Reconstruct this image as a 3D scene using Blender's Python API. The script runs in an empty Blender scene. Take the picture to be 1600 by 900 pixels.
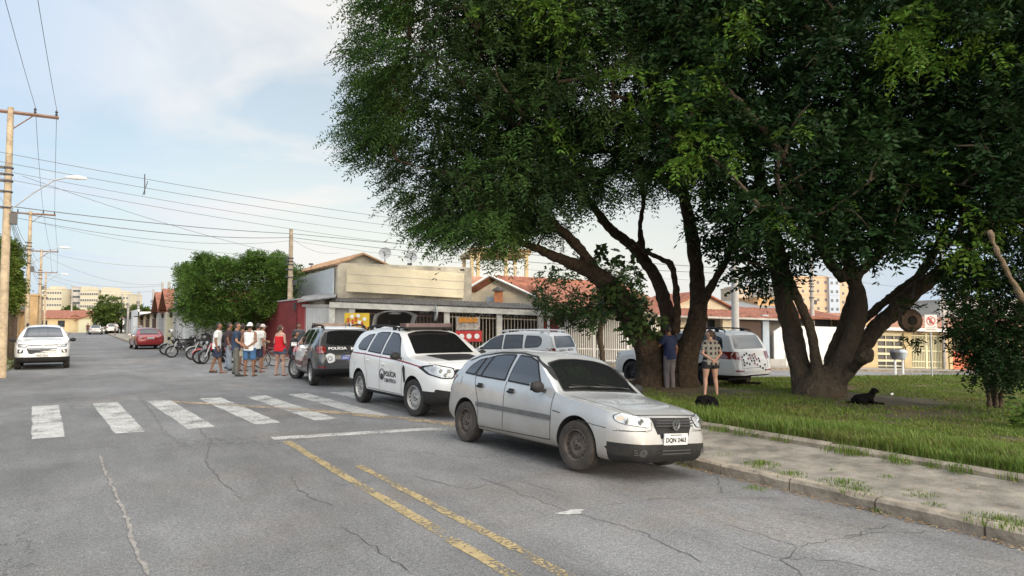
import bpy, bmesh, math, random
import numpy as np
from mathutils import Vector, Matrix, noise
from mathutils.bvhtree import BVHTree

scene = bpy.context.scene
COL = scene.collection
R = math.radians
rng = np.random.default_rng(7)
random.seed(7)

# ------------------------------------------------------------------ camera, sky, sun
CAM_H, FPX, HOR, YAW = 1.75, 1080.0, 504.0, R(31.5)
PIT = math.atan((HOR - 450) / FPX)
cam_data = bpy.data.cameras.new('camera')
cam = bpy.data.objects.new('camera', cam_data)
COL.objects.link(cam)
cam.location = (0, 0, CAM_H)
cam.rotation_euler = (R(90) + PIT, 0, -YAW)
cam_data.sensor_width = 36
cam_data.lens = 36 * FPX / 1600
cam_data.clip_start = .1
cam_data.clip_end = 3000
scene.camera = cam

SUN_EL, SUN_AZ = R(9), R(172)      # azimuth clockwise from +Y (the street runs along +Y)
world = bpy.data.worlds.new('World')
scene.world = world
world.use_nodes = True
wt = world.node_tree
wt.nodes.clear()
def wn(t, **k):
    n = wt.nodes.new(t)
    for a, b in k.items(): setattr(n, a, b)
    return n
w_out = wn('ShaderNodeOutputWorld')
w_bg = wn('ShaderNodeBackground'); w_bg.inputs[1].default_value = 1.0
sky = wn('ShaderNodeTexSky', sky_type='NISHITA', sun_disc=False)
sky.sun_elevation = SUN_EL; sky.sun_rotation = SUN_AZ
sky.air_density = 1.0; sky.dust_density = 1.5; sky.ozone_density = 1.2
skym = wn('ShaderNodeVectorMath', operation='SCALE'); skym.inputs[3].default_value = 0.135
wt.links.new(sky.outputs[0], skym.inputs[0])
tc = wn('ShaderNodeTexCoord')
sep = wn('ShaderNodeSeparateXYZ'); wt.links.new(tc.outputs['Generated'], sep.inputs[0])
zc = wn('ShaderNodeMath', operation='MAXIMUM'); zc.inputs[1].default_value = 0.0
wt.links.new(sep.outputs[2], zc.inputs[0])
za = wn('ShaderNodeMath', operation='ADD'); za.inputs[1].default_value = 0.22
wt.links.new(zc.outputs[0], za.inputs[0])
dv = wn('ShaderNodeVectorMath', operation='DIVIDE')
cz = wn('ShaderNodeCombineXYZ')
for i in range(3): wt.links.new(za.outputs[0], cz.inputs[i])
wt.links.new(tc.outputs['Generated'], dv.inputs[0]); wt.links.new(cz.outputs[0], dv.inputs[1])
n1 = wn('ShaderNodeTexNoise'); n1.inputs['Scale'].default_value = 1.05; n1.inputs['Detail'].default_value = 7
n1.inputs['Roughness'].default_value = .5; n1.inputs['Distortion'].default_value = .55
wmp = wn('ShaderNodeMapping'); wmp.inputs['Location'].default_value = (3.1, .6, 0); wmp.inputs['Scale'].default_value = (1, 1.5, 1)
wt.links.new(dv.outputs[0], wmp.inputs[0]); wt.links.new(wmp.outputs[0], n1.inputs['Vector'])
cr = wn('ShaderNodeValToRGB')
cr.color_ramp.elements[0].position = .43; cr.color_ramp.elements[0].color = (.38, .38, .38, 1)
cr.color_ramp.elements[1].position = .59; cr.color_ramp.elements[1].color = (.96, .96, .96, 1)
wt.links.new(n1.outputs[0], cr.inputs[0])
# small low cumulus wisps
n2 = wn('ShaderNodeTexNoise'); n2.inputs['Scale'].default_value = 3.4; n2.inputs['Detail'].default_value = 5
n2.inputs['Roughness'].default_value = .55
wm2 = wn('ShaderNodeMapping'); wm2.inputs['Scale'].default_value = (1, 1, 3.0); wm2.inputs['Location'].default_value = (1.7, 4.2, 0)
wt.links.new(dv.outputs[0], wm2.inputs[0]); wt.links.new(wm2.outputs[0], n2.inputs['Vector'])
cr2 = wn('ShaderNodeValToRGB')
cr2.color_ramp.elements[0].position = .60; cr2.color_ramp.elements[0].color = (0, 0, 0, 1)
cr2.color_ramp.elements[1].position = .74; cr2.color_ramp.elements[1].color = (.38, .38, .38, 1)
wt.links.new(n2.outputs[0], cr2.inputs[0])
# warm part of the cloud sheet, ahead of the camera low over the side street
dt = wn('ShaderNodeVectorMath', operation='DOT_PRODUCT')
wd = Vector((math.sin(YAW - R(2)), math.cos(YAW - R(2)), .22)).normalized()
dt.inputs[1].default_value = wd
nrm = wn('ShaderNodeVectorMath', operation='NORMALIZE'); wt.links.new(tc.outputs['Generated'], nrm.inputs[0])
wt.links.new(nrm.outputs[0], dt.inputs[0])
mr = wn('ShaderNodeMapRange'); mr.inputs[1].default_value = .80; mr.inputs[2].default_value = 1.0
mr.interpolation_type = 'SMOOTHSTEP'
wt.links.new(dt.outputs['Value'], mr.inputs[0])
ccol = wn('ShaderNodeMixRGB'); ccol.inputs[1].default_value = (.42, .51, .63, 1); ccol.inputs[2].default_value = (.66, .635, .60, 1)
wt.links.new(mr.outputs[0], ccol.inputs[0])
# unseen cloud overhead and towards the sun is boosted to light the ground
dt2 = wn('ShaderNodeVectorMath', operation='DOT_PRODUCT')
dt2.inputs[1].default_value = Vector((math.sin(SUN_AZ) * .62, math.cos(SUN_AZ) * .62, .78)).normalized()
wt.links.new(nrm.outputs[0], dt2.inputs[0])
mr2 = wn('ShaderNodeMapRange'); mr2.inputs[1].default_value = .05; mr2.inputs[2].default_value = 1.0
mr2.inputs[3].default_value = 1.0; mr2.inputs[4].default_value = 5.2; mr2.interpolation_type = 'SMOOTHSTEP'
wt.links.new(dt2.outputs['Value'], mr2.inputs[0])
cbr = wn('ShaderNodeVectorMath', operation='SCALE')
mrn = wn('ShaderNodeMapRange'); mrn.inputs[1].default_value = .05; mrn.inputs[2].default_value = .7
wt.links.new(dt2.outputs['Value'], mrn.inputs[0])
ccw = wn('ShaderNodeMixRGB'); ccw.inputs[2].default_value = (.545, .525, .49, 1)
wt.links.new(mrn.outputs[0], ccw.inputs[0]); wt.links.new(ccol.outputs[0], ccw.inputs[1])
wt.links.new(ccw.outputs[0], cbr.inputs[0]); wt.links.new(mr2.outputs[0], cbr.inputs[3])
hz = wn('ShaderNodeMapRange'); hz.inputs[1].default_value = .0; hz.inputs[2].default_value = .30; hz.inputs[3].default_value = .93; hz.inputs[4].default_value = .3
wt.links.new(zc.outputs[0], hz.inputs[0])
hm_ = wn('ShaderNodeMath', operation='MAXIMUM'); wt.links.new(cr.outputs[0], hm_.inputs[0]); wt.links.new(hz.outputs[0], hm_.inputs[1])
mixc = wn('ShaderNodeMixRGB')
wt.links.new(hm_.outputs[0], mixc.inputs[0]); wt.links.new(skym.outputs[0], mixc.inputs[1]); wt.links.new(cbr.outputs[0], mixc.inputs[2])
mixw = wn('ShaderNodeMixRGB'); mixw.inputs[2].default_value = (.56, .60, .64, 1)
wt.links.new(cr2.outputs[0], mixw.inputs[0]); wt.links.new(mixc.outputs[0], mixw.inputs[1])
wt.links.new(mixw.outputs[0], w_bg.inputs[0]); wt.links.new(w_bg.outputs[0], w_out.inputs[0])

sd = bpy.data.lights.new('sun', 'SUN'); sd.energy = 1.3; sd.angle = R(9.0); sd.color = (1, .79, .54)
so = bpy.data.objects.new('sun', sd); COL.objects.link(so)
so.location = (0, -20, 30)
to_sun = Vector((math.sin(SUN_AZ) * math.cos(SUN_EL), math.cos(SUN_AZ) * math.cos(SUN_EL), math.sin(SUN_EL)))
so.rotation_euler = to_sun.to_track_quat('Z', 'Y').to_euler()

scene.render.engine = 'CYCLES'
scene.view_settings.view_transform = 'Standard'
scene.view_settings.look = 'None'
scene.view_settings.exposure = 0.6
scene.view_settings.gamma = 1
try: scene.view_settings.use_curve_mapping = False
except Exception: pass

# ------------------------------------------------------------------ measuring
def gz(t):                                # the ground falls gently to the right of the street
    if t < 4.5: return 0.0
    if t < 8: return 0.0
    return -0.03 * (t - 8)
def cam2w(X, Y):
    return X * math.cos(YAW) + Y * math.sin(YAW), -X * math.sin(YAW) + Y * math.cos(YAW)
def P(px, py, Y):
    a = (px - 800) / FPX; b = (450 - py) / FPX
    dy = math.cos(PIT) - b * math.sin(PIT); dz = math.sin(PIT) + b * math.cos(PIT)
    k = Y / dy
    x, y = cam2w(a * k, Y)
    return Vector((x, y, CAM_H + dz * k))
def G(px, py, dz=0.0):
    z = 0.0
    for _ in range(12):
        b = (450 - py) / FPX
        dy = math.cos(PIT) - b * math.sin(PIT); d3 = math.sin(PIT) + b * math.cos(PIT)
        k = (z - CAM_H) / d3
        x, y = cam2w((px - 800) / FPX * k, dy * k)
        z = gz(x) + dz
    return Vector((x, y, z))

# ------------------------------------------------------------------ materials
MATS = {}
def mat(name, col, rough=.6, metal=0, var=0.0, vscale=3, bump=0.0, bscale=40, coat=0, spec=.5, col2=None, trans=0, island=0):
    if name in MATS: return MATS[name]
    m = bpy.data.materials.new(name); m.use_nodes = True
    nt = m.node_tree; b = nt.nodes['Principled BSDF']
    c = tuple(col) + (1,)
    b.inputs['Base Color'].default_value = c
    b.inputs['Roughness'].default_value = rough
    b.inputs['Metallic'].default_value = metal
    b.inputs['Coat Weight'].default_value = coat
    b.inputs['Coat Roughness'].default_value = .05
    b.inputs['Specular IOR Level'].default_value = spec
    co = nt.nodes.new('ShaderNodeTexCoord')
    last = None
    if var > 0 or col2:
        n = nt.nodes.new('ShaderNodeTexNoise'); n.inputs['Scale'].default_value = vscale; n.inputs['Detail'].default_value = 8
        n.inputs['Roughness'].default_value = .65
        nt.links.new(co.outputs['Object'], n.inputs['Vector'])
        mx = nt.nodes.new('ShaderNodeMixRGB')
        mx.inputs[1].default_value = tuple(max(0, x * (1 - var)) for x in col) + (1,)
        mx.inputs[2].default_value = (tuple(col2) + (1,)) if col2 else tuple(min(1, x * (1 + var)) for x in col) + (1,)
        rp = nt.nodes.new('ShaderNodeMapRange'); rp.inputs[1].default_value = .35; rp.inputs[2].default_value = .65
        nt.links.new(n.outputs[0], rp.inputs[0]); nt.links.new(rp.outputs[0], mx.inputs[0])
        last = mx.outputs[0]
    if island > 0:
        g = nt.nodes.new('ShaderNodeNewGeometry')
        hs = nt.nodes.new('ShaderNodeHueSaturation')
        mr_ = nt.nodes.new('ShaderNodeMapRange'); mr_.inputs[3].default_value = 1 - island; mr_.inputs[4].default_value = 1 + island
        nt.links.new(g.outputs['Random Per Island'], mr_.inputs[0]); nt.links.new(mr_.outputs[0], hs.inputs['Value'])
        mh = nt.nodes.new('ShaderNodeMapRange'); mh.inputs[3].default_value = .485; mh.inputs[4].default_value = .515
        nt.links.new(g.outputs['Random Per Island'], mh.inputs[0]); nt.links.new(mh.outputs[0], hs.inputs['Hue'])
        if last: nt.links.new(last, hs.inputs['Color'])
        else: hs.inputs['Color'].default_value = c
        last = hs.outputs[0]
    if last: nt.links.new(last, b.inputs['Base Color'])
    if bump > 0:
        n = nt.nodes.new('ShaderNodeTexNoise'); n.inputs['Scale'].default_value = bscale; n.inputs['Detail'].default_value = 6
        nt.links.new(co.outputs['Object'], n.inputs['Vector'])
        bp = nt.nodes.new('ShaderNodeBump'); bp.inputs['Strength'].default_value = min(1, bump); bp.inputs['Distance'].default_value = .07 if 'bark' in name else .02
        nt.links.new(n.outputs[0], bp.inputs['Height']); nt.links.new(bp.outputs[0], b.inputs['Normal'])
    if trans > 0:
        tr = nt.nodes.new('ShaderNodeBsdfTranslucent'); ms = nt.nodes.new('ShaderNodeMixShader'); ms.inputs[0].default_value = trans
        tr.inputs[0].default_value = tuple(min(1, x * 1.3) for x in col) + (1,)
        if last: nt.links.new(last, tr.inputs[0])
        o = nt.nodes['Material Output']
        nt.links.new(b.outputs[0], ms.inputs[1]); nt.links.new(tr.outputs[0], ms.inputs[2]); nt.links.new(ms.outputs[0], o.inputs[0])
    MATS[name] = m
    return m

# ------------------------------------------------------------------ mesh builder
class MB:
    def __init__(s, shear=0.0): s.v = []; s.f = []; s.m = []; s.sh = shear; s.cur = 0; s.marks = []
    def add(s, vs, fs, mi=None):
        o = len(s.v); s.marks.append((o, len(s.f)))
        for p in vs: s.v.append((p[0], p[1], p[2] + s.sh * p[0]))
        for f in fs: s.f.append(tuple(i + o for i in f)); s.m.append(s.cur if mi is None else mi)
        return s
    def box(s, x0, x1, y0, y1, z0, z1, mi=None):
        v = [(x0, y0, z0), (x1, y0, z0), (x1, y1, z0), (x0, y1, z0), (x0, y0, z1), (x1, y0, z1), (x1, y1, z1), (x0, y1, z1)]
        return s.add(v, [(0, 3, 2, 1), (4, 5, 6, 7), (0, 1, 5, 4), (1, 2, 6, 5), (2, 3, 7, 6), (3, 0, 4, 7)], mi)
    def hexa(s, v, mi=None):
        return s.add(v, [(0, 3, 2, 1), (4, 5, 6, 7), (0, 1, 5, 4), (1, 2, 6, 5), (2, 3, 7, 6), (3, 0, 4, 7)], mi)
    def slab(s, quad, th, mi=None):
        q = [Vector(p) for p in quad]; n = (q[1] - q[0]).cross(q[3] - q[0]).normalized() * th
        return s.hexa([tuple(p - n) for p in q] + [tuple(p) for p in q], mi)
    def tube(s, pts, rs, n=8, mi=None, cap=True, squash=1.0):
        pts = [Vector(p) for p in pts]
        if not hasattr(rs, '__len__'): rs = [rs] * len(pts)
        rings = []; ref = None
        for i, p in enumerate(pts):
            a = pts[max(0, i - 1)]; b = pts[min(len(pts) - 1, i + 1)]
            d = (b - a)
            d = d.normalized() if d.length > 1e-9 else Vector((0, 0, 1))
            if ref is None: ref = Vector((1, 0, 0)) if abs(d.z) > .8 else Vector((0, 0, 1))
            u = (ref - d * ref.dot(d)).normalized(); w = d.cross(u); ref = u
            rings.append([p + (u * math.cos(2 * math.pi * k / n) + w * math.sin(2 * math.pi * k / n) * squash) * rs[i] for k in range(n)])
        vs = [tuple(q) for r in rings for q in r]; fs = []
        for i in range(len(rings) - 1):
            for k in range(n):
                fs.append((i * n + k, i * n + (k + 1) % n, (i + 1) * n + (k + 1) % n, (i + 1) * n + k))
        if cap:
            fs.append(tuple(range(n - 1, -1, -1))); fs.append(tuple(range((len(rings) - 1) * n, len(rings) * n)))
        return s.add(vs, fs, mi)
    def lathe(s, prof, axis='Z', n=24, c=(0, 0, 0), mi=None):
        # prof: list of (radius, height); closed bottom/top if radius 0
        vs = []; fs = []
        for (r, h) in prof:
            for k in range(n):
                a = 2 * math.pi * k / n; x, y = r * math.cos(a), r * math.sin(a)
                if axis == 'Z': p = (x, y, h)
                elif axis == 'Y': p = (x, h, y)
                else: p = (h, x, y)
                vs.append((p[0] + c[0], p[1] + c[1], p[2] + c[2]))
        for i in range(len(prof) - 1):
            for k in range(n):
                f = (i * n + k, i * n + (k + 1) % n, (i + 1) * n + (k + 1) % n, (i + 1) * n + k)
                fs.append(f if axis != 'Y' else f[::-1])
        return s.add(vs, fs, mi)
    def ell(s, c, r, n=12, m=8, mi=None):
        vs = []; fs = []
        for i in range(m + 1):
            th = math.pi * i / m
            for k in range(n):
                a = 2 * math.pi * k / n
                vs.append((c[0] + r[0] * math.sin(th) * math.cos(a), c[1] + r[1] * math.sin(th) * math.sin(a), c[2] + r[2] * math.cos(th)))
        for i in range(m):
            for k in range(n): fs.append((i * n + k, (i + 1) * n + k, (i + 1) * n + (k + 1) % n, i * n + (k + 1) % n))
        return s.add(vs, fs, mi)
    def prism(s, poly, y0, y1, mi=None, plane='XZ'):
        n = len(poly)
        def q(a, b, d):
            return (a, d, b) if plane == 'XZ' else ((a, b, d) if plane == 'XY' else (d, a, b))
        vs = [q(a, b, y0) for a, b in poly] + [q(a, b, y1) for a, b in poly]
        fs = [tuple(range(n)), tuple(range(2 * n - 1, n - 1, -1))] + [(i, i + n, (i + 1) % n + n, (i + 1) % n) for i in range(n)]
        return s.add(vs, fs, mi)
    def each(s, name, mats, parent=None, per=1, **k):
        # one object for every separate piece (every `per` shapes added)
        cuts = s.marks[::per] + [(len(s.v), len(s.f))]; out = []
        for (v0, f0), (v1, f1) in zip(cuts, cuts[1:]):
            m = MB(); m.v = s.v[v0:v1]; m.f = [tuple(i - v0 for i in f) for f in s.f[f0:f1]]; m.m = s.m[f0:f1]; out.append(m.build(name, mats, parent, **k))
        return out
    def build(s, name, mats, parent=None, smooth=False, angle=40, loc=None, rz=0):
        me = bpy.data.meshes.new(name)
        me.from_pydata(s.v, [], s.f); 
        if not isinstance(mats, (list, tuple)): mats = [mats]
        for m in mats: me.materials.append(m)
        if len(mats) > 1: me.polygons.foreach_set('material_index', s.m)
        return link(name, me, parent, smooth, angle, loc, rz)

def link(name, me, parent=None, smooth=False, angle=40, loc=None, rz=0):
    if smooth:
        me.polygons.foreach_set('use_smooth', [True] * len(me.polygons))
        try: me.set_sharp_from_angle(angle=R(angle))
        except Exception: pass
    me.update()
    o = bpy.data.objects.new(name, me); COL.objects.link(o)
    if parent is not None: o.parent = parent
    if loc is not None: o.location = loc
    if rz: o.rotation_euler = (0, 0, rz)
    return o
def fixnormals(me):
    bm = bmesh.new(); bm.from_mesh(me); bmesh.ops.recalc_face_normals(bm, faces=bm.faces); bm.to_mesh(me); bm.free()
def tag(o, label=None, cat=None, group=None, kind=None):
    if label: o['label'] = label
    if cat: o['category'] = cat
    if group: o['group'] = group
    if kind: o['kind'] = kind
    return o
def thing(name, label, cat, loc=(0, 0, 0), rz=0, group=None):
    o = bpy.data.objects.new(name, None); COL.objects.link(o)
    o.empty_display_size = .3
    o.location = loc; o.rotation_euler = (0, 0, rz)
    return tag(o, label, cat, group)
def structure(o): o['kind'] = 'structure'; return o
def kids(o): return [c for c in COL.objects if c.parent == o]
def copy_tree(o, parent=None):
    c = o.copy(); COL.objects.link(c); c.parent = parent
    for ch in kids(o): copy_tree(ch, c)
    return c
def remesh(mb, voxel, smooth_it=2, name='tmp'):
    me = bpy.data.meshes.new(name); me.from_pydata(mb.v, [], mb.f); me.update(); fixnormals(me)
    o = bpy.data.objects.new(name, me); COL.objects.link(o)
    m = o.modifiers.new('r', 'REMESH'); m.mode = 'VOXEL'; m.voxel_size = voxel; m.adaptivity = 0
    if smooth_it:
        sm = o.modifiers.new('s', 'SMOOTH'); sm.iterations = smooth_it; sm.factor = .5
    dg = bpy.context.evaluated_depsgraph_get()
    me2 = bpy.data.meshes.new_from_object(o.evaluated_get(dg))
    bpy.data.objects.remove(o); bpy.data.meshes.remove(me)
    return me2
def text_geom(txt, height, width=None, ext=0):
    cu = bpy.data.curves.new('t', 'FONT'); cu.body = txt; cu.size = 1; cu.align_x = 'CENTER'; cu.align_y = 'CENTER'; cu.resolution_u = 3
    cu.offset = .03
    o = bpy.data.objects.new('t', cu); COL.objects.link(o)
    dg = bpy.context.evaluated_depsgraph_get(); dg.update()
    me = bpy.data.meshes.new_from_object(o.evaluated_get(dg))
    bpy.data.objects.remove(o)
    v = np.array([x.co[:] for x in me.vertices]); f = [tuple(p.vertices) for p in me.polygons]
    bpy.data.meshes.remove(me)
    lo, hi = v.min(0), v.max(0)
    v = v - (lo + hi) / 2
    sc = height / (hi[1] - lo[1]); sx = sc if width is None else width / (hi[0] - lo[0])
    return [(a[0] * sx, a[1] * sc) for a in v], f
def flat_text(txt, height, m, parent, loc, name='lettering', width=None, rot=(R(90), 0, 0)):
    v, f = text_geom(txt, height, width)
    me = bpy.data.meshes.new(name); me.from_pydata([(a, b, 0) for a, b in v], [], f); me.materials.append(m)
    o = link(name, me, parent); o.location = loc; o.rotation_euler = rot
    return o
def pchip(xs, ys):
    xs = np.array(xs, float); ys = np.array(ys, float); h = np.diff(xs); d = np.diff(ys) / h
    n = len(xs); m = np.zeros(n)
    for i in range(1, n - 1):
        if d[i - 1] * d[i] > 0:
            w1 = 2 * h[i] + h[i - 1]; w2 = h[i] + 2 * h[i - 1]
            m[i] = (w1 + w2) / (w1 / d[i - 1] + w2 / d[i])
    m[0] = d[0]; m[-1] = d[-1]
    def f(x):
        x = np.clip(x, xs[0], xs[-1]); i = np.clip(np.searchsorted(xs, x, side='right') - 1, 0, n - 2)
        t = (x - xs[i]) / h[i]
        return (2*t**3 - 3*t**2 + 1) * ys[i] + (t**3 - 2*t**2 + t) * h[i] * m[i] + (-2*t**3 + 3*t**2) * ys[i+1] + (t**3 - t**2) * h[i] * m[i+1]
    return f
# ------------------------------------------------------------------ ground, road, kerbs
def gz(t, s=0.0):
    z = 0.0 if t < 8 else -0.03 * (min(t, 95) - 8)
    if 4.7 < t:                                    # gutter dip along the near right kerb
        k = max(0.0, min(1.0, (13 - s) / 4.0)); k = k * k * (3 - 2 * k)
        d = min(t, 6.9) - 4.7
        z -= .078 * d * k * max(0.0, min(1.0, (9.5 - t) / 2.0))
    return z
def G(px, py, dz=0.0):
    z = 0.0
    for _ in range(30):
        b = (450 - py) / FPX
        dy = math.cos(PIT) - b * math.sin(PIT); d3 = math.sin(PIT) + b * math.cos(PIT)
        k = (z - CAM_H) / d3
        x, y = cam2w((px - 800) / FPX * k, dy * k)
        z = .5 * z + .5 * (gz(x, y) + dz)
    return Vector((x, y, z))

def road_material():
    m = bpy.data.materials.new('asphalt'); m.use_nodes = True; nt = m.node_tree; b = nt.nodes['Principled BSDF']
    L = nt.links.new
    def N(t, **k):
        n = nt.nodes.new(t)
        for a, c in k.items(): setattr(n, a, c)
        return n
    co = N('ShaderNodeTexCoord')
    def noise_(scale, det=6, rough=.6, loc=(0, 0, 0), sc=(1, 1, 1)):
        mp = N('ShaderNodeMapping'); mp.inputs['Location'].default_value = loc; mp.inputs['Scale'].default_value = sc
        L(co.outputs['Object'], mp.inputs[0])
        n = N('ShaderNodeTexNoise'); n.inputs['Scale'].default_value = scale; n.inputs['Detail'].default_value = det; n.inputs['Roughness'].default_value = rough
        L(mp.outputs[0], n.inputs['Vector']); return n.outputs[0]
    def ramp(v, p0, c0, p1, c1):
        r = N('ShaderNodeMapRange'); r.inputs[1].default_value = p0; r.inputs[2].default_value = p1
        r.inputs[3].default_value = c0; r.inputs[4].default_value = c1; L(v, r.inputs[0]); return r.outputs[0]
    def mul(a, c):
        n = N('ShaderNodeMath', operation='MULTIPLY')
        L(a, n.inputs[0])
        if isinstance(c, float): n.inputs[1].default_value = c
        else: L(c, n.inputs[1])
        return n.outputs[0]
    big = ramp(noise_(.22, 5, .6), .34, .74, .66, 1.2)
    mid = ramp(noise_(1.3, 7, .75, (3, 1, 0), (1, .35, 1)), .34, .8, .66, 1.18)
    grain = ramp(noise_(70, 3, .8), .34, .45, .66, 1.6)
    agg = ramp(noise_(24, 4, .8, (7, 2, 0)), .34, .72, .66, 1.3)
    v = mul(mul(mul(big, mid), grain), agg)
    # crack network
    vd = N('ShaderNodeTexVoronoi', feature='DISTANCE_TO_EDGE'); vd.inputs['Scale'].default_value = .34
    wv = N('ShaderNodeTexNoise'); wv.inputs['Scale'].default_value = 1.6; wv.inputs['Detail'].default_value = 7; wv.inputs['Roughness'].default_value = .7
    L(co.outputs['Object'], wv.inputs['Vector'])
    vm = N('ShaderNodeVectorMath', operation='SCALE'); vm.inputs[3].default_value = 1.5; L(wv.outputs['Color'], vm.inputs[0])
    va = N('ShaderNodeVectorMath', operation='ADD'); L(co.outputs['Object'], va.inputs[0]); L(vm.outputs[0], va.inputs[1])
    L(va.outputs[0], vd.inputs['Vector'])
    crk = ramp(vd.outputs['Distance'], .0015, .45, .006, 1.0)
    msk = ramp(noise_(.35, 3, .5, (11, 5, 0)), .46, 1.0, .58, 0.0)
    cm = N('ShaderNodeMixRGB'); L(msk, cm.inputs[0]); L(crk, cm.inputs[1]); cm.inputs[2].default_value = (1, 1, 1, 1)
    # alligator cracks in worn patches
    vd2 = N('ShaderNodeTexVoronoi', feature='DISTANCE_TO_EDGE'); vd2.inputs['Scale'].default_value = 2.6
    L(va.outputs[0], vd2.inputs['Vector'])
    ck2 = ramp(vd2.outputs['Distance'], .006, .6, .03, 1.0)
    mk2 = ramp(noise_(.5, 3, .5, (2, 9, 0)), .56, 1.0, .68, 0.0)
    cm2 = N('ShaderNodeMixRGB'); L(mk2, cm2.inputs[0]); cm2.inputs[1].default_value = (1, 1, 1, 1)
    L(ck2, cm2.inputs[1]); cm2.inputs[2].default_value = (1, 1, 1, 1)
    v2 = mul(mul(v, cm.outputs[0]), cm2.outputs[0])
    # smoother relaid strips: object x is across the street
    sp = N('ShaderNodeSeparateXYZ'); L(co.outputs['Object'], sp.inputs[0])
    wob = N('ShaderNodeMath', operation='ADD'); L(sp.outputs[0], wob.inputs[0]); L(ramp(noise_(.8, 4, .6), .3, -.25, .7, .25), wob.inputs[1])
    st1 = ramp(wob.outputs[0], 2.95, 1.0, 3.35, 1.14)
    st2 = ramp(wob.outputs[0], -.3, .93, .1, 1.0)
    v3 = mul(mul(v2, st1), st2)
    base = N('ShaderNodeMixRGB'); base.inputs[1].default_value = (.168, .170, .174, 1); base.inputs[2].default_value = (.19, .15, .115, 1)
    L(ramp(noise_(.33, 6, .65, (5, 8, 0)), .52, 0.0, .74, .5), base.inputs[0])
    sc = N('ShaderNodeVectorMath', operation='SCALE'); L(base.outputs[0], sc.inputs[0]); L(v3, sc.inputs[3])
    L(sc.outputs[0], b.inputs['Base Color'])
    b.inputs['Roughness'].default_value = .86; b.inputs['Specular IOR Level'].default_value = .35
    bp = N('ShaderNodeBump'); bp.inputs['Strength'].default_value = .7; bp.inputs['Distance'].default_value = .008
    L(mul(grain, agg), bp.inputs['Height']); L(bp.outputs[0], b.inputs['Normal'])
    return m
M_ROAD = road_material()
M_CONC = mat('old_concrete', (.19, .173, .147), .9, var=.45, vscale=2.4, bump=.6, bscale=45)
M_CONC2 = mat('pale_concrete', (.27, .245, .21), .9, var=.2, vscale=2.2, bump=.4, bscale=30)
M_KERB = mat('kerb_stone', (.25, .215, .17), .9, var=.35, vscale=4, bump=.8, bscale=22)
M_DIRT = mat('soil', (.17, .115, .075), .95, var=.3, vscale=3, bump=.8, bscale=30)
M_LAWN = mat('lawn_soil', (.06, .075, .024), .95, var=.35, vscale=1.2, bump=.8, bscale=25, col2=(.15, .10, .05))
M_WHITE = mat('road_paint_white', (.39, .39, .375), .8, var=.25, vscale=7, bump=.3, bscale=60)
M_YEL = mat('road_paint_yellow', (.32, .25, .13), .85, var=.2, vscale=9, bump=.3, bscale=60)

def worn_paint(m, thr=.46, sc=26):
    nt = m.node_tree; o = nt.nodes['Material Output']; b = nt.nodes['Principled BSDF']
    co = nt.nodes.new('ShaderNodeTexCoord'); n = nt.nodes.new('ShaderNodeTexNoise'); n.inputs['Scale'].default_value = sc
    n.inputs['Detail'].default_value = 9; n.inputs['Roughness'].default_value = .75
    n2_ = nt.nodes.new('ShaderNodeTexNoise'); n2_.inputs['Scale'].default_value = 1.6; n2_.inputs['Detail'].default_value = 4
    nt.links.new(co.outputs['Object'], n.inputs['Vector']); nt.links.new(co.outputs['Object'], n2_.inputs['Vector'])
    ad = nt.nodes.new('ShaderNodeMath'); ad.operation = 'MULTIPLY_ADD'; ad.inputs[1].default_value = .5
    nt.links.new(n2_.outputs[0], ad.inputs[0]); nt.links.new(n.outputs[0], ad.inputs[2])
    r = nt.nodes.new('ShaderNodeMapRange'); r.inputs[1].default_value = thr + .2; r.inputs[2].default_value = thr + .27
    nt.links.new(ad.outputs[0], r.inputs[0])
    t = nt.nodes.new('ShaderNodeBsdfTransparent'); ms = nt.nodes.new('ShaderNodeMixShader')
    nt.links.new(r.outputs[0], ms.inputs[0]); nt.links.new(t.outputs[0], ms.inputs[1]); nt.links.new(b.outputs[0], ms.inputs[2]); nt.links.new(ms.outputs[0], o.inputs[0])
worn_paint(M_WHITE, .445); worn_paint(M_YEL, .485)

def sheet(name, ts, ss, dz, m, zf=gz):
    mb = MB()
    v = [(t, s, zf(t, s) + dz) for s in ss for t in ts]; n = len(ts)
    f = [(j * n + i, j * n + i + 1, (j + 1) * n + i + 1, (j + 1) * n + i) for j in range(len(ss) - 1) for i in range(n - 1)]
    mb.add(v, f); return structure(mb.build(name, m))
sheet('ground', [-900, -200, -2.6, 8, 20, 40, 95, 300, 900], [-60, -20, 0, 40, 120, 400, 1200], -.35, mat('ground_earth', (.2, .165, .12), .95, var=.3, vscale=.2))
tt = [-2.45, 0, 2, 4.7, 5.2, 5.7, 6.2, 6.9, 7.5, 8, 8.8, 9.5, 12, 16, 20, 30, 45, 70, 95]
sheet('road', tt, [-9, -3, 0, 3, 6, 9, 9.8, 10.6, 11.4, 12.2, 13, 14, 20, 30, 44.2], 0, M_ROAD)
sheet('road', [-2.45, 0, 5.3], [44.2, 60, 100, 160, 260], 0, M_ROAD)

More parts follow.
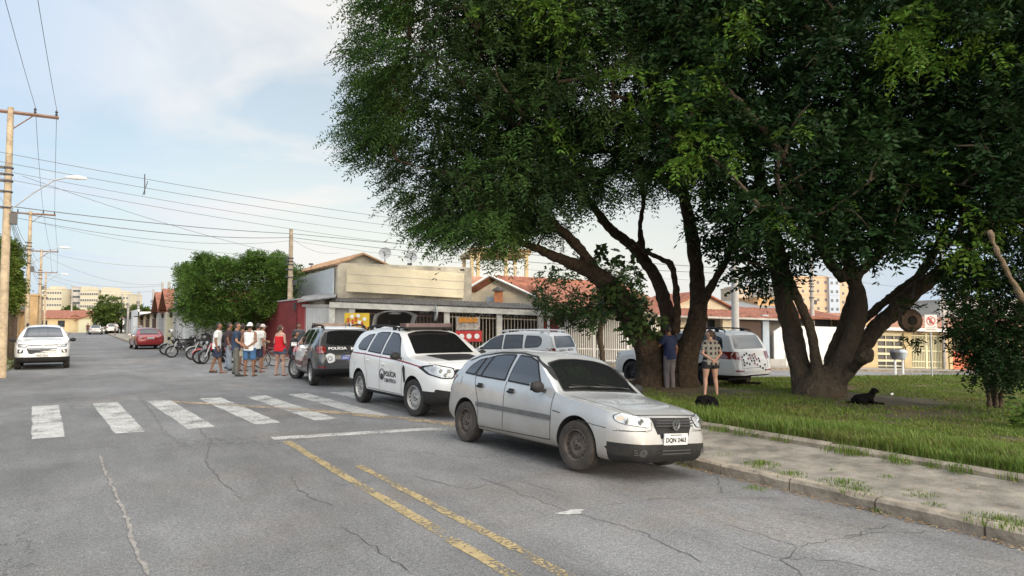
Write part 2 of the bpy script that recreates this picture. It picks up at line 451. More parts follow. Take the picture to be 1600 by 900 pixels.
def strip_poly(name, poly, m, dz, nseg=24, jag=.012):
    # painted marking following the ground; poly is four (t, s) corners
    p = [Vector((a, b)) for a, b in poly]; mb = MB(); rows = []
    for i in range(nseg + 1):
        k = i / nseg; a = p[0].lerp(p[3], k); b = p[1].lerp(p[2], k)
        j = [random.uniform(-jag, jag) for _ in range(2)]
        a = a + Vector((j[0], 0)); b = b + Vector((j[1], 0))
        row = [a.lerp(b, q / 2) for q in range(3)]
        rows += [(q.x, q.y, gz(q.x, q.y) + dz) for q in row]
    f = [(i * 3 + q, i * 3 + q + 1, i * 3 + q + 4, i * 3 + q + 3) for i in range(nseg) for q in range(2)]
    mb.add(rows, f); return structure(mb.build(name, m))
for t0 in (-.95, .13, 1.17, 2.22, 3.22, 4.2, 5.2):
    sl = (t0 + .95) * -.06
    strip_poly('crosswalk_bar', [(t0 + .28, 12.7 + sl), (t0 + .70, 12.7 + sl), (t0 + .47, 17.6 + sl), (t0, 17.6 + sl)], M_WHITE, .004)
strip_poly('stop_line', [(2.42, 10.72), (2.42, 11.02), (6.4, 10.4), (6.4, 10.12)], M_WHITE, .004, jag=0)
strip_poly('yellow_line', [(2.52, -8), (2.64, -8), (2.60, 10.5), (2.48, 10.5)], M_YEL, .004, 60)
strip_poly('yellow_line', [(2.82, -8), (2.94, -8), (2.92, 8.3), (2.82, 8.3)], M_YEL, .004, 60)
# sandy band across the street behind the stop line
ms_ = mat('sand_dust', (.36, .28, .18), .95, var=.2, vscale=3)
worn_paint(ms_, .50, 14)
pl = [G(270, 628), G(470, 640), G(600, 652), G(712, 664), G(760, 668)]
for a, b in zip(pl, pl[1:]):
    w0 = .16 if a.x < 3 else .3
    strip_poly('sand_trail', [(a.x, a.y - w0), (b.x, b.y - w0 * 1.2), (b.x, b.y + w0 * 1.2), (a.x, a.y + w0)], ms_, .008, 8, 0)

# explicit cracks and the light ridge, traced as irregular lines on the asphalt
def crackline(name, pxs, w, m, dz=.0045, jag=.035):
    pts = [G(a, b) for a, b in pxs]; dense = []
    for a, b in zip(pts, pts[1:]):
        n = max(2, int((b - a).length / .09))
        for i in range(n):
            q = a.lerp(b, i / n); dense.append(Vector((q.x + random.uniform(-jag, jag), q.y + random.uniform(-jag, jag), 0)))
    dense.append(pts[-1]); mb = MB(); rows = []
    for i, q in enumerate(dense):
        d = (dense[min(i + 1, len(dense) - 1)] - dense[max(i - 1, 0)]); d.z = 0
        nn = Vector((-d.y, d.x, 0)).normalized() * w * random.uniform(.35, 1.1) * (0.3 if i in (0, len(dense) - 1) else 1)
        for q2 in (q - nn, q + nn): rows.append((q2.x, q2.y, gz(q2.x, q2.y) + dz))
    mb.add(rows, [(2 * i, 2 * i + 1, 2 * i + 3, 2 * i + 2) for i in range(len(dense) - 1)])
    return structure(mb.build(name, m))
M_CRK = mat('crack_dark', (.055, .052, .05), .95)
for c in ([(820, 690 + 0), (760, 715), (700, 712), (560, 700)], [(740, 742), (860, 790), (1000, 830), (1100, 880)],
          [(860, 740), (1000, 738), (1090, 735)], [(940, 790), (1040, 780), (1180, 778), (1225, 780)], [(1140, 820), (1250, 855), (1340, 835), (1460, 830)],
          [(1325, 845), (1370, 825), (1400, 818)], [(1250, 855), (1225, 875), (1260, 905)], [(1150, 850), (1200, 870), (1330, 880), (1400, 900)],
          [(300, 660), (330, 690), (320, 720), (345, 755), (380, 780)], [(215, 618), (240, 648), (262, 682), (300, 700)],
          [(350, 680), (400, 690), (430, 712)], [(450, 745), (480, 775), (520, 792)], [(536, 822), (580, 850), (640, 895)],
          [(1030, 705), (1120, 745), (1130, 775)], [(880, 770), (800, 750), (730, 765), (650, 745)]):
    crackline('road_crack', c, .0045, M_CRK)
crackline('road_ridge', [(155, 712), (163, 735), (182, 775), (198, 812), (205, 840), (215, 865), (232, 900)], .020, mat('ridge_pale', (.215, .20, .185), .9, var=.35, vscale=12), .006, .014)
mb = MB()
pz = G(893, 801)
ring = [(pz.x + (.14 + .05 * math.sin(3 * a)) * math.cos(a), pz.y + (.07 + .02 * math.cos(5 * a)) * math.sin(a)) for a in [i * .35 for i in range(18)]]
mb.add([(a, b, gz(a, b) + .005) for a, b in ring], [tuple(range(18))]); structure(mb.build('paint_splash', M_WHITE))

# kerbs
def kerb(name, line, w, h, seg=1.0, m=M_KERB, base=0.0, jit=.012, zf=gz):
    mb = MB(); pts = []
    for a, b in zip(line, line[1:]):
        a = Vector(a); b = Vector(b); n = max(1, round((b - a).length / seg))
        for i in range(n): pts.append((a.lerp(b, i / n), a.lerp(b, (i + 1) / n)))
    for a, b in pts:
        d = (b - a); L_ = d.length; d.normalize(); nn = Vector((d.y, -d.x))   # to the right of travel
        a2 = a + d * .012; b2 = b - d * .012; o = nn * random.uniform(-jit, jit); hh = h + random.uniform(-jit, jit)
        za, zb = zf(a.x, a.y) + base, zf(b.x, b.y) + base
        k = 5; vs = []
        for i in range(k + 1):
            q = a2.lerp(b2, i / k) + o; z0 = za + (zb - za) * i / k; rr = random.uniform(-.008, .008); ch = .025 + random.uniform(0, .02)
            for (off, z) in ((0, -.2), (-.0 + rr, hh - ch), (ch, hh + rr), (w, hh + rr * .5), (w, -.2)):
                p = q + nn * off; vs.append((p.x, p.y, z0 + z))
        fs = [(i * 5 + j, i * 5 + j + 1, (i + 1) * 5 + j + 1, (i + 1) * 5 + j) for i in range(k) for j in range(4)]
        fs += [(0, 1, 2, 3, 4), tuple(k * 5 + j for j in (4, 3, 2, 1, 0))]
        mb.add(vs, fs)
    o = mb.build(name, m); fixnormals(o.data); return structure(o)
K1 = [(6.88, -8), (6.88, 7.2), (7.25, 9.2), (8.6, 12.2), (10.8, 15.2), (13.0, 16.9), (17, 17.4), (32, 17.0), (46, 13.2)]
kerb('kerb', K1, .16, .14, 1.0)
K2 = [(8.72, -8), (8.72, 8.2), (9.5, 11.3), (11.3, 13.9)]
GI = lambda t, s: -0.03 * (max(t, 8) - 8) + .0
kerb('lawn_kerb', K2, .12, .12, 2.4, base=0, zf=GI, jit=.02)
# pavement between the kerb and the lawn
def ribbon(name, la, lb, m, za, zb, n=60, dzf=0, cross=6, jit=0):
    def samp(line, k):
        line = [Vector(p) for p in line]; ls = [(b - a).length for a, b in zip(line, line[1:])]; tot = sum(ls); d = k * tot
        for a, b, l in zip(line, line[1:], ls):
            if d <= l + 1e-6: return a.lerp(b, d / l)
            d -= l
        return line[-1]
    mb = MB(); vs = []
    for i in range(n + 1):
        a = samp(la, i / n); b = samp(lb, i / n)
        for j in range(cross + 1):
            q = a.lerp(b, j / cross); z = za(a.x, a.y) * (1 - j / cross) + zb(b.x, b.y) * (j / cross)
            vs.append((q.x, q.y, z + dzf + random.uniform(-jit, jit)))
    w = cross + 1
    mb.add(vs, [(i * w + j, i * w + j + 1, (i + 1) * w + j + 1, (i + 1) * w + j) for i in range(n) for j in range(cross)])
    return structure(mb.build(name, m, smooth=True))
ribbon('pavement', [(7.03, -8), (7.03, 7.2), (7.4, 9.2), (8.75, 12.1), (10.9, 15.0), (13.0, 16.75)], [(8.73, -8), (8.73, 8.2), (9.5, 11.3), (11.3, 13.9), (12.2, 14.9), (13.3, 15.8)],
       M_CONC, lambda t, s: gz(t, s) + .128, lambda t, s: GI(t, s) + .03, jit=.004)
# the lawn
def gi(t, s):
    b = GI(t, s) + .10
    d1 = math.hypot(t - 13.3, s - 13.9); d2 = math.hypot(t - 15.6, s - 10.7)
    return b + .13 * math.exp(-(d1 / 1.6) ** 2) + .16 * math.exp(-(d2 / 1.9) ** 2) + .02 * math.sin(t * 1.7 + s) * math.sin(s * 1.3)
LAWN = [(8.8, -8), (8.8, 8.2), (9.6, 11.3), (11.4, 13.9), (13.3, 15.9), (17, 17.0), (32, 16.6), (46, 12.8), (46, -8)]
def inside(poly, x, y):
    c = False; j = len(poly) - 1
    for i in range(len(poly)):
        (xi, yi), (xj, yj) = poly[i], poly[j]
        if (yi > y) != (yj > y) and x < (xj - xi) * (y - yi) / (yj - yi) + xi: c = not c
        j = i
    return c
bm = bmesh.new()
f = bm.faces.new([bm.verts.new((a, b, 0)) for a, b in LAWN])
bmesh.ops.triangulate(bm, faces=bm.faces[:])
for k in np.arange(9.2, 46, .5): bmesh.ops.bisect_plane(bm, geom=bm.verts[:] + bm.edges[:] + bm.faces[:], plane_co=(k, 0, 0), plane_no=(1, 0, 0))
for k in np.arange(-7.6, 17, .5): bmesh.ops.bisect_plane(bm, geom=bm.verts[:] + bm.edges[:] + bm.faces[:], plane_co=(0, k, 0), plane_no=(0, 1, 0))
for v in bm.verts: v.co.z = gi(v.co.x, v.co.y)
me = bpy.data.meshes.new('lawn'); bm.to_mesh(me); bm.free(); me.materials.append(M_LAWN)
structure(link('lawn', me, smooth=True))

# pavements along the houses
def FY(px): return 33 + .00626 * (px - 471)
def FW(px, py=504): return P(px, py, FY(px))
fl = [FW(p) for p in (471, 515, 700, 870, 1040, 1240, 1400, 1600, 1800, 2000)]
def off(v, d): 
    n = Vector((math.sin(YAW), math.cos(YAW))); return (v.x - n.x * d, v.y - n.y * d)
la = [off(v, 2.3) for v in fl]; lb = [off(v, -.1) for v in fl]
ribbon('pavement', la, lb, M_CONC2, lambda t, s: gz(t, s) + .11, lambda t, s: gz(t, s) + .13)
kerb('kerb', [off(v, 2.3) for v in fl][::-1], .12, .11, 1.0)
ribbon('pavement', [(5.0, 43.5), (4.9, 58), (3.3, 66), (2.8, 100), (2.8, 230)], [(5.4, 43.5), (5.4, 58), (5.4, 66), (5.4, 100), (5.4, 230)], M_CONC2, lambda t, s: .12, lambda t, s: .13)
kerb('kerb', [(4.9, 43.4), (4.8, 58), (3.15, 66), (2.65, 100), (2.65, 230)], .15, .13, 2)
ribbon('pavement', [(5.3, 34.4), (5.3, 43.6)], [(8.5, 33.3), (8.5, 44)], M_CONC2, lambda t, s: .012, lambda t, s: .03)
ribbon('pavement', [(-5.0, 12), (-5.0, 230)], [(-2.62, 12), (-2.62, 230)], M_CONC2, lambda t, s: .13, lambda t, s: .12)
kerb('kerb', [(-2.45, 230), (-2.45, 12)], .16, .13, 1.5)

# ------------------------------------------------------------------ grass
def blades(name, pts, h, w, m, lean=.45, label=None):
    n = len(pts); pts = np.array(pts)
    a = rng.uniform(0, 2 * np.pi, n); hh = np.array(h) * rng.uniform(.6, 1.25, n); ww = np.array(w) * rng.uniform(.7, 1.2, n)
    lx = np.cos(a); ly = np.sin(a); le = rng.uniform(.1, 1, n) * lean * hh
    bx, by = -ly * ww / 2, lx * ww / 2
    v = np.zeros((n, 5, 3))
    v[:, 0] = pts + np.stack([bx, by, -.01 + 0 * bx], 1); v[:, 1] = pts - np.stack([bx, by, .01 + 0 * bx], 1)
    mid = pts + np.stack([lx * le * .35, ly * le * .35, hh * .6], 1)
    v[:, 2] = mid - np.stack([bx, by, 0 * bx], 1) * .75; v[:, 3] = mid + np.stack([bx, by, 0 * bx], 1) * .75
    v[:, 4] = pts + np.stack([lx * le, ly * le, hh * (1 - .15 * rng.uniform(0, 1, n))], 1)
    idx = np.arange(n)[:, None] * 5
    q = (idx + np.array([[0, 1, 2, 3]])).ravel(); t3 = (idx + np.array([[3, 2, 4]])).ravel()
    me = bpy.data.meshes.new(name); me.vertices.add(n * 5); me.vertices.foreach_set('co', v.ravel())
    me.loops.add(n * 7); me.polygons.add(n * 2)
    me.loops.foreach_set('vertex_index', np.concatenate([q, t3]))
    ls = np.concatenate([np.arange(n) * 4, n * 4 + np.arange(n) * 3]); me.polygons.foreach_set('loop_start', ls)
    try: me.polygons.foreach_set('loop_total', np.concatenate([np.full(n, 4), np.full(n, 3)]))
    except Exception: pass
    me.materials.append(m); me.update(calc_edges=True); me.validate()
    o = link(name, me)
    tag(o, label, 'grass', kind='stuff'); return o
M_GR = mat('grass_green', (.15, .245, .036), .55, var=.35, vscale=.8, trans=.3, island=.3, col2=(.14, .19, .035), spec=.3)
M_GD = mat('grass_dry', (.17, .17, .055), .7, var=.3, vscale=.8, trans=.25, island=.3, spec=.2)
pts = []; hs = []; ws = []
N_ = 0
while N_ < 185000:
    # denser near the camera: sample in camera depth
    Y = 6.2 + (33 - 6.2) * random.random() ** 1.9; X = random.uniform(.03 * Y, 1.05 * Y)
    t, s = cam2w(X, Y)
    if not inside(LAWN, t, s): continue
    nz = noise.noise(Vector((t * .45, s * .45, 0))); nz2 = noise.noise(Vector((t * 1.7, s * 1.7, 3)))
    d1 = math.hypot(t - 13.6, s - 13.2); d2 = math.hypot((t - 16.3) / 1.5, (s - 9.4)); 
    bare = max(math.exp(-(d1 / 1.5) ** 2), math.exp(-(d2 / 1.35) ** 2), .6 * math.exp(-(math.hypot((t - 14.5) / 2.6, (s - 7.6) / .8)) ** 2), .75 * math.exp(-(((t - 19) / 3) ** 2 + ((s - 5.5) / 1.2) ** 2)))
    if random.random() < bare * 1.25 + max(0, nz2 - .1) * 1.4 + (.25 if t > 11.5 else 0): continue
    edge = min(1, max(0, (11.2 - t) / 1.6)) if t < 12 else 0
    h = .055 + .025 * nz + (.13 + .12 * nz2) * edge + (.06 if s > 13.5 and t > 17 else 0)
    if Y > 16: h *= .9
    pts.append((t, s, gi(t, s))); hs.append(max(.035, h)); ws.append(.006 + .0007 * Y); N_ += 1
dry = [noise.noise(Vector((p[0] * .7, p[1] * .7, 9))) + random.uniform(-.45, .45) > .22 for p in pts]
sel = lambda l, k: [a for a, b in zip(l, dry) if b == k]
blades('grass', sel(pts, False), sel(hs, False), sel(ws, False), M_GR, .6, 'green lawn grass under the big trees, tall along the lawn kerb')
blades('dry_grass', sel(pts, True), [h * .8 for h in sel(hs, True)], sel(ws, True), M_GD, .9, 'yellowish dry grass mixed into the lawn')
# tufts along the kerbs, and at the left pole
pts = []; hs = []
def tuft(c, r, n, h, z=None):
    for _ in range(n):
        a = random.uniform(0, 6.3); q = r * random.random() ** .7
        x, y = c[0] + q * math.cos(a), c[1] + q * math.sin(a)
        pts.append((x, y, c[2])); hs.append(h * (1.1 - .6 * q / r))
for px, py, r, n, h in [(1190, 728, .25, 420, .13), (1235, 742, .22, 260, .09), (1315, 757, .28, 420, .11), (1345, 768, .25, 260, .08), (1270, 762, .12, 90, .06), (1440, 775, .2, 180, .09),
                        (1385, 745, .1, 50, .06), (1300, 735, .08, 40, .05), (1380, 800, .14, 200, .13), (1560, 815, .3, 420, .10), (1595, 825, .2, 250, .1), (1085, 728, .25, 380, .12), (1105, 722, .2, 160, .07),
                        (1180, 765, .15, 140, .08), (1130, 713, .18, 110, .07), (1460, 790, .12, 90, .07), (1420, 768, .09, 60, .06)]:
    c = G(px, py, .125)
    if c.x < 6.95: c = G(px, py)
    tuft(c, r, int(n * .6), h * .62)
for _ in range(40):
    s = random.uniform(1, 8); c = (8.62 + random.uniform(-.08, .1), s, .03); tuft(c, .14, 40, random.uniform(.06, .16))
for _ in range(26):
    s = random.uniform(16, 60); c = (-2.7 - random.random() ** 2 * 1.6, s, .12); tuft(c, .5, 190, random.uniform(.15, .5))
for _ in range(40):
    s = random.uniform(24, 31); c = (-2.7 - random.random() * 1.5, s, .12); tuft(c, .4, 160, random.uniform(.3, .85))
blades('weeds', pts, hs, [.009] * len(pts), M_GR, .8, 'ragged weeds growing along the kerbs and from cracks in the pavement')
# litter of dry leaves along the gutter and on the bare soil
mb = MB()
def leaf_at(c, sz):
    a = random.uniform(0, 6.3); u = Vector((math.cos(a), math.sin(a), random.uniform(-.3, .3))) * sz; w = Vector((-math.sin(a), math.cos(a), random.uniform(-.3, .3))) * sz * .45
    c = Vector(c); mb.add([tuple(c - u), tuple(c - w), tuple(c + u), tuple(c + w)], [(0, 1, 2, 3)], random.choice((0, 0, 1)))
for _ in range(1500):
    s = random.uniform(1.5, 9); t = 6.86 - abs(random.gauss(0, .09)); leaf_at((t, s, gz(t, s) + random.uniform(.006, .02)), random.uniform(.008, .022))
for _ in range(1400):
    s = random.uniform(1.5, 10); t = random.uniform(7.1, 8.7); leaf_at((t, s, .06 + .02 * random.random()), random.uniform(.006, .018))
for _ in range(1600):
    d = random.choice(((13.6, 13.2, 1.6), (16.3, 9.4, 2.2), (19, 5.5, 2.6))); t = random.gauss(d[0], d[2]); s = random.gauss(d[1], d[2] * .8)
    if inside(LAWN, t, s): leaf_at((t, s, gi(t, s) + .015), random.uniform(.012, .03))
tag(mb.build('leaf_litter', [mat('dry_leaf', (.20, .11, .05), .8, island=.4), mat('pale_leaf', (.30, .22, .11), .8, island=.4)]), 'dry fallen leaves gathered in the gutter and on the bare soil', 'leaves', kind='stuff')
# ------------------------------------------------------------------ buildings
M_RED = mat('red_wall', (.19, .028, .03), .8, var=.22, vscale=1.4, bump=.3)
M_GREY = mat('grey_render', (.40, .39, .37), .9, var=.2, vscale=1.5, bump=.3)
M_WW = mat('white_render', (.66, .665, .66), .85, var=.2, vscale=1.6, bump=.3)
M_CREAM = mat('cream_render', (.62, .55, .42), .85, var=.12, vscale=1.2, bump=.3)
M_OCH = mat('ochre_render', (.42, .29, .15), .85, var=.2, vscale=1.2, bump=.3)
M_YELW = mat('yellow_render', (.50, .40, .23), .85, var=.15, vscale=1.2, bump=.3)
M_TILE = mat('clay_tiles', (.25, .095, .058), .85, var=.4, vscale=2.5, bump=.5, bscale=14)
M_TILE2 = mat('old_tiles', (.35, .21, .12), .9, var=.4, vscale=2.2, bump=.5, bscale=14)
M_CORR = mat('weathered_sheet', (.07, .064, .06), .9, var=.4, vscale=2)
M_DARKM = mat('dark_metal', (.05, .05, .055), .5)
M_BROWN = mat('brown_metal', (.10, .06, .045), .6)
M_GALV = mat('galvanised', (.42, .43, .44), .5, metal=.3, var=.1)
M_WMET = mat('white_metal', (.66, .67, .67), .45)
M_CRM = mat('cream_metal', (.60, .56, .38), .5)
M_GABLE = mat('dark_gable', (.09, .08, .07), .9)  # even dark brown tone, used on the carport gables
M_SIGN = mat('sign_sheet', (.68, .60, .43), .22, var=.12, vscale=.9, metal=.25, bump=.5, bscale=.9, spec=.6)
M_PANE = mat('window_pane', (.03, .035, .04), .08, spec=.6)
M_BLUE = mat('blue_grey_render', (.36, .43, .50), .85, var=.1)
M_CONCP = mat('concrete_pole', (.36, .34, .31), .9, var=.2, vscale=5, bump=.3)
M_WOODP = mat('brown_pole', (.40, .32, .22), .9, var=.3, vscale=5, bump=.4, bscale=30)  # warm brown base colour of the street poles, varied at random

def frame(A, B):
    d = B - A; return math.atan2(d.y, d.x), math.hypot(d.x, d.y)
def rel(root, p):      # world point into a root's local space
    q = Vector(p) - root.location; a = -root.rotation_euler.z
    return Vector((q.x * math.cos(a) - q.y * math.sin(a), q.x * math.sin(a) + q.y * math.cos(a), q.z))
def bars(mb, x0, x1, y, z0, z1, step=.13, w=.03, d=.03, mi=0, rails=(0.06, .94)):
    n = max(1, round((x1 - x0) / step))
    for i in range(n + 1):
        x = x0 + (x1 - x0) * i / n; mb.box(x - w / 2, x + w / 2, y, y + d, z0, z1, mi)
    for r in rails:
        z = z0 + (z1 - z0) * r; mb.box(x0, x1, y - .012, y + d + .012, z - .03, z + .03, mi)
def tiled(mb, p00, p10, p11, p01, th=.07, pitch=.22, amp=.035, mi=0, rows=10):
    # corrugated tile slope: p00->p10 is the eave, p01->p11 the ridge
    p00, p10, p11, p01 = map(Vector, (p00, p10, p11, p01))
    n = (p10 - p00).cross(p01 - p00).normalized()
    if n.z < 0: n = -n
    L_ = (p10 - p00).length; nc = min(220, max(8, int(L_ / pitch) * 4)); vs = []
    for j in range(rows + 1):
        kj = j / rows
        for i in range(nc + 1):
            ki = i / nc; q = p00.lerp(p10, ki).lerp(p01.lerp(p11, ki), kj)
            h = amp * abs(math.sin(ki * L_ / pitch * math.pi)) + random.uniform(-.008, .008)
            vs.append(tuple(q + n * h))
    w = nc + 1; fs = [(j * w + i, j * w + i + 1, (j + 1) * w + i + 1, (j + 1) * w + i) for j in range(rows) for i in range(nc)]
    o = len(vs)
    for q in (p00, p10, p11, p01): vs.append(tuple(q - n * th))
    fs += [(o, o + 1, o + 2, o + 3)]
    top = list(range(0, w)); fs += [tuple([o] + top + [o + 1])]
    top2 = [rows * w + i for i in range(w)]; fs += [tuple([o + 3] + top2 + [o + 2])]
    fs += [tuple([o] + [j * w for j in range(rows + 1)] + [o + 3]), tuple([o + 1] + [j * w + nc for j in range(rows + 1)] + [o + 2])]
    mb.add(vs, fs, mi)

# --- red street wall at the corner
A0 = P(471, 504, 33); A0.z = 0
rw = thing('street_wall', 'red rendered street wall with a small grey box at its corner, beside the metal gate', 'wall', (A0.x, A0.y, 0), R(90))
mb = MB(); mb.box(0, 11.5, 0, .2, 0, 2.82); mb.box(-.02, .1, -.32, .2, 0, 2.86); mb.build('wall', M_RED, rw)
MB().box(0, 11.5, -.03, .23, 2.83, 2.9).build('coping', M_GREY, rw)
MB().box(.25, .45, .205, .28, 2.35, 2.7).build('meter_box', M_DARKM, rw)
# --- corner shop with canopy
SA, SB = P(515, 504, 33.3), P(872, 504, 35.5); ang, Ls = frame(SA, SB)
shop = thing('corner_shop', 'long low corner shop with a blank pale sign board above a dark canopy roof', 'shop', (SA.x, SA.y, -.03), ang)
sh = -.40 / Ls
mb = MB(sh)
mb.box(0, Ls, -.3, .05, 2.50, 2.76); mb.build('canopy_beam', mat('beam_cream', (.46, .445, .40), .85, var=.25, vscale=1.5), shop)
mb = MB(sh); mb.add([(0, -.2, 2.77), (Ls, -.2, 2.77), (Ls, 2.6, 3.12), (0, 2.6, 3.12)], [(0, 1, 2, 3)])
tiled(mb, (0, -.1, 2.82), (Ls, -.1, 2.82), (Ls, 1.6, 3.12), (0, 1.6, 3.12), amp=.04, pitch=.18); mb.build('canopy_roof', M_CORR, shop)
mb = MB(sh)
px2u = lambda px: (px - 515) / 357 * Ls
for u in (0.12, px2u(545) + .1, px2u(692), px2u(775), px2u(842)): mb.box(u - .14, u + .14, -.2, .08, 0, 2.5)
mb.each('pillar', MATS['beam_cream'], shop)
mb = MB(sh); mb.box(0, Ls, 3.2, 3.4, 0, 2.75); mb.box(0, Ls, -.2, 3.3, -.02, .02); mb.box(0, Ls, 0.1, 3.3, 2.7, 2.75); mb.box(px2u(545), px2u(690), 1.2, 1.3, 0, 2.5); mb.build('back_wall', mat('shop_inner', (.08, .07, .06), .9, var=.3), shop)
mb = MB(sh); mb.box(px2u(522), px2u(546), 0, .06, 0, 2.48); mb.build('grey_panel', M_GREY, shop)
mb = MB(sh); bars(mb, px2u(549), px2u(689), 0, 0, 2.42, .17, .03); mb.build('gate_bars', M_BROWN, shop)
mb = MB(sh); bars(mb, px2u(696), px2u(771), 0, 0, 2.42, .17, .028); bars(mb, px2u(779), px2u(838), 0, 0, 2.42, .17, .028); mb.build('gate_bars', mat('tan_metal', (.42, .36, .27), .6), shop)
mb = MB(sh); mb.box(px2u(846), px2u(872), -.1, .1, 0, 2.47); mb.build('red_pillar', M_RED, shop)
mb = MB(sh); mb.box(px2u(853), px2u(857), -.15, -.1, 1.2, 2.4); mb.build('downpipe', M_WMET, shop)
for px in (628, 655, 662, 735, 750, 762, 792, 806, 818):
    u = px2u(px); m_ = MB(sh); m_.lathe([(.02, 2.52), (.05, 2.49), (.16, 2.42), (.165, 2.41), (.02, 2.44)], n=12, c=(u, .5, 0)); m_.build('lamp_shade', M_WMET, shop, smooth=True)
# left gate bay
mb = MB(); 
GA, GB = P(474, 504, 33.05), P(514, 504, 33.3)
sg = thing('metal_gate', 'tall grey ribbed metal gate between the red wall and the shop canopy', 'gate', (GA.x, GA.y, 0), frame(GA, GB)[0])
Lg = frame(GA, GB)[1]
for i in range(int(Lg / .11)): mb.box(i * .11, i * .11 + .075, 0, .04, .05, 2.5)
mb.box(0, Lg, .04, .06, .05, 2.5); mb.build('gate_leaf', M_GALV, sg)
mb = MB(); mb.box(-.1, Lg + .1, -.05, .1, 2.5, 2.62); mb.build('lintel', M_GREY, sg)
mb = MB(); mb.slab([(-.25, -.5, 2.75), (Lg + .3, -.3, 3.0), (Lg + .3, 2.5, 3.35), (-.25, 2.5, 3.1)], .06); mb.build('roof_sheet', mat('grey_sheet', (.2, .2, .2), .8, var=.3), sg)
# upper volume (front wall with the sign, side wall, gable)
C1 = P(528, 408, 34.2); C2 = P(737, 421, 37.4); zt = 4.72
back = Vector((0, 1, 0))
def wpoly(root, name, polys, m, smooth=False):
    mb = MB()
    for q in polys:
        o = len(mb.v); mb.v += [tuple(rel(root, p)) for p in q]; mb.f.append(tuple(range(o, o + len(q)))); mb.m.append(0)
    o = mb.build(name, m, root, smooth); return o
c1 = Vector((C1.x, C1.y, 0)); c2 = Vector((C2.x, C2.y, 0)); c3 = c2 + back * 8.5; c4 = c1 + back * 8.5
def up(p, z): return Vector((p.x, p.y, z))
wpoly(shop, 'upper_wall', [[up(c1, 2.4), up(c2, 2.2), up(c2, zt), up(c1, zt)], [up(c4, 2.4), up(c1, 2.4), up(c1, zt), up(c4, zt - .1)], [up(c2, 2.2), up(c3, 2.2), up(c3, zt), up(c2, zt)], [up(c3, 2.2), up(c4, 2.2), up(c4, zt), up(c3, zt)]], mat('stained_cream', (.46, .41, .32), .9, var=.35, vscale=.9, bump=.3))
nrm_ = Vector(((c2 - c1).y, -(c2 - c1).x, 0)).normalized()
k1 = c1.lerp(c2, .47 / 7) ; 
mb = MB(); S = [P(542, 413.3, 34.0), P(725.6, 427, 37.0), P(724.4, 465.6, 37.0), P(541, 455.1, 34.0)]
q = [rel(shop, p) for p in (S[3], S[2], S[1], S[0])]; nn = Vector((0, .12, 0))
mb.hexa([tuple(p) for p in (q[0], q[1], q[1] + nn, q[0] + nn, q[3], q[2], q[2] + nn, q[3] + nn)])
o = mb.build('sign_board', M_SIGN, shop); fixnormals(o.data)
mb = MB()
for k in (.33, .66): 
    a_ = q[0].lerp(q[3], k); b_ = q[1].lerp(q[2], k); mb.tube([tuple(a_ - Vector((0, .012, 0))), tuple(b_ - Vector((0, .012, 0)))], .008, 4)
mb.build('board_seam', M_GREY, shop)
side = [P(467, 0, 40.3), P(527, 0, 34.4)]
mb = MB(); sx = c1.x - .06
for z0, z1, y0, y1 in ((3.05, 4.35, c1.y + .35, c1.y + 7.2),):
    pts4 = [Vector((sx, y1, z0)), Vector((sx, y0, z0 - .12)), Vector((sx, y0, z1 + .12)), Vector((sx, y1, z1))]
    r_ = [rel(shop, p) for p in pts4]; dd = rel(shop, Vector((sx - .08, y0, z0))) - rel(shop, Vector((sx, y0, z0)))
    mb.hexa([tuple(p) for p in (r_[0], r_[1], r_[1] + dd, r_[0] + dd, r_[3], r_[2], r_[2] + dd, r_[3] + dd)])
o = mb.build('side_panel', mat('pale_blue_panel', (.50, .54, .57), .5, var=.08), shop); fixnormals(o.data)
# gable with worn tiles
g0, g1, gk = P(532, 411, 34.5), P(602, 414, 35.6), P(566, 400, 35.0)
gz0 = zt + .02; ga = up(g0, gz0); gb = up(g1, gz0); gpk = up(gk, 5.22)
wpoly(shop, 'gable_wall', [[ga, gb, gpk]], mat('stained_cream', (.5, .42, .29)))
mb = MB(); bk = back * 8.6
ov = Vector((0, -.25, 0))
r = lambda p: rel(shop, p)
tiled(mb, r(ga + ov + Vector((-.35, 0, -.1))), r(ga + bk + Vector((-.35, 0, -.1))), r(gpk + bk + Vector((0, 0, .05))), r(gpk + ov + Vector((0, 0, .05))), mi=0)
tiled(mb, r(gb + ov + Vector((.35, 0, -.1))), r(gb + bk + Vector((.35, 0, -.1))), r(gpk + bk + Vector((0, 0, .05))), r(gpk + ov + Vector((0, 0, .05))), mi=0)
o = mb.build('roof', M_TILE2, shop)
mb = MB()
for px, py, Y in ((640, 414, 36), (690, 420, 36.8), (722, 423, 37.2), (486, 414, 39), (470, 416, 40)):
    p = rel(shop, P(px, py, Y)); mb.tube([tuple(p - Vector((0, 0, .35))), tuple(p)], .02, 5); mb.box(p.x - .12, p.x + .12, p.y - .08, p.y + .08, p.z, p.z + .09)
mb.each('floodlight', M_DARKM, shop, 2)
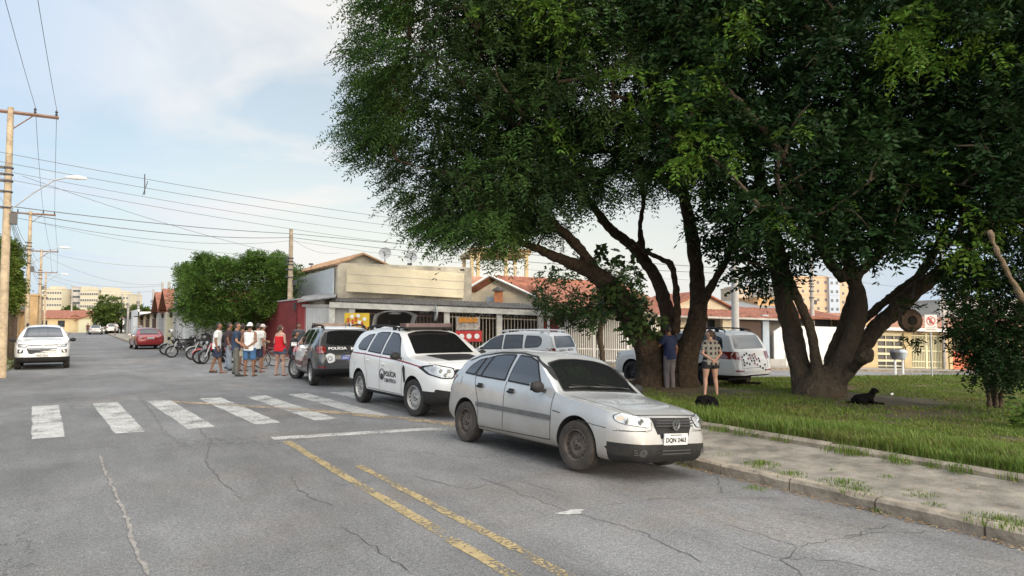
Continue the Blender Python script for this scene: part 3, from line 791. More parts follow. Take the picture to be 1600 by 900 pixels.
# banners on the gates
def banner(name, label, px0, px1, py0, py1, mats, deco, tilt=0):
    Y = 33.3 + (px0 - 515) / 357 * 2.2 - .25
    a, b = P(px0, py1, Y), P(px1, py1, Y + .3); a_, l_ = frame(a, b); hgt = (py1 - py0) * Y / FPX
    t = thing(name, label, 'banner', (a.x, a.y, a.z), a_)
    mb = MB(); n = 10; vs = []
    for j in range(5):
        for i in range(n + 1): vs.append((l_ * i / n, .03 * math.sin(i * 1.3) - .01, hgt * j / 4 - .06 * math.sin(math.pi * i / n) * (j / 4) * tilt))
    w = n + 1; fs = [(j * w + i, j * w + i + 1, (j + 1) * w + i + 1, (j + 1) * w + i) for j in range(4) for i in range(n)]
    mb.add(vs, fs); mb.build('cloth', mats[0], t); deco(t, l_, hgt); return t
def d1(t, l, h):
    mb = MB()
    for i, (x, z) in enumerate(((.3, .78), (.55, .82), (.8, .62), (.25, .3), (.6, .42))):
        mb.lathe([(.0, -.05), (.09, -.05), (.09, -.045)], axis='Y', n=12, c=(x * l, 0, z * h))
    mb.each('round_badge', M_WMET, t)
    mb = MB()
    for x, z in ((.32, .45), (.45, .6), (.7, .3), (.5, .2), (.15, .55)): mb.box(x * l - .05, x * l + .05, -.055, -.05, z * h - .12, z * h + .1)
    mb.box(0.05 * l, .95 * l, -.055, -.05, 0.03, .1 * h); mb.build('printed_bottles', mat('print_red', (.45, .05, .03), .6), t)
banner('advert_banner', 'yellow printed banner with white round badges tied to the dark shop gate', 538, 577, 489, 514, [mat('banner_yellow', (.62, .42, .03), .6, var=.1)], d1)
def d2(t, l, h):
    mb = MB()
    for i in range(16): mb.tube([(l * (.1 + .05 * i), -.05, h * .55), (l * (.12 + .05 * i) + random.uniform(-.05, .05), -.05, h * .9)], .03, 5)
    mb.build('printed_snacks', mat('print_orange', (.60, .25, .03), .6, var=.3, vscale=20), t)
    MB().box(l * .1, l * .9, -.05, -.04, .05, .12 * h).build('printed_strip', M_GREY, t)
banner('advert_banner', 'sagging banner printed with orange fried snacks on the shop gate', 713, 750, 494, 516, [mat('banner_grey', (.34, .30, .27), .6, var=.4, vscale=6)], d2, 1.5)
def d3(t, l, h):
    mb = MB()
    for x in (.22, .5, .8): mb.lathe([(0, -.05), (.13, -.05), (.13, -.045)], axis='Y', n=14, c=(x * l, 0, .5 * h))
    mb.each('printed_circle', M_WMET, t)
banner('advert_banner', 'red banner with white circles hanging low on the shop gate', 712, 753, 517, 534, [mat('banner_red', (.45, .03, .03), .6, var=.1)], d3)
# satellite dishes on the roof, a third on a post under the canopy
def dish(px, py, Y, r, label, yaw, el, dz=.5):
    c = P(px, py, Y); t = thing('satellite_dish', label, 'satellite dish', (c.x, c.y, c.z - dz - r * .3), yaw, 'satellite dishes on the shop')
    mb = MB(); prof = [(r * k, .35 * r * k * k) for k in (0.02, .2, .4, .6, .8, 1.0)] + [(r, .35 * r - .015), (r * .6, .35 * r * .36 - .015), (.02, -.015)]
    mb.lathe(prof, axis='Y', n=28); o = mb.build('reflector', mat('dish_mesh', (.40, .41, .42), .6), t, smooth=True, loc=(0, 0, dz + r * .3)); o.rotation_euler = (R(el), 0, 0)
    mb = MB(); zc_ = dz + r * .3; mb.tube([(0, .05, 0), (0, .05, zc_)], .025, 6); mb.build('mast', M_DARKM, t)
    mb = MB(); mb.tube([(0, 0, zc_), (0, .55 * r * 1.6, zc_ + .25 * r)], .012, 5)
    for a in (.5, 2.6, 4.7): mb.tube([(r * .95 * math.cos(a), .3 * r, zc_ + r * .95 * math.sin(a)), (0, .9 * r, zc_ + .2 * r)], .008, 4)
    mb.box(-.05, .05, .85 * r, .98 * r, zc_ + .15 * r, zc_ + .28 * r); mb.build('feed_arm', M_DARKM, t)
dish(602, 397, 36.5, .34, 'round mesh satellite dish on the shop roof, nearer to the tiled gable', ang + R(165), 20)
dish(642, 403, 36.8, .33, 'round mesh satellite dish on the shop roof, farther from the tiled gable', ang + R(185), 20)
dish(684, 489, 34.0, .38, 'grey satellite dish seen edge on, fixed to the canopy front', ang + R(95), 0, .3)
# --- house with the gable and brick barbecue chimney
HP = P(768, 431, 41); HL = P(730.5, 454, 41); HR = P(843, 466, 41)
hs = thing('gable_house', 'cream gabled house with red clay tiles and a small brick chimney behind the shop canopy', 'house', (HL.x, HL.y, 0))
bkd = Vector((*cam2w(.80, .60), 0)) * 10.5
lo = lambda p, z: Vector((p.x, p.y, z))
wpoly(hs, 'wall', [[lo(HL, 0), lo(HR, -.4), lo(HR, HR.z - .05), HP - Vector((0, 0, .1)), lo(HL, HL.z - .05)], [lo(HR, -.4), lo(HR + bkd, -.4), lo(HR + bkd, HR.z), lo(HR, HR.z)]], M_CREAM)
mb = MB(); r = lambda p: rel(hs, p); fo = Vector((*cam2w(-.1, -.5), 0)); e1 = (HL - HP) * .08; e2 = (HR - HP) * .08
tiled(mb, r(HR + e2 + fo), r(HR + e2 + bkd), r(HP + bkd), r(HP + fo), rows=14)
tiled(mb, r(HL + e1 + fo), r(HL + e1 + bkd), r(HP + bkd), r(HP + fo))
mb.build('roof', M_TILE, hs)
mb = MB()
for a_, b_ in ((HP, HL + e1), (HP, HR + e2)): mb.tube([tuple(r(a_ + fo * 1.05)), tuple(r(b_ + fo * 1.05))], .07, 4)
mb.build('bargeboard', M_WW, hs)
cb = P(779, 473, 40.4); 
wp = MB(); 
def wbox(root, name, c, w, d, h, m, yaw=0):
    mb = MB(); mb.box(-w / 2, w / 2, -d / 2, d / 2, 0, h); o = mb.build(name, m, root, loc=rel(root, c)); o.rotation_euler = (0, 0, yaw - root.rotation_euler.z); return o
ch = wbox(hs, 'chimney', P(779, 474, 40.3), .5, .4, .72, mat('orange_brick', (.42, .17, .08), .9, var=.3, vscale=9), -YAW)
m_ = MB(); m_.lathe([(.42, .72), (.30, .86), (.05, 1.0), (.0, 1.0)], n=8); m_.box(-.2, .2, -.2, .2, .7, .74); o = m_.build('chimney_cap', M_CORR, ch)
wbox(hs, 'window', P(766, 473, 40.8), .45, .1, .35, M_BLUE, -YAW)
# --- terrace tower behind
TA = P(735, 504, 52); TB_ = P(828, 504, 53)
tw = thing('terrace_house', 'upper storey terrace with cream pillars and railing rising behind the gabled house', 'house', (TA.x, TA.y, 0), frame(TA, TB_)[0])
Lt = frame(TA, TB_)[1]; zr = 1.75 + (504 - 396) * 52 / FPX; zf_ = 1.75 + (504 - 432) * 52 / FPX
MB().box(0, Lt, 0, 5, 0, zf_).build('wall', mat('pinkish_render', (.45, .25, .18), .9, var=.3), tw)
mb = MB()
for u in (.0, Lt * .1, Lt * .57, Lt * .92): mb.box(u, u + .25, 0, .25, zf_, zr)
for u in (0, Lt * .92): mb.box(u, u + .25, 4, 4.25, zf_, zr)
mb.each('pillar', M_YELW, tw); MB().box(-.1, Lt + .1, -.1, 5, zr, zr + .3).build('roof_slab', M_YELW, tw)
mb = MB(); bars(mb, .2, Lt, .1, zf_, zf_ + .9, .16, .025, rails=(.05, 1)); mb.build('railing', M_WMET, tw)
mb = MB(); tiled(mb, (-.4, -.5, zr + .32), (Lt + .4, -.5, zr + .32), (Lt - 1, 2.5, zr + .75), (1, 2.5, zr + .75)); mb.build('roof', M_TILE2, tw)
# --- white bar fence with awning, px 872-1032
FA, FB = P(873, 504, 35.5), P(1034, 504, 36.5); fa, Lf = frame(FA, FB); z0 = gz(FA.x) + .12
fn = thing('bar_fence', 'long white vertical bar fence with gates under a dark awning', 'fence', (FA.x, FA.y, z0), fa); shf = (gz(FB.x) - gz(FA.x)) / Lf
mb = MB(shf); bars(mb, 0, Lf, 0, .02, 2.28, .115, .05, .03, rails=(.04, .3, .97)); mb.build('bars', M_WMET, fn)
mb = MB(shf)
for u in (0, Lf * .33, Lf * .66, Lf): mb.box(u - .05, u + .05, -.03, .07, 0, 2.4)
mb.each('post', M_WMET, fn)
hb = thing('low_house', 'low house in shade behind the white bar fence, under the clay tiles', 'house', (FA.x, FA.y, z0), fa)
mb = MB(shf); mb.box(-.2, Lf, 3.5, 3.7, 0, 3.0); mb.build('wall', mat('drab_render', (.3, .28, .25), .9, var=.2), hb)  # grey-brown base colour for the set-back wall, varied at random
mb = MB(shf); mb.slab([(-.3, -.3, 2.5), (Lf, -.3, 2.5), (Lf, 3.5, 2.75), (-.3, 3.5, 2.75)], .08); 
for i in range(14): mb.lathe([(.0, 0), (.22, 0), (.22, .3)], axis='Y', n=10, c=(i * Lf / 13, -.3, 2.44))
mb.build('awning', mat('awning_olive', (.12, .11, .07), .8), hb)
mb = MB(shf); tiled(mb, (-.3, 1.5, 2.8), (Lf, 1.5, 2.8), (Lf, 5.5, 4.3), (-.3, 5.5, 4.3)); mb.build('roof', M_TILE, hb)
# --- tiled house with brown gate px 1034-1208
def facade(name, label, px0, px1, cat='house', dy=0.0):
    A, B = FW(px0), FW(px1); a, l = frame(A, B); z = gz(A.x) + .12
    t = thing(name, label, cat, (A.x, A.y, z), a); return t, l, (gz(B.x) - gz(A.x)) / l, (lambda px: (px - px0) / (px1 - px0) * l)
t, l, s_, U = facade('tiled_house', 'cream house with a tiled porch roof and brown ribbed gate behind the white four-wheel drive', 1036, 1206)
mb = MB(s_); mb.box(0, U(1150), 1.0, 1.15, 0, 2.6); mb.box(0, l, 4, 4.2, 0, 2.9); mb.box(U(1128), U(1150), 0, .3, 0, 2.5); mb.build('wall', M_CREAM, t)
mb = MB(s_); mb.box(U(1112), U(1128), .93, .99, 1.6, 2.4); mb.build('window', M_PANE, t)
mb = MB(s_)
for i in range(24): u = U(1152) + i * (U(1189) - U(1152)) / 24; mb.box(u, u + .035, 0.0, .05, 0, 2.5)
mb.box(U(1152), U(1189), .05, .08, 0, 2.5); mb.build('gate', M_BROWN, t)
mb = MB(s_); mb.box(U(1190), U(1200), -.1, .2, 0, 2.75); mb.build('pillar', M_BLUE, t)
mb = MB(s_); tiled(mb, (-.5, -.5, 2.58), (l + .1, -.5, 2.58), (l + .1, 1.8, 3.0), (-.5, 1.8, 3.0)); mb.build('porch_roof', M_TILE, t)
mb = MB(s_); mb.box(-.5, l + .1, -.55, -.45, 2.46, 2.56); mb.build('fascia', M_GREY, t)
gx = U(1121)
mb = MB(s_); mb.prism([(U(1068), 2.8), (U(1178), 2.8), (U(1178), 2.95), (gx, 3.92), (U(1068), 3.1)], 2.0, 2.15); mb.build('gable_wall', M_CREAM, t)
mb = MB(s_)
tiled(mb, (U(1180) + .2, 1.7, 2.9), (U(1180) + .2, 9, 2.9), (gx, 9, 4.02), (gx, 1.7, 4.02)); tiled(mb, (U(1066), 1.7, 3.05), (U(1066), 9, 3.05), (gx, 9, 4.02), (gx, 1.7, 4.02))
mb.build('roof', M_TILE, t)
mb = MB(s_); tiled(mb, (U(1150), 3.5, 3.0), (U(1216), 3.5, 3.0), (U(1216), 8, 3.7), (U(1150), 8, 3.7)); mb.build('rear_roof', M_TILE, t)
# --- white wall lot px 1206-1345
t, l, s_, U = facade('white_wall', 'plain white rendered wall with a narrow gate between the two big tree trunks', 1208, 1344, 'wall')
mb = MB(s_); v = [(U(1212), 1.05), (U(1255), 2.15), (U(1344), 2.1)]
mb.prism([(U(1209), 0), (U(1344), 0), (U(1344), 2.2), (U(1235), 2.2), (U(1222), 2.15), (U(1209), 1.85)], 0, .15); mb.build('wall', M_WW, t)
mb = MB(s_); mb.box(U(1202) , U(1344), -.03, 0, 0, .38); mb.build('plinth', M_GREY, t)
mb = MB(s_); mb.box(U(1226), U(1228), -.04, 0, 0, 1.6); mb.build('gate_post', M_WMET, t)
t, l, s_, U = facade('tiled_house', 'grey roofed house rising behind the white wall between the tree trunks', 1210, 1350)
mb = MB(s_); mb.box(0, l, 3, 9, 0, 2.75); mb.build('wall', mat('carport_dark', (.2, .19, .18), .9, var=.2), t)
mb = MB(s_); tiled(mb, (-.4, 1.2, 2.7), (l, 1.2, 2.7), (l, 5, 3.3), (-.4, 5, 3.3)); mb.build('roof', M_TILE, t)
mb = MB(s_); mb.slab([(0, 5, 3.25), (l * .75, 5, 3.25), (l * .75, 9, 3.85), (0, 9, 3.85)], .08); mb.build('sheet_roof', mat('grey_sheet', (.2, .2, .2)), t)
mb = MB(s_); mb.box(U(1286), U(1330), 7, 10, 3, 4.1); mb.build('rear_wall', mat('orange_render', (.5, .3, .14), .9, var=.15), t)
mb = MB(s_); mb.box(U(1296), U(1302), 6.95, 7.0, 3.7, 3.95); mb.box(U(1308), U(1316), 6.95, 7, 3.7, 3.95); mb.build('window', M_PANE, t)
# --- yellow houses px 1344-1600
t, l, s_, U = facade('yellow_house', 'yellow house with a striped cream gate and low tiled roof behind the no parking sign', 1344, 1478)
mb = MB(s_)
mb.box(U(1344), U(1370), 0, .15, 0, 2.6); mb.box(U(1410), U(1422), -.05, .15, 0, 2.0); mb.box(U(1472), l, -.1, .2, 0, 2.1); mb.box(U(1368), l, 4, 4.2, 0, 3); mb.box(U(1370), l, -.02, .15, 1.95, 2.2); mb.build('wall', M_YELW, t)
mb = MB(s_); 
for i in range(5): mb.box(U(1371), U(1410), .05, .1, .35 + i * .38, .47 + i * .38)
bars(mb, U(1371), U(1410), .08, 0, 1.95, .5, .04); mb.build('gate', M_CRM, t)
mb = MB(s_); mb.box(U(1371), U(1410), .14, .17, 0, 1.95); mb.build('gate_backing', M_DARKM, t)
mb = MB(s_); bars(mb, U(1423), U(1470), .02, 0.02, 1.9, .1, .035, rails=(.02, .2, .52, .98)); mb.build('gate', M_CRM, t)
mb = MB(s_); mb.box(U(1423), U(1470), .07, .1, 0, 1.9); mb.build('gate_sheet', mat('cream_sheet', (.45, .42, .27), .6), t)
mb = MB(s_); mb.box(U(1444), U(1447.5), -.02, .1, 0, 1.95); mb.build('gate_post', M_CRM, t)
mb = MB(s_); tiled(mb, (-.3, -.5, 2.25), (l + .1, -.5, 2.25), (l + .1, 4.2, 3.1), (-.3, 4.2, 3.1)); mb.build('roof', mat('pale_tiles', (.34, .17, .11), .85, var=.3, vscale=2.5), t)
mb = MB(s_); mb.box(-.3, l, -.6, -.5, 2.1, 2.26); mb.build('gutter', M_WW, t)
t, l, s_, U = facade('orange_house', 'low house with an orange-red gate of brown slats beside the leafy shrub', 1480, 1600)
mb = MB(s_); mb.box(0, .2, -.1, .2, 0, 2.15); mb.box(U(1521), U(1600), 0, .15, 0, 2.2); mb.box(0, l, 4, 4.2, 0, 3); mb.build('wall', M_YELW, t)
mb = MB(s_); mb.box(.2, U(1511), .02, .06, 0, 1.05); mb.box(U(1511), U(1521), -.01, .06, 0, 1.9); mb.build('gate', mat('orange_gate', (.48, .12, .05), .6, var=.1), t)
mb = MB(s_); bars(mb, .25, U(1510), .03, 1.0, 1.9, .1, .06); mb.build('gate_slats', M_BROWN, t)
mb = MB(s_); mb.tube([(.2, -.02, 1.55), (.95, -.02, 1.0), (U(1511), -.02, 1.02)], .035, 4); mb.tube([(.2, -.02, 1.62), (U(1511), -.02, 1.62)], .03, 4); mb.build('gate_frame', M_CRM, t)
mb = MB(s_); tiled(mb, (-.1, -.4, 2.25), (l + .3, -.4, 2.25), (l + .3, 4.4, 3.05), (-.1, 4.4, 3.05)); mb.build('roof', mat('pale_tiles', (.42, .2, .11)), t)
t, l, s_, U = facade('white_house', 'white walled house at the far right edge behind the red car', 1604, 1800)
mb = MB(s_); mb.box(0, l, 0, .2, 0, 2.3); mb.box(0, l, 3, 3.2, 0, 3.2); mb.build('wall', M_WW, t)
mb = MB(s_); tiled(mb, (-.2, -.3, 2.35), (l, -.3, 2.35), (l, 4.4, 3.3), (-.2, 4.4, 3.3)); mb.build('roof', M_TILE, t)

# --- far apartment blocks
def block(px0, px1, ptop, Y, depth, label, m, stor, tops=(), yaw=None, wins=8, zb=-8):
    A, B = P(px0, 504, Y), P(px1, 504, Y); a, l = frame(A, B)
    t = thing('apartment_block', label, 'building', (A.x, A.y, zb), a, 'apartment blocks on the skyline')
    H = CAM_H + (504 - ptop) * Y / FPX - zb
    mb = MB(); mb.box(0, l, 0, depth, 0, H)
    for (k0, k1, pt) in tops: h2 = CAM_H + (504 - pt) * Y / FPX - zb; mb.box(l * k0, l * k1, .3, depth * .7, H, h2)
    mb.build('wall', m, t)
    mb = MB(); fh = 2.9; z = H - 2.2; n = 0
    while z > max(8, H - stor * fh) and n < stor:
        for i in range(wins):
            u = l * (i + .5) / wins; mb.box(u - .38, u + .38, -.06, .02, z, z + .95)
        z -= fh; n += 1
    mb.each('window', mat('far_pane', (.10, .11, .13), .4), t)
    mb = MB(); mb.box(-.15, l + .15, -.15, depth + .15, H, H + .35); 
    for i in range(1, 4): mb.box(-.08, l + .08, -.12, 0, H - i * 2.9 * 2, H - i * 2.9 * 2 + .15)
    mb.build('cornice', m, t)
    return t
M_AP = mat('apartment_yellow', (.50, .46, .36), .9, var=.06, vscale=.1)
M_AP2 = mat('apartment_beige', (.52, .42, .33), .9, var=.06, vscale=.1)
M_AP3 = mat('apartment_grey', (.44, .42, .40), .9, var=.06, vscale=.1)
block(64, 95, 452, 330, 12, 'apartment block on the skyline at the far left, partly behind the street poles', M_AP, 6, ((.35, .65, 447),))
block(96, 110, 460, 345, 12, 'narrow grey apartment block between two yellow ones on the left skyline', M_AP3, 6)
block(111, 124, 449, 335, 12, 'grey stair tower block left of the middle yellow apartments', M_AP3, 6)
block(124, 152, 454, 330, 12, 'yellow apartment block in the middle of the left skyline', M_AP, 6, ((0, .45, 447.5),))
block(156, 200, 460, 330, 12, 'widest yellow apartment block above the far street tree', M_AP, 6, ((.0, .35, 449), (.35, .75, 454)), wins=9)
block(1040, 1112, 464, 300, 14, 'distant apartment block seen through the left tree trunks', M_AP3, 5)
block(1146, 1176, 450, 240, 14, 'beige apartment block just right of the concrete pole behind the white car', M_AP2, 7, ((0, .3, 447),), wins=4)
block(1178, 1216, 446, 250, 14, 'grey apartment block against the left trunk of the right tree', M_AP3, 7, wins=6)
block(1238, 1297, 433, 230, 14, 'tall peach coloured apartment block between the trunks of the right tree', mat('apartment_peach', (.60, .42, .28), .9), 8, wins=5)
block(1297, 1313, 434, 229, 14, 'slim pale blue apartment wing beside the peach block', mat('apartment_blue', (.45, .50, .58), .9), 8, wins=2)
block(1313, 1335, 437, 231, 14, 'cream apartment wing at the right end of the peach block', mat('apartment_peach', (.60, .42, .28)), 8, wins=2)
block(1470, 1620, 470, 190, 14, 'pale apartment block far behind the shrub', M_AP3, 4, wins=10)

# --- far end of the street
def gab_house(name, label, cx, Y, w, d, hw, hr, m, yaw, roofm=M_TILE, garage=None):
    A = P(cx, 504, Y); t = thing(name, label, 'house', (A.x, A.y, 0), yaw)
    mb = MB(); mb.prism([(-w / 2, -1), (w / 2, -1), (w / 2, hw), (0, hr - .1), (-w / 2, hw)], 0, d); mb.build('wall', m, t)
    mb = MB(); tiled(mb, (w / 2 + .4, -.4, hw - .1), (w / 2 + .4, d, hw - .1), (0, d, hr), (0, -.4, hr)); tiled(mb, (-w / 2 - .4, -.4, hw - .1), (-w / 2 - .4, d, hw - .1), (0, d, hr), (0, -.4, hr))
    mb.build('roof', roofm, t)
    if garage: mb = MB(); mb.box(-w * .42, w * .1, -.05, 0, 0, 2.3); mb.build('garage_door', garage, t); mb = MB(); mb.box(w * .2, w * .4, -.05, 0, 1, 2); mb.build('window', M_PANE, t)
    return t
ye = 0
gab_house('gable_house', 'yellow house with gabled carport at the far street end, left of its twin', 117, 121, 3.4, 6, 2.2, 3.2, M_YELW, ye, garage=M_CRM)
gab_house('gable_house', 'yellow house with gabled carport at the far street end, right of its twin', 138, 121, 3.4, 6, 2.2, 3.1, M_YELW, ye, garage=M_CRM)
A = P(74, 504, 118); t = thing('long_house', 'long ochre house under a low red tiled roof at the end of the street', 'house', (A.x, A.y, 0), ye)
mb = MB(); mb.box(-5, 4.3, 0, 8, 0, 2.5); mb.build('wall', M_YELW, t); mb = MB(); tiled(mb, (-5.4, -.5, 2.5), (4.6, -.5, 2.5), (4.6, 5, 3.7), (-5.4, 5, 3.7)); mb.build('roof', M_TILE, t)
mb = MB()
for u in (-3.5, -1, 1.5): mb.box(u, u + 1, -.05, 0, 1, 2.1)
mb.build('window', M_PANE, t)
A = P(128, 504, 140); t = thing('long_house', 'broad house with a wide orange tiled roof behind the twin gables', 'house', (A.x, A.y, 0), ye)
mb = MB(); mb.box(-8, 8, 0, 9, 0, 2.6); mb.build('wall', M_CREAM, t); mb = MB(); tiled(mb, (-8.4, -.5, 2.6), (8.4, -.5, 2.6), (6, 6, 4.3), (-6, 6, 4.3)); mb.build('roof', M_TILE, t)
t = gab_house('gable_house', 'pale house with a flat gable beside the far street tree', 172, 135, 5, 8, 2.6, 3.6, M_WW, ye)

# --- left side of the street
def lot(t0, s0, s1, side, name, label, wallm, h, gate=None, roof=None, roofh=1.0, back=4.5, gab=False, par=0):
    # side -1: left row facing +t; side +1: right row facing -t
    t = thing(name, label, 'house', (t0, s0, .1), R(90))
    L_ = s1 - s0; yd = 1 if side < 0 else -1        # local y towards the plot
    D = lambda a, b: (min(a * yd, b * yd), max(a * yd, b * yd))
    mb = MB(); mb.box(0, .25, *D(0, back + 4), 0, h); mb.box(L_ - .25, L_, *D(0, back + 4), 0, h); mb.box(.25, L_ - .25, *D(back, back + .2), 0, h + .3)
    g0, g1 = L_ * .12, L_ * .72
    mb.box(.25, g0, *D(0, .18), 0, h); mb.box(g1, L_ - .25, *D(0, .18), 0, h)
    if par: mb.box(.0, L_, *D(-.02, .16), h - .5, h + par)
    mb.build('wall', wallm, t)
    mb = MB(); n = int((g1 - g0) / .14)
    for i in range(n + 1): x = g0 + (g1 - g0) * i / n; mb.box(x - .02, x + .02, *D(.02, .06), 0, h - .5)
    for z in (.1, 1.1, h - .55): mb.box(g0, g1, *D(.0, .08), z, z + .06)
    mb.build('gate', gate or M_WMET, t)
    if roof:
        mb = MB(); m2 = L_ / 2
        if gab:
            for a, b in ((-.3, m2), (L_ + .3, m2)):
                tiled(mb, (a, -.5 * yd, h), (a, 6 * yd, h), (b, 6 * yd, h + roofh), (b, -.5 * yd, h + roofh), rows=6, pitch=.3)
            mb.build('roof', roof, t)
            mb = MB(); mb.prism([(0.1, h - .1), (L_ - .1, h - .1), (m2, h + roofh - .15)], *D(.1, .2)); mb.build('gable', M_GABLE, t)
        else:
            tiled(mb, (-.1, -.4 * yd, h), (L_ + .1, -.4 * yd, h), (L_ + .1, back * yd, h + roofh), (-.1, back * yd, h + roofh), rows=6, pitch=.3); mb.build('roof', roof, t)
    return t
right = [
 (44.2, 49.5, 'house_with_gate', 'white rendered house with white barred gate, nearest of its row beyond the bush', M_WW, 2.7, M_WMET, M_CORR, .3, False, 0),
 (49.5, 55.0, 'house_with_gate', 'grey parapet house with a pale barred gate next to the white rendered one', M_GREY, 2.6, M_WMET, M_CORR, .4, False, 1.5),
 (55.0, 62.0, 'gable_house', 'dark gabled carport house with a brown timber eave, nearer of the two gables', M_CREAM, 2.5, M_CRM, M_TILE, 1.7, True, 0),
 (62.0, 69.0, 'gable_house', 'gabled carport house with bright red tiles, farther of the two gables', M_GREY, 2.5, M_GALV, M_TILE, 1.7, True, 0),
 (69.0, 77.0, 'low_house', 'low house with a dark carport roof just past the two gables', M_CREAM, 2.5, M_BROWN, M_CORR, .4, False, 0),
 (77.0, 86.0, 'low_house', 'low house with a tan gate midway down the right row', M_YELW, 2.5, M_BROWN, M_CORR, .4, False, 0),
 (86.0, 97.0, 'low_house', 'low house with dark posts before the white one down the right row', M_OCH, 2.4, M_BROWN, M_CORR, .3, False, 0),
 (97.0, 112.0, 'white_house', 'plain white walled house far down the right row', M_WW, 3.0, M_WMET, None, 0, False, .3),
 (112.0, 135.0, 'low_house', 'farthest low house of the right row near the parked grey cars', M_GREY, 2.6, M_WMET, M_CORR, .5, False, 0)]
for s0, s1, nm, lb, wm, h, gm, rf, rh, gb_, par in right: lot(5.25, s0, s1, 1, nm, lb, wm, h, gm, rf, rh, gab=gb_, par=par)
t = thing('white_wall', 'white street wall behind the bush and the parked motorcycles', 'wall', (5.2, 43.9, 0)); MB().box(0, 3.4, 0, .2, 0, 2.6).build('wall', M_WW, t)
left = [(30, 41, 'house_with_gate', 'ochre house with a barred gate at the left picture edge', M_OCH, 2.7, M_CRM, M_TILE, .8),
        (41, 52, 'house_with_gate', 'cream house with orange gate behind the white car', M_YELW, 2.6, mat('orange_gate', (.48, .12, .05)), M_TILE2, .7),
        (52, 63, 'house_with_gate', 'tan house with brown gate and old tiles on the left row', M_YELW, 2.6, M_BROWN, M_TILE2, .7),
        (63, 76, 'house_with_gate', 'orange walled house with red tiles on the left row', M_OCH, 2.6, M_BROWN, M_TILE, .8),
        (76, 96, 'house_with_gate', 'pink rendered house under a red tiled eave, last of the left row', mat('pinkish_render', (.45, .25, .18)), 2.6, M_WMET, M_TILE, .9)]
for s0, s1, nm, lb, wm, h, gm, rf, rh in left: lot(-5.1, s0, s1, -1, nm, lb, wm, h, gm, rf, rh)
A = P(58, 504, 62); A.x -= 6.5; t = thing('yellow_building', 'two storey yellow building above the left row of houses', 'building', (A.x, A.y, 0), ye)
MB().box(0, 6.5, 0, 8, 0, 4.15).build('wall', M_OCH, t); MB().box(5.2, 5.9, -.05, 0, 2.6, 3.3).build('window', M_PANE, t)
mb = MB(); mb.box(-.1, 6.6, -.1, 8, 4.15, 4.3); mb.build('cornice', M_OCH, t)

# ------------------------------------------------------------------ poles, lamps, wires
def bez(a, b, sag, n=14):
    a = Vector(a); b = Vector(b); return [tuple(a.lerp(b, i / n) - Vector((0, 0, sag * 4 * (i / n) * (1 - i / n)))) for i in range(n + 1)]
def pole(name, label, base, h, r, m, arm=None, lamp=None, armz=.15, cat='utility pole', group='utility poles along the street', trans=False):
    t = thing(name, label, cat, base, 0, group)
    mb = MB(); mb.tube([(0, 0, -.3), (0, 0, h * .5), (0, 0, h)], [r * 1.35, r * 1.1, r * .8], 10); mb.build('shaft', m, t, smooth=True)
    if arm:
        yaw, L_ = arm; c, s = math.cos(yaw) * L_ / 2, math.sin(yaw) * L_ / 2
        mb = MB(); mb.tube([(-c, -s, h - armz), (c, s, h - armz)], .06, 4); mb.tube([(c * .45, s * .45, h - armz - .05), (0, 0, h - .75)], .02, 4); mb.build('crossarm', mat('arm_wood', (.20, .13, .10), .9, var=.2), t)
        mb = MB()
        for k in (-.95, -.5, .5, .95): mb.lathe([(.02, h - armz + .04), (.045, h - armz + .1), (.02, h - armz + .14), (.05, h - armz + .18), (.01, h - armz + .25)], n=8, c=(c * k, s * k, 0))
        mb.each('insulator', M_DARKM, t)
    mb = MB()
    for z in (h * .72, h * .745, h * .77, h * .68, h * .62): mb.lathe([(r * 1.25, z - .03), (r * 1.35, z), (r * 1.25, z + .03)], n=8); mb.box(-r * 2.2, -r * .8, -.04, .04, z - .03, z + .05)
    mb.box(r * .8, r * 2.6, -.12, .12, h * .56, h * .60)
    mb.each('fitting', M_DARKM, t)
    if lamp:
        yaw, L_, zl = lamp; c, s = math.cos(yaw), math.sin(yaw)
        mb = MB(); mb.tube([(0, 0, zl - 1.15), (c * L_ * .45, s * L_ * .45, zl - .5), (c * L_ * .8, s * L_ * .8, zl - .08), (c * L_, s * L_, zl)], .022, 6); mb.build('lamp_arm', M_GALV, t)
        mb = MB(); mb.tube([(c * L_, s * L_, zl + .02), (c * (L_ + .3), s * (L_ + .3), zl + .02), (c * (L_ + .62), s * (L_ + .62), zl - .01)], [.04, .08, .04], 8); mb.build('lamp_head', M_WMET, t, smooth=True)
    return t
cr_yaw = R(-2)
b1 = Vector((-2.9, 27.2, 0)); P1 = P(22, 170, 22.0); b1 = Vector((P1.x, P1.y, .1)); H1 = P1.z - .1
PT = [(17, 168, 22.0), (48, 330, 42.5), (65, 390, 63), (72, 424, 92)]
polepts = []
labels = ['nearest utility pole on the left pavement, with a crossarm and a long lamp arm', 'second utility pole on the left, behind the white car', 'third utility pole down the left pavement, thick with fittings', 'fourth utility pole down the left pavement, seen against the yellow apartments']
for i, (px, py, Y) in enumerate(PT):
    p = P(px, py, Y); polepts.append(p)
    pole('utility_pole', labels[i], (p.x, p.y, .1), p.z - .1, .105, M_WOODP, arm=(cr_yaw, 2.6), lamp=(R(-25), 1.75, p.z - .1 - 2.25) if i < 3 else None)
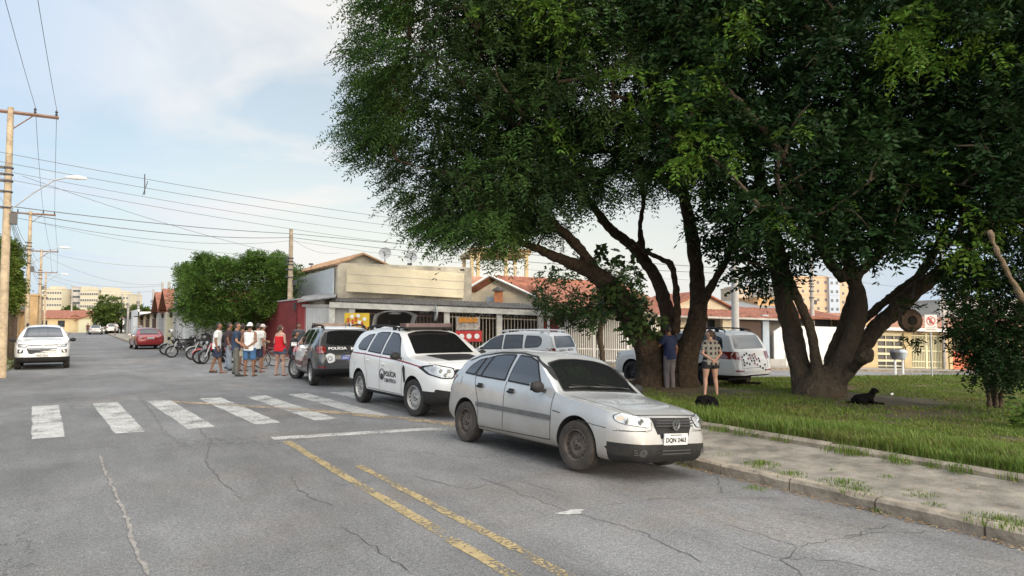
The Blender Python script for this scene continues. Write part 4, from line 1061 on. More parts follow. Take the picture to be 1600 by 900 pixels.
for px, py, Y, lb in ((113, 446, 125, 'slender pole in front of the far twin gables'), (191, 458, 110, 'pale pole left of the far white wall'), (201, 460, 95, 'pole above the far white walled house'), (217, 455, 88, 'dark pole rising behind the low houses of the right row'),
                  (240, 452, 80, 'thin pole behind the farther red gable'), (254, 441, 72, 'pale pole just left of the bush'), (264, 440, 66, 'thin dark pole nearest the bush'), (62, 440, 112, 'leaning far pole beside the left cluster')):
    p = P(px, py, Y); pole('utility_pole', lb, (p.x, p.y, 0), p.z, .13, M_CONCP)
pc = P(455, 358, 35.5); pole('utility_pole', 'utility pole standing between the bush and the red wall', (pc.x, pc.y, 0), pc.z, .12, M_WOODP)
pd = P(1147, 380, 30); pd.z = 6.4; pole('utility_pole', 'square-looking pale concrete pole behind the white four-wheel drive', (pd.x, pd.y, gz(pd.x)), 6.6, .14, mat('pale_pole', (.46, .46, .46), .9, var=.1))
pe = P(1268, 432, 40); pole('utility_pole', 'thin pole seen between the trunks of the right tree', (pe.x, pe.y, -.8), pe.z + 2, .11, M_CONCP)
pf = P(1472, 440, 39); pole('utility_pole', 'dark pole behind the no parking sign', (pf.x, pf.y, -.8), pf.z + .8 + 3, .07, M_CONCP)

M_WIRE = mat('wire', (.13, .13, .14), .7)
def wire(a, b, sag, r, label, name='power_line'):
    o = MB().tube(bez(a, b, sag), r * .62, 5, cap=False).build(name, M_WIRE); tag(o, label, 'cable', 'overhead cables'); return o
W = lambda px, py, Y: P(px, py, Y)
def arm_pt(p, k): return Vector((p.x + math.cos(cr_yaw) * 1.3 * k, p.y + math.sin(cr_yaw) * 1.3 * k, p.z + .12))
q0 = Vector((polepts[0].x, polepts[0].y - 34, polepts[0].z + .3))
for k, nm in ((-.95, 'outer left'), (.5, 'inner right'), (.95, 'outer right')):
    wire(arm_pt(q0, k), arm_pt(polepts[0], k), .5, .011, f'{nm} high wire coming overhead to the nearest crossarm')
    wire(arm_pt(polepts[0], k), arm_pt(polepts[1], k), .35, .012, f'{nm} high wire between the first and second crossarms')
    wire(arm_pt(polepts[1], k), arm_pt(polepts[2], k), .3, .014, f'{nm} high wire between the second and third crossarms')
    wire(arm_pt(polepts[2], k), arm_pt(polepts[3], k), .3, .016, f'{nm} high wire between the third and fourth crossarms')
for (pa, pb, sg_, r_, lb) in (((-60, 226, 20), (760, 357, 37), .25, .014, 'highest of the parallel wires crossing the sky towards the big tree'),
     ((-60, 241, 20), (760, 369, 37), .25, .014, 'second of the parallel wires crossing the sky'), ((-60, 254, 20), (760, 381, 37), .3, .012, 'third of the parallel wires crossing the sky'),
     ((-60, 266, 20), (760, 394, 37), .3, .012, 'fourth of the parallel wires crossing the sky')):
    wire(W(*pa), W(*pb), sg_, r_, lb)
for (pa, pb, sg_, r_, lb) in (((14, 322, 22), (455, 365, 35.5), .12, .024, 'thick upper cable from the nearest pole to the pole by the bush'), ((14, 330, 22), (455, 371, 35.5), .3, .024, 'thick lower cable from the nearest pole to the pole by the bush'),
     ((14, 338, 22), (455, 376, 35.5), .45, .013, 'thin cable below the thick ones, left of the pole by the bush'), ((455, 365, 35.5), (1146, 420, 33), .1, .024, 'thick upper cable from the pole by the bush into the tree'),
     ((455, 371, 35.5), (1146, 428, 33), .25, .022, 'thick lower cable from the pole by the bush into the tree'), ((455, 376, 35.5), (1146, 440, 33), .35, .012, 'thin lower cable passing above the satellite dishes'),
     ((35, 275, 22.5), (455, 400, 35.5), .2, .012, 'steep slack wire from the nearest pole down to the pole by the bush'),
     ((50, 345, 42.5), (455, 402, 35.5), .4, .014, 'lower slack wire from the second pole to the pole by the bush'),
     ((66, 392, 63), (455, 408, 35.5), .8, .014, 'long sagging wire from the third pole across the junction'),
     ((66, 398, 63), (255, 444, 72), .9, .018, 'sagging wire from the third pole to the pole behind the bush'),
     ((72, 428, 92), (255, 446, 72), .8, .02, 'low sagging wire from the fourth pole towards the bush'),
     ((72, 434, 92), (240, 455, 80), .8, .02, 'lowest sagging wire above the far houses'),
     ((455, 372, 35.5), (530, 395, 36), .3, .012, 'short service wire from the pole to the tiled gable'),
     ((1146, 400, 30), (1500, 455, 34), .3, .014, 'wire between the concrete pole and the sign side of the street')):
    wire(W(*pa), W(*pb), sg_, r_, lb)
for j, (y1, y2) in enumerate(((300, 380), (312, 392), (322, 398), (335, 404), (345, 409))):
    wire(W(12 + j, y1, 22), W(46 + j % 2, y2, 42.5), .5, .013, ['uppermost', 'second', 'third', 'fourth', 'lowest'][j] + ' slack bundle cable between the first two left poles')
    wire(W(46, y2, 42.5), W(64, y2 + 28 + j, 63), .4, .015, ['uppermost', 'second', 'third', 'fourth', 'lowest'][j] + ' slack bundle cable between the second and third left poles')
mb = MB(); a = W(226, 272, 26); b = W(226, 304, 26); mb.tube([tuple(a), tuple(b)], .02, 5); mb.tube([tuple(W(231, 283, 26)), tuple(W(223, 305, 26))], .012, 4)
tag(mb.build('line_spacer', M_DARKM), 'small vertical spacer clipped across the parallel wires', 'line spacer')

# ------------------------------------------------------------------ signs and small street furniture
b = G(1457, 594); sgn = thing('parking_sign', 'no parking sign with a crossed letter E on a thin post at the lawn edge', 'sign', b, -YAW)
Yb = 30.0; sc_ = Yb / FPX; topz = P(1457, 492, Yb).z - b.z
mb = MB(); mb.tube([(0, .03, -.2), (0, .03, topz)], .03, 8); mb.build('post', M_GALV, sgn)
pw = 18.5 * sc_; ph = 26 * sc_
MB().box(-pw / 2, pw / 2, -.012, .0, topz - ph, topz + .0).build('plate', mat('sign_white', (.62, .58, .57), .5), sgn)
mred = mat('sign_red', (.42, .02, .03), .5)
cz_ = topz - 9.5 * sc_; rr_ = 7.0 * sc_
mb = MB(); mb.lathe([(rr_ * .8, -.016), (rr_, -.016), (rr_, -.013), (rr_ * .8, -.013)], axis='Y', n=28, c=(0, 0, cz_)); mb.build('red_ring', mred, sgn)
d_ = rr_ * .62; mb = MB(); mb.hexa([(-d_ - .02, -.022, cz_ + d_ - .02), (-d_ + .03, -.022, cz_ + d_ + .03), (-d_ + .03, -.019, cz_ + d_ + .03), (-d_ - .02, -.019, cz_ + d_ - .02), (d_ - .03, -.022, cz_ - d_ - .03), (d_ + .02, -.022, cz_ - d_ + .02), (d_ + .02, -.019, cz_ - d_ + .02), (d_ - .03, -.019, cz_ - d_ - .03)]); o = mb.build('red_bar', mred, sgn); fixnormals(o.data)
flat_text('E', rr_ * 1.15, mat('sign_black', (.02, .02, .02), .5), sgn, (0, -.018, cz_), 'letter')
MB().box(-pw * .4, pw * .4, -.016, -.013, topz - ph * .9, topz - ph * .84).box(-pw * .3, pw * .3, -.016, -.013, topz - ph * .79, topz - ph * .74).build('small_print', M_GREY, sgn)
for px, lb, mt_ in ((1399, 'dark rounded litter bin on a white post by the far kerb', M_DARKM), (1411, 'pale rounded litter bin on a white post by the far kerb', mat('bin_pale', (.40, .44, .48), .5))):
    b = G(px, 586); t = thing('litter_bin', lb, 'litter bin', b, -YAW, 'litter bins on posts')
    MB().tube([(0, 0, -.1), (0, 0, .85)], .055, 8).build('post', M_WMET, t)
    MB().lathe([(.02, .72), (.14, .76), (.2, .95), (.22, 1.08)], n=14).build('basket', mt_, t, smooth=True)
    MB().lathe([(.235, 1.08), (.2, 1.16), (.08, 1.22), (.0, 1.23)], n=14).build('lid', mt_, t, smooth=True)
# ------------------------------------------------------------------ vegetation
def mesh_np(name, v, f4, m, parent, loc=None):
    n = len(v); me = bpy.data.meshes.new(name); me.vertices.add(n); me.vertices.foreach_set('co', v.astype(np.float32).ravel())
    nf = len(f4); me.loops.add(nf * 4); me.polygons.add(nf); me.loops.foreach_set('vertex_index', f4.ravel()); me.polygons.foreach_set('loop_start', np.arange(nf) * 4)
    try: me.polygons.foreach_set('loop_total', np.full(nf, 4))
    except Exception: pass
    me.materials.append(m); me.update(calc_edges=True)
    return link(name, me, parent)
def unit(a): return a / (np.linalg.norm(a, axis=1, keepdims=True) + 1e-9)
def sprays(C, D, rl, k, ll, lw, droop=.35, fold=.25):
    n = len(C); D = unit(D); up = np.array([0, 0, 1.0]) + rng.normal(0, .35, (n, 3)); S = unit(np.cross(D, up)); N = np.cross(S, D)
    rlv = rl * rng.uniform(.6, 1.3, n)[:, None]; V = []
    for j in range(k):
        t = (j + .6) / k; pos = C + D * rlv * t + np.array([0, 0, -1.0]) * droop * rlv * t * t
        for sg in (-1, 1):
            d = unit(S * sg * .85 + D * .55 - N * fold * rng.uniform(0, 1.5, (n, 1)) + rng.normal(0, .22, (n, 3)))
            w = unit(np.cross(d, N + rng.normal(0, .45, (n, 3)))); l = ll * rng.uniform(.7, 1.2, (n, 1)); ww = lw * rng.uniform(.8, 1.15, (n, 1)) / 2
            V.append(np.stack([pos, pos + d * l * .45 + w * ww, pos + d * l, pos + d * l * .45 - w * ww], 1))
    return np.concatenate(V).reshape(-1, 3)
def leafmesh(name, V, m, parent):
    V = V - np.array(parent.location)[None, :]
    f = np.arange(len(V)).reshape(-1, 4); return mesh_np(name, V, f, m, parent)
def clump(c, r, n, up=.25, shell=.55):
    d = unit(rng.normal(0, 1, (n, 3))); rad = rng.uniform(shell, 1, n)[:, None] ** 1.2
    p = np.array(c)[None, :] + d * rad * np.array(r)[None, :]
    return p, d + np.array([0, 0, up]) + rng.normal(0, .35, (n, 3))
def leafmat(name, col, col2, trans=.25, vs=.6, rough=.5):
    return mat(name, col, rough, var=.35, vscale=vs, trans=trans, island=.35, col2=col2, spec=.1)
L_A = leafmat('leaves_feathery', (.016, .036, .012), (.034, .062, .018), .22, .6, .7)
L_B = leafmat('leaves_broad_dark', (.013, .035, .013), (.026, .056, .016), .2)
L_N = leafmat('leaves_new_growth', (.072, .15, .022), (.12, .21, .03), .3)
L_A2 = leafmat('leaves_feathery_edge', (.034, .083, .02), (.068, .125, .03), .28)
L_BU = leafmat('leaves_bush', (.065, .14, .028), (.13, .21, .04), .25, 1.2)
L_S = leafmat('leaves_small_tree', (.025, .05, .018), (.05, .08, .025), .25, 1.2)
L_FAR = leafmat('leaves_far', (.05, .085, .02), (.10, .14, .035), .2, .5)
BARK = mat('bark', (.095, .066, .045), .95, spec=.15, var=.6, vscale=9, bump=1, bscale=14, col2=(.075, .055, .04))
BARK2 = mat('bark_grey', (.155, .118, .08), .95, spec=.15, var=.5, vscale=7, bump=1, bscale=16, col2=(.10, .08, .06))

def Pp(l, Yd=None):        # list of (px, py, Y, radius in px) -> points, radii in metres
    pts = [P(a, b, Y) for a, b, Y, r in l]; rs = [r * Y / FPX for a, b, Y, r in l]; return pts, rs
def stems_mesh(root, stems, voxel=.05, m=BARK, name='trunk', roots=None):
    mb = MB()
    for st in stems:
        pts, rs = Pp(st); rs = [r_ * .84 for r_ in rs]; fine = []; fr = []
        for i in range(len(pts) - 1):
            for k in range(6):
                t = k / 6; p0 = pts[max(i - 1, 0)]; p1 = pts[i]; p2 = pts[i + 1]; p3 = pts[min(i + 2, len(pts) - 1)]
                q = .5 * ((2 * p1) + (-p0 + p2) * t + (2 * p0 - 5 * p1 + 4 * p2 - p3) * t * t + (-p0 + 3 * p1 - 3 * p2 + p3) * t ** 3)
                rr = rs[i] + (rs[i + 1] - rs[i]) * t; fine.append(q + Vector((noise.noise(q * 1.4), noise.noise(q * 1.4 + Vector((5, 0, 0))), 0)) * rr * .25)
                fr.append(rr * (1 + .12 * noise.noise(q * 2.2)))
        fine.append(pts[-1]); fr.append(rs[-1])
        mb.tube([tuple(p - root.location) for p in fine], fr, 12)
    if roots:
        for a in roots:
            mb.tube([tuple(Vector(p) - root.location) for p in a[0]], a[1], 8)
    me = remesh(mb, voxel, 2, name)
    nv = len(me.vertices); co = np.zeros(nv * 3); no = np.zeros(nv * 3)
    me.vertices.foreach_get('co', co); me.vertices.foreach_get('normal', no); co = co.reshape(-1, 3); no = no.reshape(-1, 3)
    dn = np.array([noise.noise(Vector(c) * 5.5) * .03 + noise.noise(Vector((c[0] * 14, c[1] * 14, c[2] * 3))) * .02 for c in co])
    me.vertices.foreach_set('co', (co + no * dn[:, None]).ravel())
    me.materials.clear(); me.materials.append(m)
    return link(name, me, root, smooth=True, angle=80)
def to_clumps(root, sk, centers, m=BARK, r0=.05, frac=.6, name='branches'):
    mb = MB(); sk = np.array([tuple(p) for p in sk])
    for c in centers:
        if random.random() > frac: continue
        d = np.linalg.norm(sk - np.array(c), axis=1); i = int(np.argmin(d * rng.uniform(.8, 1.2, len(d)))); a = Vector(sk[i]); b = Vector(c); L_ = (b - a).length
        if L_ < .2 or L_ > 7: continue
        j = Vector((random.uniform(-1, 1), random.uniform(-1, 1), random.uniform(-.2, 1))) * L_ * .13
        r = r0 * (.5 + L_ / 4)
        mb.tube([tuple(p - root.location) for p in (a, a.lerp(b, .35) + j, a.lerp(b, .7) + j * .8, b)], [r, r * .7, r * .42, r * .15], 6)
        sk = np.vstack([sk, np.array([tuple(a.lerp(b, .5) + j)]), np.array([tuple(a.lerp(b, .75) + j * .7)])])
    return mb.build(name, m, root, smooth=True)
def fill(poly, n, Y0, Y1, y0=-160):
    out = []; xs = [p[0] for p in poly]; ys = [p[1] for p in poly]
    while len(out) < n:
        px = random.uniform(min(xs), max(xs)); py = random.uniform(y0, max(ys))
        if inside(poly, px, py): out.append((px, py, random.uniform(Y0, Y1)))
    return out

# --- left big tree: several leaning stems, feathery crown reaching over the street
bA = G(1040, 604); tA = thing('big_tree', 'big leaning multi-stemmed tree with feathery leaves, the left one on the lawn', 'tree', bA)
Y = 18.6
S1 = [(1012, 612, 18.4, 30), (1018, 575, 18.4, 26), (1003, 530, 18.2, 23), (975, 478, 17.8, 20), (940, 435, 17.4, 17), (885, 408, 17, 11), (838, 388, 16.8, 8), (780, 366, 16.6, 5.5), (715, 352, 16.4, 3.5), (660, 340, 16.2, 2)]
S2 = [(1040, 612, 18.7, 24), (1042, 560, 18.7, 20), (1043, 500, 18.8, 14), (1030, 446, 19, 12), (992, 388, 19, 10), (953, 357, 19, 9), (920, 315, 19, 7), (865, 262, 19, 6), (790, 215, 18.8, 5), (700, 185, 18.6, 3.5), (600, 170, 18.4, 2)]
S3 = [(1068, 612, 18.5, 28), (1074, 560, 18.5, 23), (1087, 505, 18.6, 18), (1090, 460, 18.7, 15), (1085, 405, 18.8, 12.5), (1077, 345, 18.8, 12), (1064, 290, 18.8, 11), (1045, 200, 18.6, 9), (1000, 100, 18.2, 7), (930, 10, 18, 5)]
S4 = [(1056, 520, 18.5, 8), (1058, 462, 18.2, 6.5), (1050, 418, 18.0, 6), (1040, 408, 18, 6), (1008, 392, 17.9, 4.5), (985, 372, 17.8, 3)]
S5 = [(1092, 490, 18.6, 10), (1108, 455, 18.4, 8), (1124, 425, 18.2, 7), (1140, 395, 18, 6), (1152, 340, 17.8, 4.5), (1165, 280, 17.8, 3)]
S6 = [(1005, 395, 19, 7), (1000, 350, 18.8, 5), (1005, 300, 18.6, 4.5), (990, 240, 18.4, 4), (960, 170, 18.4, 3)]
S7 = [(965, 472, 17.8, 13), (930, 420, 17.2, 10), (890, 372, 16.6, 9), (830, 322, 16, 8), (760, 290, 15.5, 6), (690, 270, 15, 4), (620, 250, 14.6, 2.5)]
S8 = [(1060, 300, 18.8, 9), (980, 240, 17.2, 8), (890, 230, 16, 7), (800, 190, 15, 5), (720, 130, 14.5, 4), (640, 60, 14.2, 2.5)]
roots = [([G(1020, 598, .15), G(985, 604, .08), G(962, 612, -.02)], [.24, .15, .06]), ([G(1010, 600, .12), G(1000, 616, .03), G(985, 628, -.06)], [.2, .12, .05]),
         ([G(1075, 600, .15), G(1098, 606, .05), G(1115, 610, -.05)], [.22, .12, .05]), ([G(1062, 606, .1), G(1070, 620, .02), G(1082, 628, -.06)], [.2, .1, .05]), ([G(1040, 606, .1), G(1038, 622, .0), G(1030, 632, -.08)], [.2, .1, .05])]
stems_mesh(tA, [S1, S2, S3, S4, S5, S6, S7, S8], .045, BARK, 'trunk', roots)
POLA = [(605, -160), (608, 20), (622, 70), (588, 112), (600, 150), (590, 195), (608, 232), (650, 258), (688, 300), (708, 330), (705, 348), (725, 364), (765, 366), (830, 355), (862, 330), (905, 300), (985, 285), (1070, 290), (1120, 300), (1130, -160)]
cA = fill(POLA, 500, 13.2, 20.5)
cA += [(px + random.gauss(0, 9), py + random.gauss(0, 9), random.uniform(14, 18)) for px, py in ((580, 118), (574, 190), (598, 40), (592, 70), (590, 165), (600, 235), (625, 262), (655, 295), (682, 330), (688, 345), (705, 358), (735, 366), (765, 366), (800, 362), (840, 358), (592, 210), (600, 150), (590, 10), (700, 335), (720, 325), (770, 335), (820, 330)) for _ in range(2)]
cen = []; V = []; V2 = []
for px, py, Yc in cA:
    c = P(px, py, Yc)
    if c.z < 2.9: continue
    cen.append(tuple(c)); edge = px < 660 or py > 330
    r = random.uniform(.32, .55) if edge else random.uniform(.5, .9)
    p, d = clump(c, (r * 1.15, r * 1.15, r * .36), 44 if edge else 48, .05)
    if edge:      # fronds of one bough share a direction, outwards and drooping
        bd = np.array([*cam2w(random.uniform(-1, -.3) if px < 760 else random.uniform(-.7, .7), random.uniform(-.7, .5)), random.uniform(-.35, .1)])
        d = bd[None, :] * 1.6 + rng.normal(0, .38, d.shape)
    else: d = d + np.array([0, 0, -.15])
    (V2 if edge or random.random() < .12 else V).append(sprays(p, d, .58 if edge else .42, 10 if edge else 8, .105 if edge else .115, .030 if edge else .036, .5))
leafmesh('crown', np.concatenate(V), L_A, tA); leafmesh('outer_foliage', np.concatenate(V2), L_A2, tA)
skA = [P(a, b, y_) for st in (S1[4:], S2[3:], S3[4:], S4[3:], S5[2:], S6, S7[1:], S8) for a, b, y_, r in st]
to_clumps(tA, skA, cen, BARK, .045, .75)
V = []
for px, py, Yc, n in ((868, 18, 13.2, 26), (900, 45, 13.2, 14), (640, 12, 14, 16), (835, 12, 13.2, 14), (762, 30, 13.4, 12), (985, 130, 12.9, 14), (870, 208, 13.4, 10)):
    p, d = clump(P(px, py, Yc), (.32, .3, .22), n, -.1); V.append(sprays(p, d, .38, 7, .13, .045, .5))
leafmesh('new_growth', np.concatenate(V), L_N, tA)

# --- right big tree with broad leaves
bB = G(1290, 614); tB = thing('big_tree', 'big spreading tree with thick forking stems and a cut stub, right of the woman', 'tree', bB)
T1 = [(1262, 618, 17.0, 26), (1252, 575, 17.2, 20), (1240, 530, 17.4, 18), (1228, 485, 17.6, 17), (1220, 445, 17.8, 16), (1210, 390, 18, 14), (1195, 310, 18, 12), (1165, 210, 17.5, 10), (1130, 130, 17, 8), (1080, 40, 16.5, 6)]
T2 = [(1276, 600, 16.7, 14), (1274, 560, 16.7, 10), (1268, 518, 16.7, 9), (1252, 478, 16.7, 8.5), (1238, 448, 16.7, 8), (1225, 410, 16.6, 7), (1215, 360, 16.4, 6)]
T3 = [(1298, 618, 16.6, 26), (1308, 585, 16.6, 20), (1322, 548, 16.6, 17), (1338, 508, 16.6, 16), (1342, 465, 16.6, 13), (1330, 425, 16.6, 12), (1318, 380, 16.5, 10), (1312, 310, 16.3, 9), (1320, 230, 16, 8), (1350, 130, 15.6, 6)]
T4 = [(1290, 590, 17, 12), (1300, 555, 17.2, 11), (1314, 515, 17.3, 10), (1328, 470, 17.4, 9), (1340, 430, 17.5, 9), (1372, 400, 17.5, 9), (1392, 350, 17.5, 8), (1410, 270, 17.3, 7)]
T5 = [(1322, 572, 16.9, 14), (1342, 545, 16.9, 15), (1368, 515, 17, 16), (1400, 484, 17, 16), (1432, 452, 17, 15), (1470, 425, 17, 13), (1510, 390, 16.8, 11), (1560, 330, 16.4, 9), (1610, 250, 16, 7)]
T6 = [(1345, 505, 17.3, 8), (1375, 477, 17.3, 8), (1410, 450, 17.4, 8), (1440, 425, 17.4, 8), (1465, 385, 17.4, 7), (1490, 320, 17.2, 6)]
T7 = [(1318, 592, 16.4, 11), (1333, 574, 16.2, 9), (1344, 562, 15.8, 11), (1352, 556, 15.6, 13), (1355, 554, 15.5, 13)]
T8 = [(1216, 236, 13.2, 7), (1195, 205, 13.3, 8), (1170, 180, 13.5, 8), (1148, 152, 13.7, 7.5), (1110, 120, 14.2, 6)]
T9 = [(1212, 225, 13.1, 6), (1240, 280, 14.4, 8), (1262, 340, 15.6, 9), (1290, 400, 16.4, 10), (1320, 440, 16.6, 10)]
roots = [([G(1268, 612, .2), G(1240, 622, .05), G(1215, 630, -.05)], [.26, .14, .05]), ([G(1300, 614, .2), G(1312, 630, .05), G(1322, 640, -.06)], [.26, .14, .05]),
         ([G(1283, 616, .2), G(1275, 632, .05), G(1268, 644, -.06)], [.28, .14, .05]), ([G(1310, 608, .15), G(1340, 612, .03), G(1360, 616, -.06)], [.2, .1, .05])]
T0 = [(1276, 628, 16.9, 46), (1283, 603, 16.9, 42), (1290, 583, 16.9, 30), (1293, 570, 16.9, 16)]
stems_mesh(tB, [T0, T1, T2, T3, T4, T5, T6, T7, T8, T9], .045, BARK2, 'trunk', roots)
POLB = [(1030, -160), (1040, 120), (1062, 210), (1092, 270), (1120, 330), (1160, 392), (1215, 415), (1262, 418), (1310, 395), (1375, 380), (1440, 372), (1500, 395), (1580, 390), (1700, 400), (1760, -160)]
cB = fill(POLB, 620, 12.6, 20)
cB += [(px + random.gauss(0, 8), py + random.gauss(0, 8), random.uniform(15, 17.5)) for px, py in ((1125, 350), (1150, 395), (1175, 415), (1195, 430), (1230, 425), (1220, 400), (1480, 420), (1500, 430), (1350, 400), (1130, 380), (1180, 440), (1525, 420), (1545, 440)) for _ in range(2)]
cen = []; V = []
for px, py, Yc in cB:
    c = P(px, py, Yc)
    if c.z < 2.6: continue
    cen.append(tuple(c)); r = random.uniform(.5, .9) if py < 370 else random.uniform(.22, .4)
    p, d = clump(c, (r * 1.1, r * 1.1, r * .5), 40 if py < 370 else 16, .0)
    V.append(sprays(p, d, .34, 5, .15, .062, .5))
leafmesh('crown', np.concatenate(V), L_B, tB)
skB = [P(a, b, y_) for st in (T1[4:], T2[4:], T3[4:], T4[4:], T5[4:], T6[2:], T8) for a, b, y_, r in st]
to_clumps(tB, skB, cen, BARK2, .045, .6)
V = []
for px, py, Yc, n in ((1395, 45, 12.4, 34), (1418, 75, 12.4, 34), (1440, 30, 12.4, 30), (1465, 85, 12.5, 18), (1400, 100, 12.4, 14), (1530, 40, 12.6, 16), (1545, 75, 12.6, 10), (1050, 125, 12.7, 14), (1115, 115, 12.7, 16), (1072, 165, 12.6, 16), (1085, 230, 12.6, 22), (1060, 250, 12.6, 20), (1115, 205, 12.6, 12),
                     (1140, 40, 12.7, 16), (1160, 10, 12.7, 12), (1130, 240, 12.7, 12), (1235, 195, 12.8, 8), (1510, 380, 12.6, 10), (1465, 258, 12.6, 8), (1590, 90, 12.6, 12), (1500, 330, 12.6, 8), (1222, 335, 13, 8), (1560, 350, 12.6, 10), (1480, 375, 12.6, 8), (1325, 300, 13, 6), (1430, 290, 12.6, 6)):
    p, d = clump(P(px, py, Yc), (.26, .25, .22), n, -.2); V.append(sprays(p, d, .30, 6, .12, .05, .6))
leafmesh('new_growth', np.concatenate(V), L_N, tB)
V_DK = mat('dark_hole', (.012, .010, .009), .95)
hp = P(1423, 501, 15.2); ht = thing('hanging_planter', 'round brown disc planter with dark centre hanging from the thick right limb', 'planter', hp)
rp = 18 * 15.2 / FPX
mb = MB(); mb.lathe([(.0, -.02), (rp * .35, -.03), (rp * .42, -.07), (rp * .9, -.06), (rp, -.02), (rp, .06), (rp * .8, .12), (0, .12)], axis='Y', n=28); mb.build('disc', mat('planter_brown', (.10, .065, .045), .9, var=.3, vscale=8, bump=.5), ht, smooth=True).rotation_euler = (0, 0, -YAW)
mb = MB(); mb.lathe([(0, -.075), (rp * .33, -.07), (rp * .33, -.05)], axis='Y', n=20); mb.build('centre', V_DK, ht).rotation_euler = (0, 0, -YAW)
top = P(1430, 440, 15.6) - hp; mb = MB(); mb.tube([(0, 0, rp * .9), tuple(top)], .008, 4); mb.build('cord', M_DARKM, ht)
V = []
for dx, dz in ((0, -.33), (.08, -.38), (0, .3), (.15, .3), (-.1, .33)):
    p, d = clump(hp + Vector((dx, 0, dz)), (.1, .1, .06), 8, -.6 if dz < 0 else .3); V.append(sprays(p, d, .2, 3, .15, .04, .5))
leafmesh('fern_leaves', np.concatenate(V), L_S, ht)

# --- climbing vine with big leaves on the left tree's leaning stem
vb = P(985, 520, 17.4); vt = thing('climbing_vine', 'climbing vine of large dark heart-shaped leaves on the leaning stem of the left tree', 'vine', vb)
V = []
for k in range(26):
    t = random.random(); i = min(int(t * 4), 3); a = [(992, 512), (982, 492), (965, 465), (950, 420), (940, 380)][i]; b = [(992, 512), (982, 492), (965, 465), (950, 420), (940, 380)][i + 1]; q = t * 4 - i
    c = P(a[0] + (b[0] - a[0]) * q + random.gauss(8, 20), a[1] + (b[1] - a[1]) * q + random.gauss(0, 10), 17.1 + random.uniform(-.3, .3))
    p, d = clump(c, (.14, .14, .14), 5, -.6); V.append(sprays(p, d, .2, 2, .19, .13, .5))
leafmesh('vine_leaves', np.concatenate(V), L_S, vt)

# --- small street tree in front of the bar fence
b = G(941, 574); Ys = 33.5; b = P(941, 572, Ys); b.z = gz(b.x) + .1
st_ = thing('street_tree', 'small street tree with a thin knobbly trunk in front of the white bar fence', 'tree', b)
stems_mesh(st_, [[(942, 576, Ys, 6.5), (941, 550, Ys, 5), (937, 528, Ys, 6), (940, 500, Ys, 4.5), (940, 470, Ys, 3.5), (930, 440, Ys, 2.5), (915, 420, Ys, 1.5)], [(940, 490, Ys, 3), (910, 470, Ys - .5, 2.5), (880, 450, Ys - 1, 1.2)], [(940, 485, Ys, 3), (965, 460, Ys + .5, 2), (985, 440, Ys + .7, 1)]], .035, BARK2)
V = []; cen = []
for px, py in [(random.uniform(848, 1000), random.uniform(418, 505)) for _ in range(42)] + [(850, 440), (860, 470), (870, 490), (905, 412), (940, 405), (985, 430), (995, 470)]:
    if ((px - 922) / 82) ** 2 + ((py - 458) / 54) ** 2 > 1: continue
    c = P(px, py, Ys + random.uniform(-2, 1.8)); p, d = clump(c, (.5, .5, .32), 24, -.1); V.append(sprays(p, d, .35, 3, .2, .11, .5)); cen.append(tuple(c))
leafmesh('crown', np.concatenate(V), L_S, st_)
to_clumps(st_, [P(940, 480, Ys), P(915, 460, Ys), P(960, 455, Ys)], cen, BARK2, .03, .7)

# --- dense shrub with several stems at the right
b = G(1556, 633); Yq = 14.6; sh_ = thing('multi_stem_shrub', 'tall leafy shrub on several thin stems at the right of the lawn', 'shrub', b)
stems_mesh(sh_, [[(1545, 636, Yq, 4.5), (1543, 600, Yq, 4), (1544, 560, Yq, 4.5), (1540, 500, Yq, 3), (1530, 450, Yq, 2)], [(1556, 638, Yq, 5), (1556, 590, Yq, 4), (1552, 540, Yq - .2, 4), (1556, 470, Yq, 3)],
     [(1564, 636, Yq + .1, 4.5), (1568, 590, Yq, 3.5), (1578, 540, Yq, 3), (1592, 480, Yq, 2)], [(1550, 634, Yq + .25, 4), (1549, 580, Yq + .2, 3.5), (1530, 530, Yq + .3, 2.5), (1508, 480, Yq + .3, 2)]], .018, BARK2)
V = []; cen = []
for _ in range(125):
    py = random.uniform(395, 590); w = 72 if py < 500 else max(20, 72 - (py - 500) * .55); px = 1553 + random.uniform(-w, w + 12)
    if 478 < py < 560 and px < 1494: continue
    c = P(px, py, Yq + random.uniform(-.9, .9)); cen.append(tuple(c)); p, d = clump(c, (.26, .26, .22), 24, -.1); V.append(sprays(p, d, .22, 4, .085, .045, .5))
leafmesh('crown', np.concatenate(V), L_B, sh_)
to_clumps(sh_, [P(1545, 560, Yq), P(1556, 520, Yq), P(1566, 560, Yq), P(1540, 480, Yq)], cen, BARK2, .02, .4)
V = []
for px, py, n in ((1528, 440, 10), (1555, 415, 12), (1590, 435, 10)):
    p, d = clump(P(px, py, Yq - .8), (.2, .2, .15), n, 0); V.append(sprays(p, d, .22, 4, .09, .045, .5))
leafmesh('new_growth', np.concatenate(V), L_N, sh_)
b = G(1630, 690); s2 = thing('low_shrub', 'low green shrub at the right picture edge beside the bare soil', 'shrub', b); V = []
for px, py in ((1606, 640), (1612, 655), (1625, 630), (1640, 650), (1620, 670), (1600, 662)): p, d = clump(P(px, py, 12), (.2, .2, .18), 26, .1); V.append(sprays(p, d, .2, 4, .08, .04, .4))
leafmesh('foliage', np.concatenate(V), L_BU, s2)
b = Vector((*cam2w(10.2, 12), 0)); b.z = gi(b.x, b.y); t3 = thing('edge_tree', 'tree outside the right edge, only its pale sunlit limb and leaves in the picture', 'tree', b)
